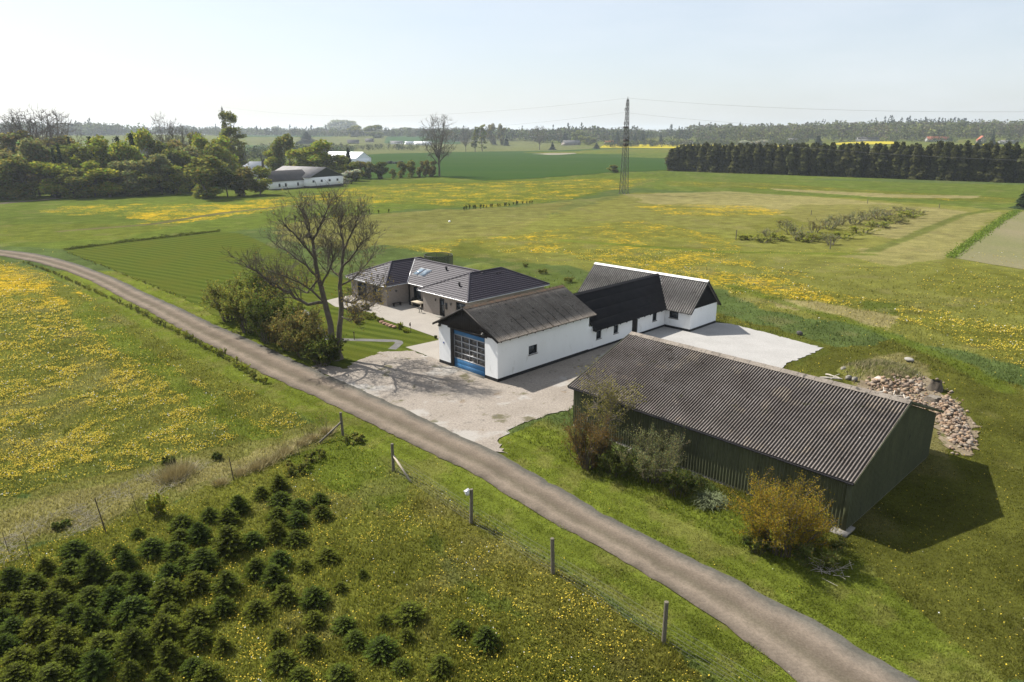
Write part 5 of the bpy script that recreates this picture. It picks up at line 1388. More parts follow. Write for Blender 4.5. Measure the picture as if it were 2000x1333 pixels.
# ------------------------------------------------------------------ posts, wire, stones, garden things
def posts():
    spec = [((670, 850), (667, 806), 'wooden end post with dark slanting brace by the dry grass, nearest the track bend', ((663, 824), (624, 866))), ((768.5, 920), (768.5, 867), 'wooden corner post with pale slanting brace leaning towards the next post', ((771, 889), (802, 943))),
            ((920, 1022), (919, 956), 'wooden fence post carrying a small white nesting box', None), ((1080, 1120), (1081, 1052), 'bare wooden fence post between the nest box post and the nearest post', None), ((1296, 1257), (1301, 1176), 'nearest and largest wooden fence post beside the track', None)]
    P = []
    for k, (b, tp, lab, br) in enumerate(spec):
        q = at(*b); H = rise(b[0], q[1], tp[1]); P.append((q, H))
        t = thing('fence_post', lab, 'fence post', q, 0, 'wooden posts along the track')
        mb = MB(); lean = np.array([.01 * ((k % 3) - 1), .0, 0]); segs = []
        prev = np.array([0, 0, -.3]); n = 6
        for i in range(n):
            nx = np.array([lean[0] * (i + 1), 0, -.3 + (H + .3) * (i + 1) / n]); segs.append([*prev, *nx, .098 - .001 * i, .098 - .001 * (i + 1)]); prev = nx
        mb.tubes(segs, 12); mb.rod(prev, prev + (0, 0, .015), .092, .06, 12); mb.build('post', M['post'], t, False)
        if br:
            a0 = br[0]; e = at(*br[1]); za = rise(a0[0], q[1], a0[1]); d = e - q
            bb = MB(); bb.bar((d[0] * .04, d[1] * .04, za), (d[0], d[1], .05), .10, .10); bb.build('brace', M['post'] if k == 0 else M['pale_wood'], t)
    nb = thing('nesting_box', 'small white nesting box fixed near the top of a fence post', 'nest box', P[2][0] + np.array([-.17, -.03, P[2][1] - .30]), .5)
    m = MB(); m.box((-.09, -.09, -.02), (.09, .09, .24)); m.build('box', M['white_paint'], nb); r = MB(); r.bar((-.16, 0, .19), (.12, 0, .30), .24, .025); r.build('roof', M['alu'], nb)
    # wire netting between the posts, and the older fence with iron rods
    m, n, l, b = nodes_of('netting_wire'); b.inputs['Base Color'].default_value = (.16, .16, .155, 1); b.inputs['Roughness'].default_value = .6
    mb = MB(); rng = np.random.default_rng(3)
    ext = P[-1][0] + (P[-1][0] - P[-2][0])
    run = [p[0] for p in P[1:]] + [ext]
    for a, c in zip(run[:-1], run[1:]):
        L = np.linalg.norm(c - a); S = []
        for z in (.08, .24, .42, .62, .85, 1.1): S.append([*(a + (0, 0, z)), *(c + (0, 0, z)), .0035, .0035])
        nn = int(L / .3)
        for k in range(nn): q = a + (c - a) * k / nn; S.append([*(q + (0, 0, .05)), *(q + (0, 0, 1.1)), .0028, .0028])
        mb.tubes(S, 3)
    tag(mb.build('wire_fence', m), 'thin wire netting strung between the wooden posts along the track', 'wire fence')
    for k, (b_, tp, lab) in enumerate([((207, 1039), (194, 975), 'thick dark iron rod leaning left above the firs'), ((457, 938), (451, 893), 'dark iron rod standing in the tan dry grass'), ((274, 1014), (262, 965), 'thin rusty rod between the two thick rods'), ((62, 1100), (57, 1046), 'thin rusty rod second from the left edge'), ((20, 1084), (12, 1040), 'short rusty rod at the left edge'), ((585, 893), (582, 860), 'short rusty rod among the tan grass near the braced post')]):
        q = at(*b_); H = rise(b_[0], q[1], tp[1]); lean = (at(tp[0] + (b_[0] - tp[0]) * .05, b_[1])[0] - q[0]) * .8
        o = MB(); r = .028 if k < 2 else .014
        o.tubes([[0, 0, -.2, lean * .5, 0, H * .5, r, r], [lean * .5, 0, H * .5, lean, .02, H, r, r * .9]], 6); o.rod((lean, .02, H), (lean, .02, H + .01), r * .9, r * .5, 6)
        ob = o.build('iron_rod', M['iron']); ob.location = q; tag(ob, lab, 'rod', 'iron rods of the old fence')
    # the sapling beside the first post
    b_ = at(640, 862); rng = np.random.default_rng(8)
    (a, tw), tips = bare(9, 2.1, .45, .3, 3, .40, .02, .7); t = thing('sapling', 'thin sapling with few leaves beside the dark braced post', 'sapling', b_); a.build('stem', M['bark'], t)
    c = MB(); Pp = np.repeat(tips, 4, 0) + rng.normal(size=(len(tips) * 4, 3)) * .12; c.quads(Pp, .08, rng, .1); tw.build('twigs', TWIG, t); c.build('leaves', LEAF['bronze'], t, False, True)
    # weeds and bramble clumps
    for k, ((px, py), w, h, kind, lab) in enumerate([((690, 862), 1.5, .5, 'olive', 'green bramble clump at the foot of the dark braced post'), ((580, 920), 1.7, .7, 'olive', 'wide bramble clump above the firs near the tan grass'), ((618, 895), 1.4, .5, 'olive', 'olive weed clump between the brambles'), ((306, 1005), 1.1, 1.5, 'spring', 'bright green elder sprout at the edge of the firs'), ((120, 1030), .9, .35, 'dark', 'low dark weed clump on the straw strip at far left'), ((425, 897), .6, .45, 'dark', 'small dark weed clump behind the tan grass'), ((330, 905), .8, .4, 'dark', 'small dark weed clump behind the flattened stems')]):
        b_ = at(px, py); plant('weed_clump', lab, 'weeds', shrub(300 + k, h, w, 1800, .11, 10, .9), (M['bark'], LEAF[kind]), b_, None, ('stems', 'foliage'))
posts()

def stone(rng, r, squash=.75):
    """a rounded field stone"""
    import bmesh
    bm = bmesh.new(); bmesh.ops.create_icosphere(bm, subdivisions=2 if r > .3 else 1, radius=1)
    V = np.array([v.co for v in bm.verts]); F = np.array([[v.index for v in f.verts] for f in bm.faces]); bm.free()
    d = rng.normal(size=(5, 3)); d /= np.linalg.norm(d, axis=1, keepdims=True)
    for q in d: V = V - np.maximum(V @ q - .62, 0)[:, None] * q * .85
    V *= np.array([1, .7 + .3 * rng.random(), squash * (.7 + .4 * rng.random())]) * r
    a = rng.random() * 6.28; c, s = math.cos(a), math.sin(a)
    return V @ np.array([[c, s, 0], [-s, c, 0], [0, 0, 1]]), F
def heap():
    rng = np.random.default_rng(80)
    mb = MB()
    def strew(poly, n, r0, r1, pile, seed):
        q = np.array([at(*p)[:2] for p in poly]); lo, hi = q.min(0), q.max(0); got = 0
        while got < n:
            p = rng.random(2) * (hi - lo) + lo
            if not inside(q, np.array([p[0]]), np.array([p[1]]))[0]: continue
            edge = line_dist(list(q) + [q[0]], np.array([p[0]]), np.array([p[1]]))[0]
            r = r0 + (r1 - r0) * rng.random() ** 2.2; V, F = stone(rng, r)
            z = pile * min(1, edge / 1.2) * rng.random() + r * .3
            tone = np.array((.62, .555, .47)) * np.array([(.42, .35, .28), (.34, .25, .19), (.44, .41, .38), (.36, .30, .27), (.28, .25, .23), (.42, .33, .26)][rng.integers(6)]) * (.7 + .45 * rng.random())
            mb.add(V + np.array([p[0], p[1], z]), F, tone); got += 1
    strew([(1815, 782), (1850, 775), (1876, 800), (1888, 830), (1900, 862), (1893, 882), (1862, 872), (1846, 850), (1832, 822)], 620, .10, .26, .55, 1)
    strew([(1686, 742), (1712, 728), (1760, 734), (1800, 742), (1808, 762), (1780, 772), (1740, 774), (1700, 764)], 430, .10, .30, .45, 2)
    strew([(1770, 775), (1812, 772), (1820, 800), (1790, 800)], 120, .08, .2, .25, 3)
    strew([(1640, 748), (1690, 722), (1780, 722), (1840, 745), (1880, 780), (1915, 840), (1912, 890), (1860, 890), (1800, 800), (1720, 785)], 260, .06, .20, .05, 4)
    tag(mb.build('rubble', M['stone'], None, True, True), 'heap of field stones behind the green shed', 'stone heap', kind='stuff')
    mb = MB(); b = at(1738, 742); n = 26; g = np.linspace(-1, 1, n); X, Y = np.meshgrid(g, g); r = np.clip(1 - X ** 2 - Y ** 2, 0, 1)
    Z = .95 * r ** 1.2 * (.75 + .5 * fbm(X * 3 + 5, Y * 3, 4)) - .06; i = np.arange(n - 1)[:, None] * n + np.arange(n - 1)[None]
    V = np.stack([X * 3.6, Y * 2.8 + 1.6, Z], -1).reshape(-1, 3); C = DRY * .8 + (OLIVE - DRY * .8) * smooth(.4, .6, fbm(V[:, 0], V[:, 1], 7))[:, None]
    mb.add(V, np.stack([i, i + 1, i + n + 1, i + n], -1).reshape(-1, 4), C); o = mb.build('mound', colormat('mound_soil', .95, .3, 6), None, True, True); o.location = b; tag(o, 'grassy earth mound behind the stone heap', 'mound', kind='structure')
    # tall dry tufts growing over the mound
    k = 5200; q = rng.normal(size=(k, 2)) * (1.5, 1.15); q = q[(q[:, 0] / 3.4) ** 2 + (q[:, 1] / 2.6) ** 2 < 1]; k = len(q)
    zz = .8 * np.clip(1 - (q[:, 0] / 3.6) ** 2 - (q[:, 1] / 2.8) ** 2, 0, 1) ** 1.2 - .1
    p = np.c_[q[:, 0] + b[0], q[:, 1] + b[1] + 1.6, zz]; h = .25 + .35 * rng.random(k); tip = p + np.c_[rng.normal(size=(k, 2)) * .15 + (.1, 0), h]; w = np.c_[rng.normal(size=(k, 2)) * .016, np.zeros(k)]
    mb = MB(); colr = np.where((rng.random(k) < .5)[:, None], np.array((.26, .22, .12)), np.array((.10, .115, .03))) * (.7 + .6 * rng.random(k))[:, None]
    mb.add(np.stack([p - w, p + w, tip], 1).reshape(-1, 3), np.arange(k * 3).reshape(-1, 3), np.repeat(colr, 3, 0)); tag(mb.build('dry_grass', M['straw'], None, False, True), 'tall dry grass on the earth mound', 'dry grass', kind='stuff')
    def boulder(px, py, r, tone, lab, name='boulder', squash=.8):
        V, F = stone(rng, r, squash); m_ = MB(); m_.add(V + np.array([0, 0, r * .35]), F, np.array(tone)); o = m_.build(name, M['stone'], None, True, True); o.location = at(px, py); return tag(o, lab, 'boulder')
    boulder(1784, 736, .36, (.62, .60, .56), 'round white boulder at the back of the stone heap')
    boulder(1775, 706, .55, (.25, .235, .21), 'flat pale slab of rock on top of the grassy mound', squash=.3); boulder(1695, 735, .45, (.42, .38, .33), 'grey boulder at the left end of the upper stones'); boulder(1716, 748, .5, (.45, .39, .34), 'pinkish boulder among the upper stones')
    boulder(1561, 654, .38, (.075, .07, .065), 'dark round stone in the grass beyond the white gravel'); boulder(878, 434, .40, (.62, .62, .60), 'single white stone far out in the rough meadow')
    # tree stumps
    for (px, py, r, h, lab, hollow) in ((1826, 762, .62, .95, 'jagged grey tree stump at the top right of the stone heap', 1), (1822, 784, .72, .55, 'thick sawn log end in front of the jagged stump', 0)):
        t = thing('tree_stump', lab, 'stump', at(px, py), rng.random()); h *= .72; m_ = MB(); ns = 18; V = []; 
        for j, zf in enumerate((-.1, .3, .7, 1.0)):
            for k in range(ns):
                th = 2 * math.pi * k / ns; rr = r * .82 * (1.35 - .45 * zf) * (.62 + .66 * vnoise(np.array([k * .9 + r * 9]), np.array([j * .3]), 5)[0]); V.append((rr * math.cos(th), rr * math.sin(th), h * zf + (rng.random() * .35 * h if (hollow and j == 3) else 0)))
        F = [(j * ns + k, j * ns + (k + 1) % ns, (j + 1) * ns + (k + 1) % ns, (j + 1) * ns + k) for j in range(3) for k in range(ns)]; m_.add(V, F); m_.build('bark', M['bark'], t)
        c = MB(); zt = h * (.72 if hollow else 1.0); c.add([(0, 0, zt)] + [(v[0] * .96, v[1] * .96, zt if hollow else v[2]) for v in V[3 * ns:]], [(0, k + 1, (k + 1) % ns + 1) for k in range(ns)]); c.build('cut_face', M['bark_pale'] if not hollow else M['black_wood'], t)
    for (px, py, L, r, a, lab) in ((1622, 744, 1.7, .11, -.5, 'pale dead log lying left of the stones'), (1628, 738, 1.4, .09, -.9, 'thin forked dead branch beside the pale log'), (1745, 775, 2.2, .13, .1, 'long grey log in front of the upper stones'), (1726, 768, 1.6, .12, .35, 'short grey log leaning on the stones'), (1768, 784, 1.1, .15, .6, 'short white log near the shed ridge')):
        o = MB(); S = []; p = np.array([-L / 2, 0, r]); 
        for k in range(5): q = p + np.array([L / 5, rng.normal() * .06, rng.normal() * .04]); S.append([*p, *q, r * (1 - .08 * k), r * (1 - .08 * (k + 1))]); p = q
        S.append([0, 0, r, .3, .35, r + .25, r * .5, r * .3]); o.tubes(S, 8); ob = o.build('log', M['dead_wood']); ob.location = at(px, py); ob.rotation_euler = (0, 0, a); tag(ob, lab, 'log')
    for (px, py, s, lab) in ((1648, 724, .55, 'grey kerb block lying alone in the grass left of the mound'), (1657, 741, .5, 'flat grey block on the left of a pair before the mound'), (1669, 744, .45, 'flat grey block on the right of a pair before the mound')):
        o = MB(); o.box((-s / 2, -s * .3, -.03), (s / 2, s * .3, .28)); o.box((-s / 2 + .04, -s * .3 + .04, .28), (s / 2 - .05, s * .3 - .03, .31)); ob = o.build('stone_block', M['concrete']); ob.location = at(px, py); ob.rotation_euler = (0.05, .04, .6); tag(ob, lab, 'block')
heap()

def garden():
    # table and dark lounge sofa in the corner of the terrace
    B = np.array([-4.76, 73.33]); c, s = math.cos(A45), math.sin(A45)
    def bl(u, v, z=.03): return (B[0] + u * c - v * s, B[1] + u * s + v * c, z)
    t = thing('garden_table', 'pale wooden garden table on the terrace beside the house corner', 'table', bl(1.0, 10.0), A45)
    m = MB()
    for k in range(6): m.box((-.45 + .15 * k, -.95, .70), (-.45 + .15 * k + .14, .95, .74))
    m.build('tabletop', M['pale_wood'], t)
    for x in (-.38, .38):
        for y in (-.85, .85): l = MB(); l.box((x - .04, y - .04, 0), (x + .04, y + .04, .698)); l.build('leg', M['pale_wood'], t)
    ap = MB(); ap.box((-.36, -.82, .60), (-.33, .82, .695)); ap.box((.33, -.82, .60), (.36, .82, .695)); ap.build('apron', M['pale_wood'], t)
    t = thing('lounge_sofa', 'dark garden sofa against the brick wall under the terrace window', 'sofa', bl(1.62, 11.3), A45); m = MB(); m.box((-.4, -1.0, .0), (.32, 1.0, .38)); m.build('seat', M['dark_fabric'], t); m = MB(); m.box((.15, -1.0, .385), (.34, 1.0, .8)); m.build('backrest', M['dark_fabric'], t)
    for y in (-1.02, .88): m = MB(); m.box((-.4, y, .385), (.14, y + .14, .6)); m.build('armrest', M['dark_fabric'], t)
    t = thing('low_bench', 'low dark bench against the side wall of the left wing', 'bench', bl(-.2, 12.75), A45); m = MB()
    for k in range(3): m.box((-.6, -.16 + .12 * k, .36), (.6, -.16 + .12 * k + .10, .40))
    m.build('seat', M['black_wood'], t)
    for x in (-.5, .46): l = MB(); l.box((x, -.15, 0), (x + .05, .18, .358)); l.build('leg', M['black_wood'], t)
    t = thing('boot_scraper', 'small metal stand with pots at the front corner of the house', 'stand', bl(-.35, 8.0), A45); m = MB()
    for x in (-.15, .15): m.bar((x, -.12, 0), (x, .12, .55), .03, .03); m.bar((x, .12, 0), (x, -.12, .55), .03, .03)
    m.box((-.18, -.15, .5), (.18, .15, .53)); m.build('frame', M['black_frame'], t); p = MB(); p.rod((0, 0, .531), (0, 0, .75), .09, .12); p.build('pot', M['concrete'], t)
    # bed with stones and plants at the edge of the terrace
    for k, ((px, py), w, h, kind, lab) in enumerate([((781, 643), .9, .8, 'spring', 'pale green grass plant at the tip of the terrace bed'), ((793, 649), .9, .4, 'spring', 'low bright green plant in the terrace bed'), ((722, 622), 1.6, .8, 'olive', 'olive shrub between the bare tree and the terrace'), ((700, 632), 1.4, .7, 'bronze', 'brownish shrub on the lawn edge of the terrace bed'), ((742, 628), 1.0, .5, 'olive', 'small olive shrub beside the brown stones'), ((690, 612), 1.5, 1.0, 'bronze', 'taller bronze shrub by the terrace behind the tree'), ((715, 606), 1.3, .7, 'dark', 'dark low shrub against the terrace edge'), ((851, 661), .35, .3, 'dark', 'tiny dark box ball at the corner of the lawn')]):
        plant('garden_plant', lab, 'plant', shrub(400 + k, h, w, 1700, .085, 10, .8), (M['bark'], LEAF[kind]), at(px, py), 'plants in the terrace bed', ('stems', 'foliage'))
    rng = np.random.default_rng(21)
    for k, (px, py) in enumerate([(752, 634), (758, 637), (764, 639), (770, 641), (746, 631)]):
        V, F = stone(rng, .34, .6); m = MB(); m.add(V + (0, 0, .12), F, np.array((.26, .16, .11))); o = m.build('garden_stone', M['stone'], None, True, True); o.location = at(px, py); tag(o, 'brown stone edging the terrace bed', 'stone', 'brown stones edging the bed')
    t = thing('garden_torch', 'dark garden figure on a rod at the edge of the terrace', 'ornament', at(802, 649)); m = MB(); m.rod((0, 0, 0), (0, 0, .75), .02); m.build('rod', M['iron'], t); m = MB(); m.rod((-.03, 0, .70), (-.03, 0, .98), .10, .06); m.rod((-.03, 0, .98), (.05, 0, 1.06), .05, .02); m.build('top', M['iron'], t)
    t = thing('lawn_lamp', 'short dark lamp post on the lawn under the big bare tree', 'lamp', at(692, 664)); m = MB(); m.rod((0, 0, 0), (0, 0, .7), .04); m.build('stem', M['iron'], t); m = MB(); m.rod((0, 0, .7), (0, 0, .86), .07, .05); m.build('head', M['iron'], t)
    o = MB(); o.box((-.17, -.12, 0), (.17, .12, .38)); o.box((-.14, -.10, .38), (.14, .10, .41)); ob = o.build('meter_box', M['white_paint']); ob.location = at(644, 699); tag(ob, 'small white meter box at the foot of the big bare tree', 'box')
    # trampoline with its net behind the house
    q = at(857, 532); t = thing('trampoline', 'round trampoline with dark safety net behind the bungalow', 'trampoline', q)
    S = []; n = 28; Rr = 2.15
    ring = [(Rr * math.cos(2 * math.pi * k / n), Rr * math.sin(2 * math.pi * k / n)) for k in range(n)]
    for z in (.85, 2.65): S += [[*ring[k], z, *ring[(k + 1) % n], z, .035, .035] for k in range(n)]
    f = MB(); f.tubes(S, 6); 
    for k in range(0, n, 4): f.rod((*ring[k], 0), (*ring[k], 2.65), .03)
    f.build('frame', M['black_frame'], t)
    mt = MB(); mt.add([(0, 0, .86)] + [(x * .96, y * .96, .86) for x, y in ring], [(0, k + 1, (k + 1) % n + 1) for k in range(n)]); mt.build('mat', M['dark_fabric'], t)
    m, nn, l, b = nodes_of('safety_net'); b.inputs['Base Color'].default_value = (.02, .022, .02, 1); b.inputs['Alpha'].default_value = .62
    net = MB(); net.add([(x * .985, y * .985, z) for z in (.9, 2.62) for x, y in ring], [(k, (k + 1) % n, n + (k + 1) % n, n + k) for k in range(n)]); net.build('net', m, t)
    # green bank behind the house
    mb = MB(); n = 30; g = np.linspace(-1, 1, n); X, Y = np.meshgrid(g, g); r = np.clip(1 - X ** 2 - Y ** 2, 0, 1); Z = 1.3 * r * (.8 + .4 * fbm(X * 3, Y * 3, 6)) - .08
    V = np.stack([X * 4.6, Y * 3.2, Z], -1).reshape(-1, 3); i = np.arange(n - 1)[:, None] * n + np.arange(n - 1)[None]
    mb.add(V, np.stack([i, i + 1, i + n + 1, i + n], -1).reshape(-1, 4), LIME * .95 * (.7 + .6 * fbm(V[:, 0], V[:, 1], 3))[:, None]); o = mb.build('bank', colormat('bank_grass', 1, .3, 5), None, True, True); o.location = at(944, 531); o.rotation_euler = (0, 0, -.35); tag(o, 'bright green grassy bank behind the bungalow', 'bank', kind='structure')
garden()

def pylon(name, lab, base, H, w0, rot, arms):
    t = thing(name, lab, 'pylon', base, rot); m = MB(); S = []
    def half(z):
        f = z / H; return (w0 / 2) * (1 - f) ** 1.0 * .80 + .28 if f < .97 else .2
    lv = [0]; z = 0
    while z < H * .965: z += max(1.5, half(z) * 2.3); lv.append(min(z, H * .97))
    C = [(-1, -1), (1, -1), (1, 1), (-1, 1)]
    for z0, z1 in zip(lv[:-1], lv[1:]):
        h0, h1 = half(z0), half(z1)
        for k in range(4):
            a, b = C[k], C[(k + 1) % 4]
            S.append([a[0] * h0, a[1] * h0, z0, a[0] * h1, a[1] * h1, z1, .095, .095])
            S.append([a[0] * h0, a[1] * h0, z0, b[0] * h1, b[1] * h1, z1, .04, .04]); S.append([b[0] * h0, b[1] * h0, z0, a[0] * h1, a[1] * h1, z1, .04, .04])
            S.append([a[0] * h1, a[1] * h1, z1, b[0] * h1, b[1] * h1, z1, .035, .035])
    m.tubes(S, 5); m.build('lattice_mast', M['galv'], t)
    for (z, L) in arms:
        a = MB(); h = half(z)
        for s in (-1, 1):
            if L == 0: continue
            a.bar((0, s * .15, z), (-L, 0, z), .07, .07); a.bar((0, s * .15, z), (L * .6, 0, z), .07, .07); a.bar((-h, 0, z - .8), (-L, 0, z), .05, .05)
        ar = a.build('cross_arm', M['galv'], t)
        for x in (-L, L * .6):
            i = MB(); i.rod((x, 0, z - .05), (x, 0, z - 1.0), .05); [i.rod((x, 0, z - .15 - .2 * k), (x, 0, z - .22 - .2 * k), .13, .10) for k in range(4)]; i.build('insulator', M['black_frame'], ar)
    tp = MB(); tp.rod((0, 0, H * .965), (0, 0, H), .14, .05); tp.bar((-.8, 0, H * .975), (.8, 0, H * .975), .08, .08); tp.build('peak', M['galv'], t)
    for k in range(4):
        f = MB(); h = half(0); f.rod((C[k][0] * h, C[k][1] * h, -.4), (C[k][0] * h, C[k][1] * h, .25), .25, .2); f.build('foot', M['concrete'], t)
    return t
def powerline():
    b = at(1218, 379); H = rise(1218, b[1], 189)
    p2 = np.array([-168., 425., 0]); H2 = rise(460, 425, 207)
    ang = math.atan2(p2[1] - b[1], p2[0] - b[0]) - math.pi / 2
    pylon('pylon', 'tall slender lattice pylon standing in the meadow', b, H, 2.1, ang, [(H * .885, 1.6), (H * .745, 1.7)])
    pylon('pylon', 'distant pylon top showing above the tall poplar', p2, H2, 2.6, ang, [(H2 * .93, 2.0), (H2 * .80, 2.0)])
    eq = MB(); eq.box((-1.4, -.35, H * .685), (.9, .35, H * .70)); 
    tb = thing('pylon_platform', 'dark equipment platform halfway up the lattice pylon', 'platform', b, ang); eq.build('deck', M['iron'], tb)
    for z in (.50, .545): q = MB(); q.box((-.9, -.4, H * z), (.9, .4, H * z + .9)); q.build('equipment_box', M['iron'], tb)
    p3 = b + (b - p2) * .85; p3[2] = 0
    k = 0
    for (z1, z2, z3, sag, off, lab) in ((.985, .985, .92, 5.5, 0, 'topmost power line'), (.84, .76, .78, 6.0, -1.6, 'middle power line'), (.70, .66, .60, 7.0, -1.7, 'lowest power line')):
        for (pa, ha, pb, hb, side) in ((p2, H2 * z2, b, H * z1, 'running from the far pylon to the near one'), (b, H * z1, p3, H * z3, 'running from the near pylon to the right')):
            mb = MB(); d = norm((pb - pa) * (1, 1, 0)); n_ = np.array([-d[1], d[0], 0]); P = [pa + (pb - pa) * u + n_ * off + (0, 0, ha + (hb - ha) * u - sag * 4 * u * (1 - u)) for u in np.linspace(0, 1, 41)]
            mb.tubes([[*P[i], *P[i + 1], .022, .022] for i in range(40)], 4); tag(mb.build('power_line', M['wire']), lab + ' ' + side, 'power line')
powerline()
# ------------------------------------------------------------------ trees farther off, hedges, farm buildings, woods
PROTO = {}
def proto(key, parts, mats):
    PROTO[key] = [None, parts, mats]
def put_tree(name, key, loc, H, W, lab, cat, group, rng, h0, w0):
    p = PROTO[key]
    if p[0] is None:
        t = thing(name, lab, cat, loc, 0, group); p[1][0].build('trunk', p[2][0], t); p[1][1].build('crown', p[2][1], t, False, True); p[0] = t
    else:
        t = copy_tree(p[0]); t.name = name; tag(t, lab, cat, group)
    t.location = loc; t.rotation_euler = (0, 0, rng.random() * 6.28); t.scale = (W / w0, W / w0, H / h0)
    return t

def bare_with_twigs(seed, H, **kw):
    (a, b), tips = bare(seed, H, thin=.0027, **kw); V = np.concatenate(b.V); f = 8.0 / np.percentile(np.hypot(V[:, 0], V[:, 1]), 90)
    for m in (a, b):
        for v in m.V: v[:, :2] *= f
    return a, b
for k in range(3):
    for kind in ('spring', 'olive', 'dark', 'grey', 'bronze'):
        proto(kind + str(k), leafy(500 + 10 * k + len(kind), 12, 9, kind, 5200, .55, nl=15 + 2 * k, bottom=.06), (M['bark'], LEAF[kind]))
for k in range(2):
    proto('blossom' + str(k), leafy(560 + k, 6, 5, 'blossom', 2500, .35, nl=9, bottom=.05), (M['bark'], LEAF['blossom']))
    proto('poplar' + str(k), leafy(570 + k, 22, 8, 'spring', 8500, .45, nl=48, columnar=True, bottom=.10, gaps=.40), (M['bark'], LEAF['olive']))
    proto('smallpop' + str(k), leafy(575 + k, 20, 7, 'spring', 3000, .7, nl=34, columnar=True, bottom=.14, gaps=.34), (M['bark'], LEAF['olive']))
for k in range(3):
    proto('conifer' + str(k), conifer(580 + k, 14, 6, 520), (M['bark'], LEAF['needle']))
def round_bare(seed, H, W, zb=.20):
    """a free-standing bare tree: short bole, limbs fanning to a rounded crown, twigs out to its edge"""
    rng = np.random.default_rng(seed); a, b = [], []
    c = np.array([0, 0, H * (.5 + zb * .5)]); ex = np.array([W / 2, W / 2, H * (.5 - zb * .5)])
    P = [np.array([0, 0, -.3])]
    for k in range(4): P.append(P[-1] + np.array([rng.normal() * .15, rng.normal() * .15, H * .30 / 4 + .08]))
    for k in range(4): a.append([*P[k], *P[k + 1], H * .020 * (1 - .10 * k), H * .020 * (.9 - .10 * k)])
    def shell(d, f):
        d = d / np.linalg.norm(d); return c + d * ex * f
    def curve(p, q, n, bow):
        m = (p + q) / 2 + np.array([0, 0, -bow]); return [(1 - t) ** 2 * p + 2 * t * (1 - t) * m + t * t * q + rng.normal(size=3) * .008 * H * (0 < t < 1) for t in np.linspace(0, 1, n + 1)]
    for i in range(15):
        th = 2 * math.pi * (i * .618 + .1 * rng.random()); zz = rng.uniform(-.45, 1) if i > 2 else 1.0
        d = np.array([math.cos(th) * (1 - .55 * max(zz, 0)), math.sin(th) * (1 - .55 * max(zz, 0)), zz]); p0 = P[2] + (P[4] - P[2]) * rng.random(); L1 = curve(p0, shell(d, .80 + .1 * rng.random()), 7, .06 * H * rng.random())
        for k in range(7): r = H * .0085 * (1 - k / 9); a.append([*L1[k], *L1[k + 1], r, r * .88])
        for j in range(11):
            s0 = L1[rng.integers(2, 8)]; d2 = (s0 - c) / ex + rng.normal(size=3) * .45 + np.array([0, 0, .15]); L2 = curve(s0, s0 + (shell(d2, .85 + .2 * rng.random()) - s0) * rng.uniform(.45, 1), 3, .01 * H)
            for k in range(3): r = H * .0032 * (1 - k / 5); b.append([*L2[k], *L2[k + 1], r, r * .8])
            for m in range(7):
                q = L2[rng.integers(1, 4)]; e = norm((q - c) / ex + rng.normal(size=3) * .7 + np.array([0, 0, .3])) * H * rng.uniform(.03, .075); b.append([*q, *(q + e), H * .0017, H * .0010])
    A, B = MB(), MB(); A.tubes(a, 6); B.tubes(b, 3); return A, B
for k in range(3):
    proto('bare' + str(k), round_bare(590 + k, 22, 17, (.22, .30, .16)[k]), (M['bark'], M['bark']))
for k in range(6):
    proto('spruce' + str(k), conifer(600 + k, 14, 6.5, 760, True, 31), (M['bark'], LEAF['spruce']))

def bare_trees():
    """twig crowns have no colour attribute: build them with plain twig material"""
def tree_px(name, kind, px, base_px, top_px, wpx, lab, group, rng, cat='tree', dist=None, nvar=3):
    if dist is None: b = far(px, base_px)
    else:
        d = ray(px, base_px); y = dist; b = np.array([d[0] / d[1] * y, y, float(height(d[0] / d[1] * y, y))])
    H = max(1.0, rise(px, b[1], top_px) - b[2]); W = wpx * np.linalg.norm([b[0], b[1], CAM_H]) / F_PX
    dims = {'spring': (12, 9), 'olive': (12, 9), 'dark': (12, 9), 'grey': (12, 9), 'bronze': (12, 9), 'blossom': (6, 5), 'poplar': (22, 8), 'smallpop': (20, 7), 'conifer': (14, 6), 'bare': (22, 17), 'spruce': (14, 6.5)}[kind]
    return put_tree(name, kind + str(rng.integers(nvar)), b, H, W, lab, cat, group, rng, *dims)

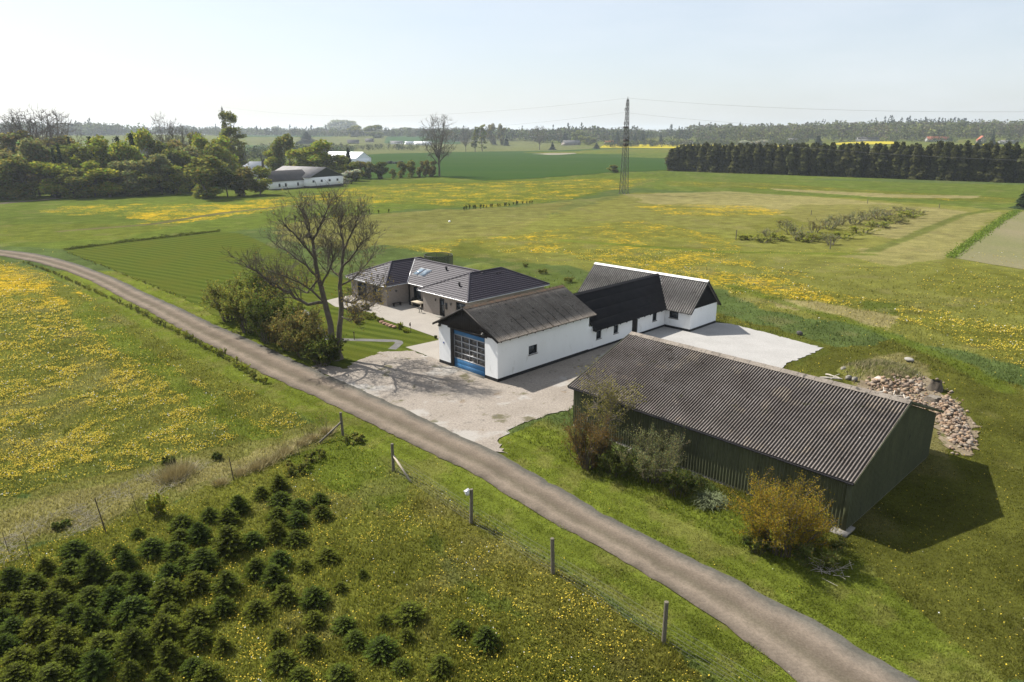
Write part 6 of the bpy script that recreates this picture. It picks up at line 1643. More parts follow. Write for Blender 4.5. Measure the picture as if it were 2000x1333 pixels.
def left_belt():
    rng = np.random.default_rng(90)
    G1 = 'trees of the dense belt at the left'
    names = {'spring': 'fresh yellow green tree in the dense belt at the left', 'olive': 'dull olive tree in the dense belt at the left', 'dark': 'dark leafy tree in the dense belt at the left', 'grey': 'grey green budding tree in the dense belt at the left', 'bronze': 'brownish budding tree in the dense belt at the left', 'conifer': 'dark pointed conifer in the dense belt at the left'}
    spec = [('birch', 'grey', 78, 385, 278, 74, 240), ('t', 'olive', 40, 388, 312, 60, 228), ('t', 'spring', 110, 384, 318, 56, 232), ('t', 'bronze', 20, 392, 300, 70, 236), ('t', 'olive', 0, 392, 330, 60, 226), ('t', 'dark', -40, 396, 300, 90, 230), ('t', 'olive', 160, 380, 283, 66, 244), ('t', 'olive', 150, 384, 330, 58, 232), ('t', 'spring', 186, 380, 318, 50, 236), ('t', 'spring', 205, 378, 272, 56, 252), ('t', 'spring', 215, 378, 330, 60, 236), ('t', 'spring', 232, 376, 280, 56, 250), ('t', 'grey', 250, 376, 318, 50, 240), ('t', 'spring', 268, 376, 290, 50, 252), ('t', 'olive', 285, 374, 318, 50, 244), ('t', 'grey', 316, 372, 306, 48, 246), ('t', 'olive', 270, 376, 335, 50, 240), ('t', 'olive', 345, 368, 296, 50, 256), ('t', 'grey', 372, 366, 290, 50, 262), ('t', 'spring', 345, 370, 325, 44, 248),
            ('t', 'spring', 290, 372, 256, 50, 275), ('t', 'spring', 405, 366, 268, 46, 285), ('t', 'olive', 420, 362, 285, 50, 275), ('t', 'spring', 440, 360, 272, 54, 290), ('t', 'olive', 395, 364, 262, 50, 300), ('t', 'bronze', 360, 366, 278, 60, 280), ('t', 'olive', 325, 370, 282, 50, 276), ('t', 'dark', 130, 380, 290, 60, 262), ('t', 'bronze', 45, 385, 262, 70, 275), ('t', 'bronze', 110, 380, 270, 70, 282), ('t', 'dark', 60, 385, 300, 60, 255),
            ('c', 'conifer', 118, 384, 290, 22, 236), ('c', 'conifer', 130, 384, 282, 22, 238), ('c', 'conifer', 192, 380, 268, 36, 252), ('c', 'conifer', 245, 377, 268, 34, 260), ('c', 'conifer', 272, 376, 262, 36, 262), ('c', 'conifer', 45, 388, 290, 26, 242), ('c', 'conifer', 10, 390, 285, 34, 246), ('c', 'conifer', 340, 372, 305, 32, 252), ('c', 'conifer', 152, 380, 268, 16, 262), ('c', 'conifer', 312, 374, 300, 22, 256), ('c', 'conifer', -20, 392, 270, 40, 250), ('c', 'conifer', 375, 368, 308, 24, 258)]
    for nm, kind, px, by, ty, w, dist in spec:
        if nm == 'birch': tree_px('birch_tree', 'grey', px, by, ty, w, 'tall pale green birch with drooping crown at the left end of the belt', G1, rng, dist=dist)
        else: tree_px('broadleaf_tree' if nm == 't' else 'conifer', kind, px, by, ty, w * 1.22, names[kind], G1, rng, dist=dist)
    G2 = 'tall bare trees in the left belt'
    for (px, ty, w, dist, lab, v) in ((94, 204, 120, 285, 'tallest wide bare tree rising above the belt at the far left', 0), (128, 214, 100, 300, 'bare tree leaning right beside the tallest one', 1), (338, 221, 70, 300, 'tall bare tree rising from the middle of the left belt', 2), (362, 240, 60, 296, 'lower bare tree just right of the middle bare one', 1), (40, 238, 80, 300, 'grey bare tree left of the tallest one', 2), (310, 252, 50, 290, 'short bare tree left of the middle bare one', 0), (392, 248, 60, 300, 'bare tree between the middle bare ones and the poplar', 0), (60, 225, 70, 292, 'bare tree close beside the tallest one on its left', 1)):
        d = ray(px, 385); b = np.array([d[0] / d[1] * dist, dist, 0]); H = rise(px, dist, ty); W = w * dist / F_PX * 1.05
        put_tree('bare_tree', 'bare' + str(v), b, H, W, lab, 'tree', G2, rng, 22, 17)
    for (px, ty, w, dist, lab, v) in ((459, 219, 36, 330, 'tall slender poplar standing above the left belt', 0), (470, 262, 40, 326, 'shorter poplar at the foot of the tall one', 1)):
        d = ray(px, 360); b = np.array([d[0] / d[1] * dist, dist, 0]); put_tree('poplar_tree', 'poplar' + str(v), b, rise(px, dist, ty), w * dist / F_PX * 1.25, lab, 'tree', 'poplars', rng, 22, 8)
    # around the white farm
    for (kind, px, by, ty, w, dist, lab) in (('olive', 412, 392, 305, 92, 232, 'big round olive tree in front of the white farm'), ('dark', 445, 386, 335, 50, 236, 'dark tree between the round olive tree and the farm'), ('bronze', 478, 382, 328, 46, 240, 'thin brownish tree before the pale roof'), ('olive', 508, 380, 330, 52, 244, 'olive tree touching the left end of the white farm'),
                                            ('olive', 562, 330, 268, 42, 330, 'dark grey green tree behind the farm roof'), ('spring', 590, 335, 290, 60, 320, 'yellow green willow left behind the farm'), ('spring', 632, 335, 278, 78, 322, 'big yellow green willow behind the farm roof'), ('spring', 530, 335, 296, 50, 330, 'low yellow green tree behind the dead trunk'), ('olive', 660, 340, 305, 50, 320, 'olive tree behind the right gable of the farm'), ('conifer', 682, 335, 290, 30, 340, 'dark pine beside the white tent hall'), ('olive', 690, 350, 318, 40, 318, 'low olive tree in front of the tent hall'), ('blossom', 686, 356, 332, 38, 300, 'white blossoming bush right of the farm gable'), ('dark', 660, 355, 335, 30, 302, 'dark bush behind the farm gable')):
        tree_px('conifer' if kind == 'conifer' else 'shrub' if 'bush' in lab else 'broadleaf_tree', kind, px, by, ty, w * 1.1, lab, 'trees round the white farm', rng, dist=dist, nvar=2 if kind == 'blossom' else 3)
    # row along the field towards the lone tree
    row = [(708, 350, 316, 26, 'bronze'), (722, 350, 318, 26, 'grey'), (746, 350, 318, 24, 'dark'), (768, 349, 330, 12, 'olive'), (784, 348, 318, 20, 'olive'), (804, 347, 314, 24, 'olive'), (818, 346, 328, 12, 'grey'), (831, 346, 314, 20, 'bronze'), (846, 345, 316, 20, 'bronze')]
    for k, (px, by, ty, w, kind) in enumerate(row): tree_px('field_tree', kind, px, by, ty, w * 1.15, 'small budding tree in the row between the white farm and the lone bare tree', 'row of small trees at the field edge', rng)
    tree_px('bare_tree', 'bare', 858, 345, 222, 82, 'big lone bare tree standing at the edge of the green field', None, rng)
    tree_px('shrub', 'olive', 1198, 338, 323, 24, 'single round bush at the edge of the green field left of the pylon', None, rng, 'bush')
    tree_px('conifer', 'conifer', 2002, 408, 352, 40, 'dark conifer cut off by the right edge', None, rng)
    # dead pollarded trunk beside the farm
    b = np.array([*(at(516, 352)[:2]), 0]); o = MB(); H = rise(516, b[1], 304); S = [[0, 0, -.3, 0, .1, H * .72, .55, .5], [0, .1, H * .72, -.6, .1, H, .42, .3], [0, .1, H * .72, .9, 0, H * .88, .36, .25]]
    o.tubes(S, 9); ob = o.build('dead_trunk', M['bark']); ob.location = b; tag(ob, 'thick dead pollarded trunk standing behind the pale roof', 'dead tree')
left_belt()

def mid_trees():
    rng = np.random.default_rng(91)
    G = 'scattered trees across the fields'
    for (kind, px, by, ty, w, lab) in (('bare', 910, 297, 247, 24, 'bare tree left of the two slim poplars'), ('smallpop', 928, 297, 248, 16, 'left one of two slim green poplars'), ('smallpop', 942, 296, 243, 18, 'right one of two slim green poplars'), ('bronze', 961, 284, 243, 18, 'left one of two brownish poplars'), ('bronze', 979, 284, 244, 16, 'right one of two brownish poplars'), ('conifer', 989, 285, 265, 14, 'small dark conifer right of the brownish poplars'), ('conifer', 966, 283, 268, 10, 'small dark conifer between the brownish poplars'), ('bare', 1054, 293, 245, 34, 'round bare tree standing alone before the far wood'), ('conifer', 1079, 293, 278, 14, 'small dark bush right of the round bare tree'),
                                      ('conifer', 1103, 280, 258, 20, 'dark conifers beside the brown roofed barn'), ('olive', 1150, 284, 268, 30, 'olive tree right of the brown barn'), ('conifer', 1165, 291, 280, 16, 'dark bush at the left end of the rapeseed'), ('olive', 1130, 282, 256, 26, 'tall olive tree behind the brown barn'), ('conifer', 1205, 281, 256, 18, 'dark conifer left of the pylon'), ('conifer', 1240, 281, 260, 14, 'left dark conifer of the pair right of the pylon'), ('conifer', 1256, 281, 261, 14, 'right dark conifer of the pair right of the pylon'),
                                      ('conifer', 600, 281, 258, 42, 'dark conifer clump in the fields above the willows'), ('olive', 696, 268, 246, 40, 'tree clump left of the far houses'), ('olive', 735, 270, 246, 36, 'broad olive tree above the far houses'), ('olive', 640, 264, 247, 40, 'grey green clump at the left of the far village'), ('grey', 665, 262, 236, 46, 'tall feathery poplar clump on the skyline'), ('grey', 690, 262, 238, 40, 'feathery poplar clump beside the tallest clump'), ('olive', 790, 266, 250, 40, 'olive clump on the skyline left of the lone tree'), ('olive', 540, 262, 248, 26, 'isolated round tree on the skyline by the green field'),
                                      ('conifer', 1596, 296, 266, 32, 'square dark conifer clump behind the spruce belt'), ('blossom', 1480, 297, 275, 40, 'pale blossoming tree behind the spruce belt'), ('blossom', 1455, 297, 275, 40, 'whitish budding tree behind the spruce belt'), ('conifer', 1936, 288, 258, 14, 'dark conifer between the two red roofs'), ('conifer', 1910, 290, 272, 20, 'round dark tree before the right red roof'), ('olive', 1900, 300, 284, 60, 'yellow green trees behind the right end of the spruce belt'), ('olive', 1850, 300, 284, 60, 'grey green trees behind the right part of the spruce belt'), ('spring', 1740, 300, 286, 60, 'yellow green trees behind the middle of the spruce belt'), ('olive', 1660, 298, 282, 60, 'olive trees behind the left middle of the spruce belt'), ('spring', 1960, 302, 285, 50, 'bright green trees near the right edge behind the spruces'), ('conifer', 1290, 281, 262, 12, 'thin conifer above the yellow field')):
        tree_px('conifer' if kind == 'conifer' else 'bare_tree' if kind == 'bare' else 'distant_tree', kind, px, by, ty, w * 1.1, lab, G, rng, nvar=2 if kind in ('smallpop', 'blossom', 'poplar') else 3)
    # belt of spruces at the right
    a, b = at(1304, 334)[:2], at(2090, 361)[:2]; d = (b - a) / np.linalg.norm(b - a); n_ = np.array([-d[1], d[0]])
    if n_[1] < 0: n_ = -n_
    L = np.linalg.norm(b - a); k = 0
    for row in range(4):
        m = int(L / 3.7)
        for i in range(m):
            u = (i + .5 + .14 * rng.normal()) / m; q = a + d * L * u + n_ * (row * 4.2 + .8 * rng.normal())
            px = CX + F_PX * 0 + 0
            H = 14.0 + 2.0 * u + .55 * rng.normal() + .3 * row - (2.2 if i == 0 else 0)
            if row >= 2 and i % 2: continue
            put_tree('spruce_tree', 'spruce' + str(rng.integers(6)), (q[0], q[1], float(height(q[0], q[1])) - .1), H, 6.2 + 1.4 * rng.random(), 'dark spruce in the long straight shelter belt', 'tree', 'spruces of the shelter belt', rng, 14, 6.5)
mid_trees()

def copse():
    rng = np.random.default_rng(92)
    spots = [(1465, 468, 448, 34, 'spring'), (1500, 462, 436, 26, 'grey'), (1520, 470, 445, 34, 'spring'), (1546, 458, 418, 30, 'grey'), (1562, 470, 432, 34, 'grey'), (1580, 472, 440, 30, 'spring'), (1590, 455, 410, 26, 'bronze'), (1620, 448, 405, 30, 'grey'), (1640, 440, 402, 26, 'bronze'), (1668, 438, 398, 30, 'grey'), (1690, 430, 396, 26, 'bronze'), (1715, 428, 388, 26, 'grey'), (1650, 466, 442, 30, 'spring'), (1622, 478, 440, 24, 'grey'), (1685, 456, 432, 34, 'spring'), (1720, 444, 422, 34, 'spring'), (1745, 436, 414, 34, 'olive'), (1770, 424, 402, 34, 'spring'), (1735, 420, 400, 26, 'bronze'), (1790, 418, 402, 26, 'bronze'), (1605, 468, 450, 24, 'olive'), (1530, 440, 420, 22, 'bronze'), (1760, 412, 396, 24, 'grey'), (1490, 474, 452, 26, 'olive')]
    protos = {}
    lab = {'spring': 'fresh yellow green bush in the young plantation in the meadow', 'grey': 'thin grey twiggy young tree in the plantation in the meadow', 'bronze': 'reddish brown twiggy bush in the plantation in the meadow', 'olive': 'dark green bush in the plantation in the meadow'}
    for i, (px, py, ty, w, kind) in enumerate(spots):
        b = at(px, py); H = max(.7, .62 * rise(px, b[1], ty)); W = 1.7 * w * np.linalg.norm([b[0], b[1], CAM_H]) / F_PX
        key = (kind, i % 2)
        if key not in protos:
            t = plant('young_bush', lab[kind], 'bush', shrub(700 + i, 2.5, 2.5, 1500 if kind in ('spring', 'olive') else 700, .11, 8, .75, last=3), (M['bark_pale'], LEAF[kind]), b, 'bushes of the young plantation', ('stems', 'foliage')); protos[key] = t
        else: t = copy_tree(protos[key]); t.location = b
        t.scale = (W / 2.5, W / 2.5, H / 2.5); t.rotation_euler = (0, 0, rng.random() * 6.28); tag(t, lab[kind], 'bush', 'bushes of the young plantation')
    for (px, py, ty, lb) in ((1437, 469, 449, 'leaning stake at the left corner of the young plantation'), (1621, 487, 468, 'dark stake at the front corner of the young plantation'), (1584, 420, 411, 'stake behind the left part of the young plantation'), (1694, 398, 389, 'stake at the back of the young plantation'), (1834, 407, 398, 'stake to the right of the young plantation')):
        b = at(px, py); o = MB(); H = rise(px, b[1], ty); o.tubes([[0, 0, -.2, .03, 0, H, .09, .085]], 8); o.rod((.03, 0, H), (.03, 0, H + .02), .085, .05, 8); ob = o.build('stake', M['post']); ob.location = b; tag(ob, lb, 'stake', 'stakes round the young plantation')
    # lone bushes in the meadow
    for k, (px, py, h, w, lb) in enumerate(((1112, 552, .9, 1.7, 'dark bush in the meadow behind the workshop roof'), (1060, 535, .8, 1.4, 'small grey bush in the meadow above the bungalow'), (1026, 521, .6, 1.0, 'tiny bush on the grassy bank'))):
        plant('meadow_bush', lb, 'bush', shrub(760 + k, h, w, 1500, .10, 10, .8), (M['bark'], LEAF['olive']), at(px, py), 'bushes in the meadow', ('stems', 'foliage'))
    # small young hedge plants on both sides of the track
    pr = []
    for k in range(4):
        t = plant('hedge_plant', 'small leafy young hedge plant in the row along the near side of the track', 'hedge plant', shrub(720 + k, .85, .75, 420, .09, 7, .5, last=2), (M['bark_pale'], LEAF['olive' if k < 2 else 'spring']), (0, 0, -60), 'young hedge plants along the track', ('stems', 'foliage')); pr.append([t, False])
    def row(pts, step, hmin, hmax, lab):
        P = np.array(densify(pts, .05, 0, 1)); P = P[:np.argmin(np.linalg.norm(P - np.asarray(pts[-1]), axis=1))]
        seg = np.r_[0, np.cumsum(np.linalg.norm(np.diff(P, axis=0), axis=1))]
        s = 0
        while s < seg[-1]:
            q = P[np.searchsorted(seg, s)] + rng.normal(size=2) * .12
            j = rng.integers(4); t = pr[j][0] if not pr[j][1] else copy_tree(pr[j][0]); pr[j][1] = True
            u = s / seg[-1]; h = .8 * (hmin + (hmax - hmin) * u) * (.55 + .8 * rng.random()); t.location = (q[0], q[1], 0); t.scale = (h * 1.1, h * 1.1, h); t.rotation_euler = (0, 0, rng.random() * 6)
            tag(t, lab, 'hedge plant', 'young hedge plants along the track'); s += step * (.6 + .9 * rng.random())
    row(gp((48, 514), (110, 536), (160, 560), (205, 580), (260, 604), (310, 632), (360, 658), (410, 684), (450, 708), (516, 752)), .78, .55, 1.05, 'small leafy young hedge plant in the row along the near side of the track')
    row(gp((132, 495), (200, 520), (260, 545), (320, 568), (370, 586)), 1.0, .35, .42, 'low sparse hedge plant in the row between the track and the lawn')
    # low dark hedge behind the lawn
    mb = MB(); P = np.array(densify(gp((126, 489), (240, 474), (330, 464), (430, 452)), .05, 0, 1)); P = P[:len(P) // 2]; k = 3600; i = rng.integers(0, len(P), k); hgt_ = .12 + .85 * vnoise(P[i, 0] / .9, P[i, 1] / .9, 5) * vnoise(P[i, 0] / 4, P[i, 1] / 4, 7) * 1.6
    V = np.c_[P[i] + rng.normal(size=(k, 2)) * .26, rng.random(k) * hgt_]; mb.quads(V, .20, rng, .2, (.6 + .8 * rng.random(k))[:, None] * np.ones(3)); tag(mb.build('hedge', LEAF['dark'], None, False, True), 'low dark young hedge along the far edge of the lawn', 'hedge')
    # clipped hedge at the farm
    mb = MB(); q = gp((316, 364), (384, 378), (402, 384)); q2 = gp((316, 363), (400, 360))
    for pts in (q, q2):
        P = np.array(densify(pts, .1, 0, 1)); P = P[:len(P) // 2]
        for a, b in zip(pts[:-1], pts[1:]): mb.bar((*a, .75), (*b, .75), 1.0, 1.5, col=(.55, .6, .5))
        k = 3500; i = rng.integers(0, len(P), k); V = np.c_[P[i] + rng.uniform(-.6, .6, (k, 2)), 1.62 * rng.random(k) ** .5]; mb.quads(V, .3, rng, .3, (.5 + .7 * rng.random(k))[:, None] * np.ones(3))
    tag(mb.build('clipped_hedge', LEAF['dark'], None, False, True), 'clipped square hedge round the garden of the white farm', 'hedge')
    # ditch edge of the tilled field
    mb = MB(); pts = gp((1856, 504), (1880, 486), (1915, 460), (1950, 436), (1986, 413)); P = np.array(densify(pts, .1, 0, 1)); P = P[:len(P) // 2]; k = 4200; i = rng.integers(0, len(P), k)
    V = np.c_[P[i] + rng.normal(size=(k, 2)) * .55, rng.random(k) * .38]; mb.quads(V, .28, rng, .2, (.7 + .8 * rng.random(k))[:, None] * np.array((1.5, 1.7, 1.2))); tag(mb.build('ditch_growth', LEAF['dark'], None, False, True), 'green growth along the ditch of the tilled field', 'undergrowth', kind='stuff')
    # row of tiny saplings across the meadow
    sp = None
    for k in range(34):
        u = k / 33; px, py = (905 + 210 * u, 411 - 21 * u) if k < 22 else (560 + 200 * (k - 22) / 11, 432 - 16 * (k - 22) / 11)
        b = at(px + rng.normal() * 2, py + rng.normal() * .6)
        if sp is None: sp = plant('meadow_sapling', 'tiny dark sapling in the planted row across the meadow', 'sapling', shrub(777, .9, .55, 160, .14, 5, .35, last=2), (M['bark'], LEAF['dark']), b, 'saplings in a row across the meadow', ('stems', 'foliage')); t = sp
        else: t = copy_tree(sp)
        t.location = b; h = .8 + .7 * rng.random(); t.scale = (h, h, h); t.rotation_euler = (0, 0, rng.random() * 6)
copse()

def house(name, lab, cat, loc, rot, L, W, H, RZ, wallm, roofm, gablem=None, wins=0, ov=.4, chimney=False, plinth=None):
    t = thing(name, lab, cat, loc, rot); w = MB(); gz = RZ - .05
    w.box((-L / 2, -W / 2, -.4), (L / 2, W / 2, H)); wall = w.build('wall', wallm, t)
    for s in (-1, 1):
        g = MB(); x = s * L / 2; g.add([(x, -W / 2, H - .02), (x, W / 2, H - .02), (x, 0, gz), (x - s * .3, -W / 2, H - .02), (x - s * .3, W / 2, H - .02), (x - s * .3, 0, gz)], [(0, 1, 2), (5, 4, 3)])
        g.build('gable', gablem or wallm, t)
    r = MB(); ez = H - ov * (RZ - H) / (W / 2)
    for s in (-1, 1):
        a = [(-L / 2 - ov, s * (W / 2 + ov), ez), (L / 2 + ov, s * (W / 2 + ov), ez), (L / 2 + ov, 0, RZ), (-L / 2 - ov, 0, RZ)]; b = [(p[0], p[1], p[2] + .14) for p in a]
        r.add(a + b, [(3, 2, 1, 0), (4, 5, 6, 7), (0, 1, 5, 4), (1, 2, 6, 5), (3, 0, 4, 7)])
    roof = r.build('roof', roofm, t)
    if chimney: c = MB(); c.box((L * .1, -.3, RZ - .3), (L * .1 + .6, .3, RZ + .8)); c.build('chimney', M['brick'], roof)
    for k in range(wins):
        x = -L / 2 + L * (k + .5) / wins
        for s in (-1, 1):
            f = MB(); f.box((x - .55, s * (W / 2 + .03), H * .42), (x + .55, s * (W / 2 - .05), H * .42 + .95)); wi = f.build('window', M['black_frame'], t)
            p = MB(); p.box((x - .45, s * (W / 2 + .045), H * .42 + .08), (x + .45, s * (W / 2 + .031), H * .42 + .87)); p.build('pane', M['glass'], wi)
    if plinth is not None: p = MB(); p.box((-L / 2 - .03, -W / 2 - .03, -.4), (L / 2 + .03, W / 2 + .03, plinth)); p.build('plinth', M['black_plinth'], t)
    return t

def farm():
    # white barns across the fields: gable of the large one faces right and towards the viewer
    a, b = at(606, 368)[:2], at(671, 362.5)[:2]; gd = b - a; W = np.linalg.norm(gd); ang = math.atan2(gd[1], gd[0]) + math.pi / 2
    L = 24.0; mid = (a + b) / 2; ax = np.array([math.cos(ang), math.sin(ang)]); c = mid + ax * L / 2
    t = house('barn', 'large white barn with grey roof and dark green gable', 'barn', (*c, 0), ang, L, W, 3.9, 7.4, M['white_wall'], M['roof_grey'], M['green_gable'], 0, .3, False, .7)
    for k in range(4):
        y = W / 2 - W * (k + .45) / 4.2
        f = MB(); f.box((-L / 2 - .04, y - .55, 2.0), (-L / 2 + .05, y + .55, 2.95)); wi = f.build('window', M['alu'], t); p = MB(); p.box((-L / 2 - .055, y - .45, 2.1), (-L / 2 - .041, y + .45, 2.85)); p.build('pane', M['glass'], wi)
    a2, b2 = at(531, 372)[:2], at(606, 366.5)[:2]; d2 = b2 - a2; L2 = np.linalg.norm(d2); an2 = math.atan2(d2[1], d2[0]); nv = np.array([-d2[1], d2[0]]) / L2
    t = house('barn', 'lower white barn with dark roof joined to the left of the large one', 'barn', (*((a2 + b2) / 2 + nv * 4.5), 0), an2, L2, 9.0, 3.3, 6.6, M['white_wall'], M['roof_dark'], M['white_wall'], 0, .35, False, .3)
    for k, x in enumerate((-L2 * .30, -L2 * .14, L2 * .18)):
        f = MB(); f.box((x - .4, -4.55, 1.0), (x + .4, -4.4, 2.2)); wi = f.build('window', M['black_frame'], t); p = MB(); p.box((x - .32, -4.566, 1.08), (x + .32, -4.551, 2.12)); p.build('pane', M['glass'], wi)
    q = at(480, 345); house('farmhouse', 'house with pale shiny roof half hidden behind trees at the farm', 'house', (q[0], q[1], 0), .1, 20, 9, 3.4, 7.0, M['white_wall'], M['zinc'], None, 4)
    q = at(728, 322); ang = .0
    t = thing('tent_hall', 'large white tent hall beyond the white farm', 'tent', (q[0] - 6, q[1], 0), math.radians(62)); Wd, Ln, H, RZ = 16., 30., 4.2, 8.2
    w = MB(); w.box((-Wd / 2, 0, 0), (Wd / 2, Ln, H)); w.add([(-Wd / 2, -.02, H), (Wd / 2, -.02, H), (0, -.02, RZ)], [(0, 1, 2)]); w.add([(-Wd / 2, Ln, H), (Wd / 2, Ln, H), (0, Ln, RZ)], [(0, 1, 2)]); w.build('wall', M['tent'], t)
    r = MB()
    for s in (-1, 1): r.add([(s * (Wd / 2 + .1), -.3, H - .05), (s * (Wd / 2 + .1), Ln + .3, H - .05), (0, Ln + .3, RZ), (0, -.3, RZ), (s * (Wd / 2 + .1), -.3, H + .1), (s * (Wd / 2 + .1), Ln + .3, H + .1), (0, Ln + .3, RZ + .15), (0, -.3, RZ + .15)], [(0, 1, 2, 3), (4, 5, 6, 7), (0, 3, 7, 4), (0, 1, 5, 4)])
    r.build('roof', M['tent'], t)
    q = at(764, 322); t = thing('container_stack', 'row of dark crates beside the white tent hall', 'crates', (q[0], q[1] + 6, 0), .1)
    for k in range(4): m = MB(); m.box((-7 + 3.6 * k, -1.2, 0), (-7 + 3.6 * k + 3.3, 1.2, 1.7 + .5 * (k % 2))); m.box((-7 + 3.6 * k + .1, -1.25, .2), (-7 + 3.6 * k + 3.2, -1.201, 1.5)); m.build('crate', M['green_gable'], t)
    # far houses
    for (px, py, L, W, H, RZ, rot, wm, rm, nm, lab, ch) in ((690, 281, 22, 10, 3, 8, .2, 'green_sheet', 'roof_dark', 'farmhouse', 'dark roofed long farm left of the white sheds', 0), (722, 278, 16, 9, 3.5, 7.5, -.1, 'brick', 'roof_dark', 'house', 'far dark roofed house right of the long dark farm', 1), (775, 282, 24, 10, 3.5, 6.5, .15, 'white_wall', 'roof_grey', 'house', 'low grey roofed house left of the white sheds', 0), (800, 283, 18, 9, 3.6, 6.5, .5, 'white_wall', 'zinc', 'shed', 'small pale roofed shed left of the white long shed', 0), (826, 284, 32, 12, 4, 7.5, -.1, 'white_wall', 'tent', 'shed', 'long white roofed shed behind the lone bare tree', 0),
                                                           (1115, 284, 34, 14, 4.0, 9.5, .45, 'brick', 'roof_grey', 'barn', 'big brown roofed barn standing beyond the green field', 0), (1190, 281, 18, 8, 3, 6, .1, 'brick', 'roof_red', 'house', 'low red roofed house left of the pylon', 0), (1312, 282, 22, 9, 3, 6, .05, 'white_wall', 'roof_grey', 'house', 'grey roofed house at the left of the rapeseed right of the pylon', 0), (1340, 282, 26, 9, 3.2, 6, .0, 'white_wall', 'roof_grey', 'house', 'long low pale roofed house above the rapeseed', 0), (1548, 279, 24, 10, 4.5, 8, .1, 'brick', 'roof_grey', 'house', 'grey house among the trees left of the long white house', 0), (1694, 277, 38, 11, 4.5, 9, -.05, 'white_wall', 'roof_dark', 'house', 'long white house with dark roof above the yellow field', 1),
                                                           (1830, 277, 40, 10, 4, 9, .05, 'white_wall', 'roof_red', 'farmhouse', 'long red roofed farm at the right', 1), (1916, 279, 18, 12, 4.5, 12, 1.2, 'brick', 'roof_red', 'house', 'steep orange red roofed house near the right edge', 1), (1968, 281, 30, 9, 3.5, 6, .1, 'white_wall', 'roof_grey', 'shed', 'low grey shed at the right edge', 0)):
        q = far(px, py); house(nm, lab, 'building', q, rot, L * .82, W * .82, H * .75, RZ * .75, M['far_wall' if wm == 'white_wall' and px > 1500 else wm], M[rm], None, 4, .5, bool(ch))
farm()

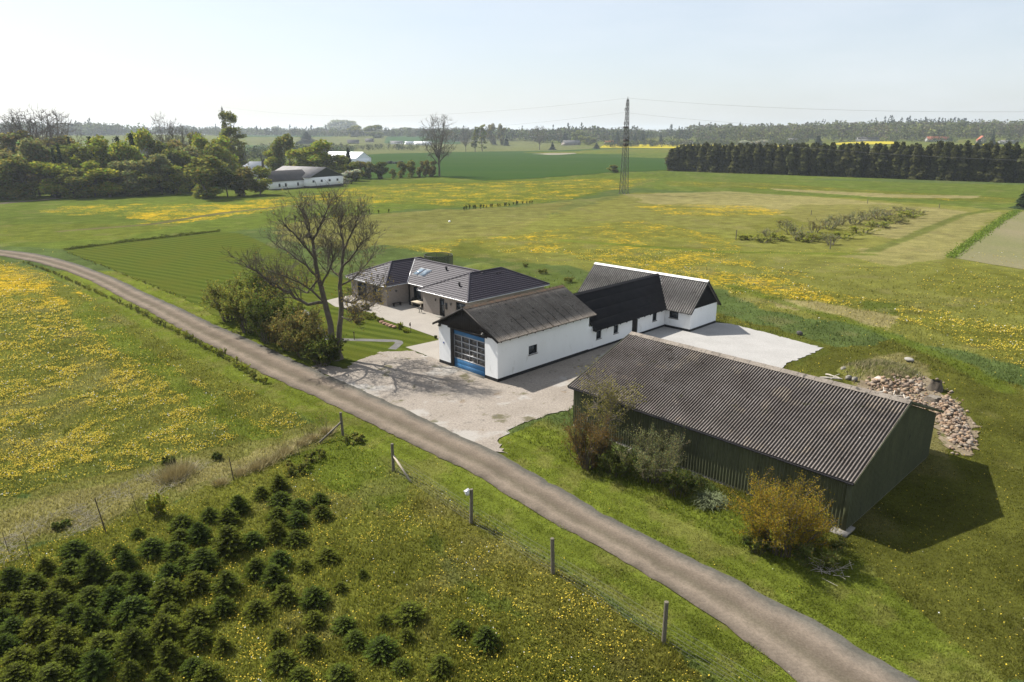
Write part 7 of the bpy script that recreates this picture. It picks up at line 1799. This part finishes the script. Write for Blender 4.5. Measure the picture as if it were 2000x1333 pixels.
def woods():
    """far woods that read as one mass"""
    rng = np.random.default_rng(95)
    def blob(n_tree, poly_px, size, q_per, kinds, lab, seed, y_world=None, qs=1.9, clump=True):
        rng = np.random.default_rng(seed); A = np.array([far(*p)[:2] for p in poly_px]) if y_world is None else np.array(y_world); lo, hi = A.min(0), A.max(0); got = []
        while len(got) < n_tree:
            p = rng.random((4 * n_tree, 2)) * (hi - lo) + lo; p = p[inside(A, p[:, 0], p[:, 1])]; got += list(p[fbm(p[:, 0] / 90 + seed, p[:, 1] / 90, 33 + seed, 3) > .46]) if clump else list(p)
            if not len(p): break
        T = np.array(got[:n_tree]); n = len(T); hz = height(T[:, 0], T[:, 1]); S = size * (.55 + .75 * rng.random(n)) * (.72 + .6 * fbm(T[:, 0] / 140, T[:, 1] / 140, 51 + seed, 2)); pal = np.array([k[0] for k in kinds]); w = np.array([k[1] for k in kinds]); ki = rng.choice(len(kinds), n, p=w / w.sum())
        con = np.array([k[2] for k in kinds])[ki]
        d = rng.normal(size=(n, q_per, 3)); d /= np.linalg.norm(d, axis=2, keepdims=True); rad = rng.random((n, q_per, 1)) ** .45
        off = d * rad * np.stack([S * .40, S * .40, S * .46], 1)[:, None]
        zc = np.where(con, rng.random(n), 0)
        u = rng.random((n, q_per)); cone = np.stack([d[..., 0] * (1 - u) * S[:, None] * .36, d[..., 1] * (1 - u) * S[:, None] * .36, (u * 1.25 - .5) * S[:, None]], -1)
        off = np.where(con[:, None, None], cone, off)
        P = np.stack([T[:, 0], T[:, 1], hz + S * .5], 1)[:, None] + off
        col = pal[ki][:, None] * (.65 + .7 * rng.random((n, q_per, 1))) * (.55 + .9 * rng.random((n, 1, 1)))
        mb = MB(); mb.quads(P.reshape(-1, 3), np.repeat(qs * S / 14, q_per) * (.7 + .6 * rng.random(n * q_per)), rng, .25, np.clip(col.reshape(-1, 3), 0, 1))
        tag(mb.build('woodland', WOOD, None, False, True), lab, 'wood', kind='stuff')
    WOOD = leafmat('woodland', (1, 1, 1), (1, 1, 1), .25)
    darkk = [((.022, .032, .020), 1, True)]; mix = [((.082, .102, .034), 3, False), ((.088, .080, .048), 2, False), ((.040, .050, .028), 2, False), ((.026, .036, .022), .25, True)]
    crest = [((.110, .120, .036), 3, False), ((.082, .094, .036), 3, False), ((.095, .082, .052), 2, False)]
    blob(2600, None, 18, 34, crest, 'broad budding wood on the rise behind the spruce belt', 1, [(330, 1150), (640, 1080), (1300, 1080), (1450, 1500), (400, 1500)], 2.3, False)
    blob(1700, None, 19, 34, crest, 'crest of the budding wood along the right skyline', 2, [(380, 1500), (1450, 1500), (1900, 2000), (450, 1900)], 2.3, False)
    blob(150, None, 21, 40, darkk, 'dark conifers on the right skyline', 3, [(900, 1800), (1150, 1800), (1150, 1840), (900, 1840)], 1.9, False)
    blob(40, None, 20, 40, darkk, 'ragged conifers on the skyline right of the pylon', 4, [(330, 1650), (900, 1650), (900, 1780), (340, 1780)])
    blob(900, None, 17, 36, mix, 'belt of mixed trees in the middle of the skyline', 5, [(-160, 1250), (330, 1180), (420, 1500), (-160, 1600)], 2.2)
    blob(800, None, 16, 36, mix, 'hedgerows and copses behind the far village', 6, [(-760, 1600), (-150, 1500), (-140, 1900), (-800, 1950)], 2.2)
    blob(420, None, 22, 46, mix, 'rounded wood on the left skyline', 7, [(-1080, 1500), (-850, 1480), (-830, 1640), (-1100, 1660)], 2.2)
    blob(1100, None, 20, 34, mix, 'long low wood at the far left skyline', 8, [(-2200, 2000), (-550, 2100), (-500, 2500), (-2300, 2500)], 2.6)
    blob(1100, None, 20, 34, mix, 'long low wood in the centre of the skyline', 9, [(-600, 2250), (700, 2200), (700, 2600), (-600, 2600)], 2.6)
    blob(700, None, 9, 36, mix, 'scrub and small trees in the fields behind the left belt', 10, [(-420, 520), (-150, 500), (-170, 800), (-520, 820)])
    blob(350, None, 9, 36, mix, 'hedges and gardens above the yellow field', 11, [(130, 1000), (420, 1000), (430, 1060), (130, 1060)])
    blob(620, None, 7, 36, [((.12, .12, .045), 2, False), ((.10, .092, .06), 3, False), ((.066, .085, .03), 2, False)], 'pale budding scrub just behind the spruce belt', 12, [(150, 560), (420, 540), (560, 640), (200, 700)])
    blob(120, [(1630, 281), (2000, 285), (2000, 279), (1800, 276), (1640, 276)], 7, 36, mix, 'gardens and small trees round the far right houses', 15)
    blob(220, None, 7, 36, mix, 'hedges among the far houses', 13, [(-330, 880), (-80, 880), (-80, 1010), (-350, 1010)])
    blob(420, None, 12, 36, mix, 'trees beyond the left end of the belt', 14, [(-560, 460), (-330, 420), (-330, 520), (-560, 600)])
woods()

# ------------------------------------------------------------------ the air
def haze():
    m = bpy.data.materials.new('haze'); m.use_nodes = True; n, l = m.node_tree.nodes, m.node_tree.links; n.clear()
    out = n.new('ShaderNodeOutputMaterial'); v = n.new('ShaderNodeVolumePrincipled'); v.inputs['Color'].default_value = (.80, .88, 1.0, 1); v.inputs['Density'].default_value = HAZE_DENSITY; v.inputs['Anisotropy'].default_value = .3
    l.new(v.outputs[0], out.inputs['Volume'])
    mb = MB(); mb.box((-9000, -400, -3), (9000, 7500, 95)); o = mb.build('haze', m); tag(o, 'thin pale haze lying over the land', 'haze', kind='stuff')
if HAZE_DENSITY > 0: haze()
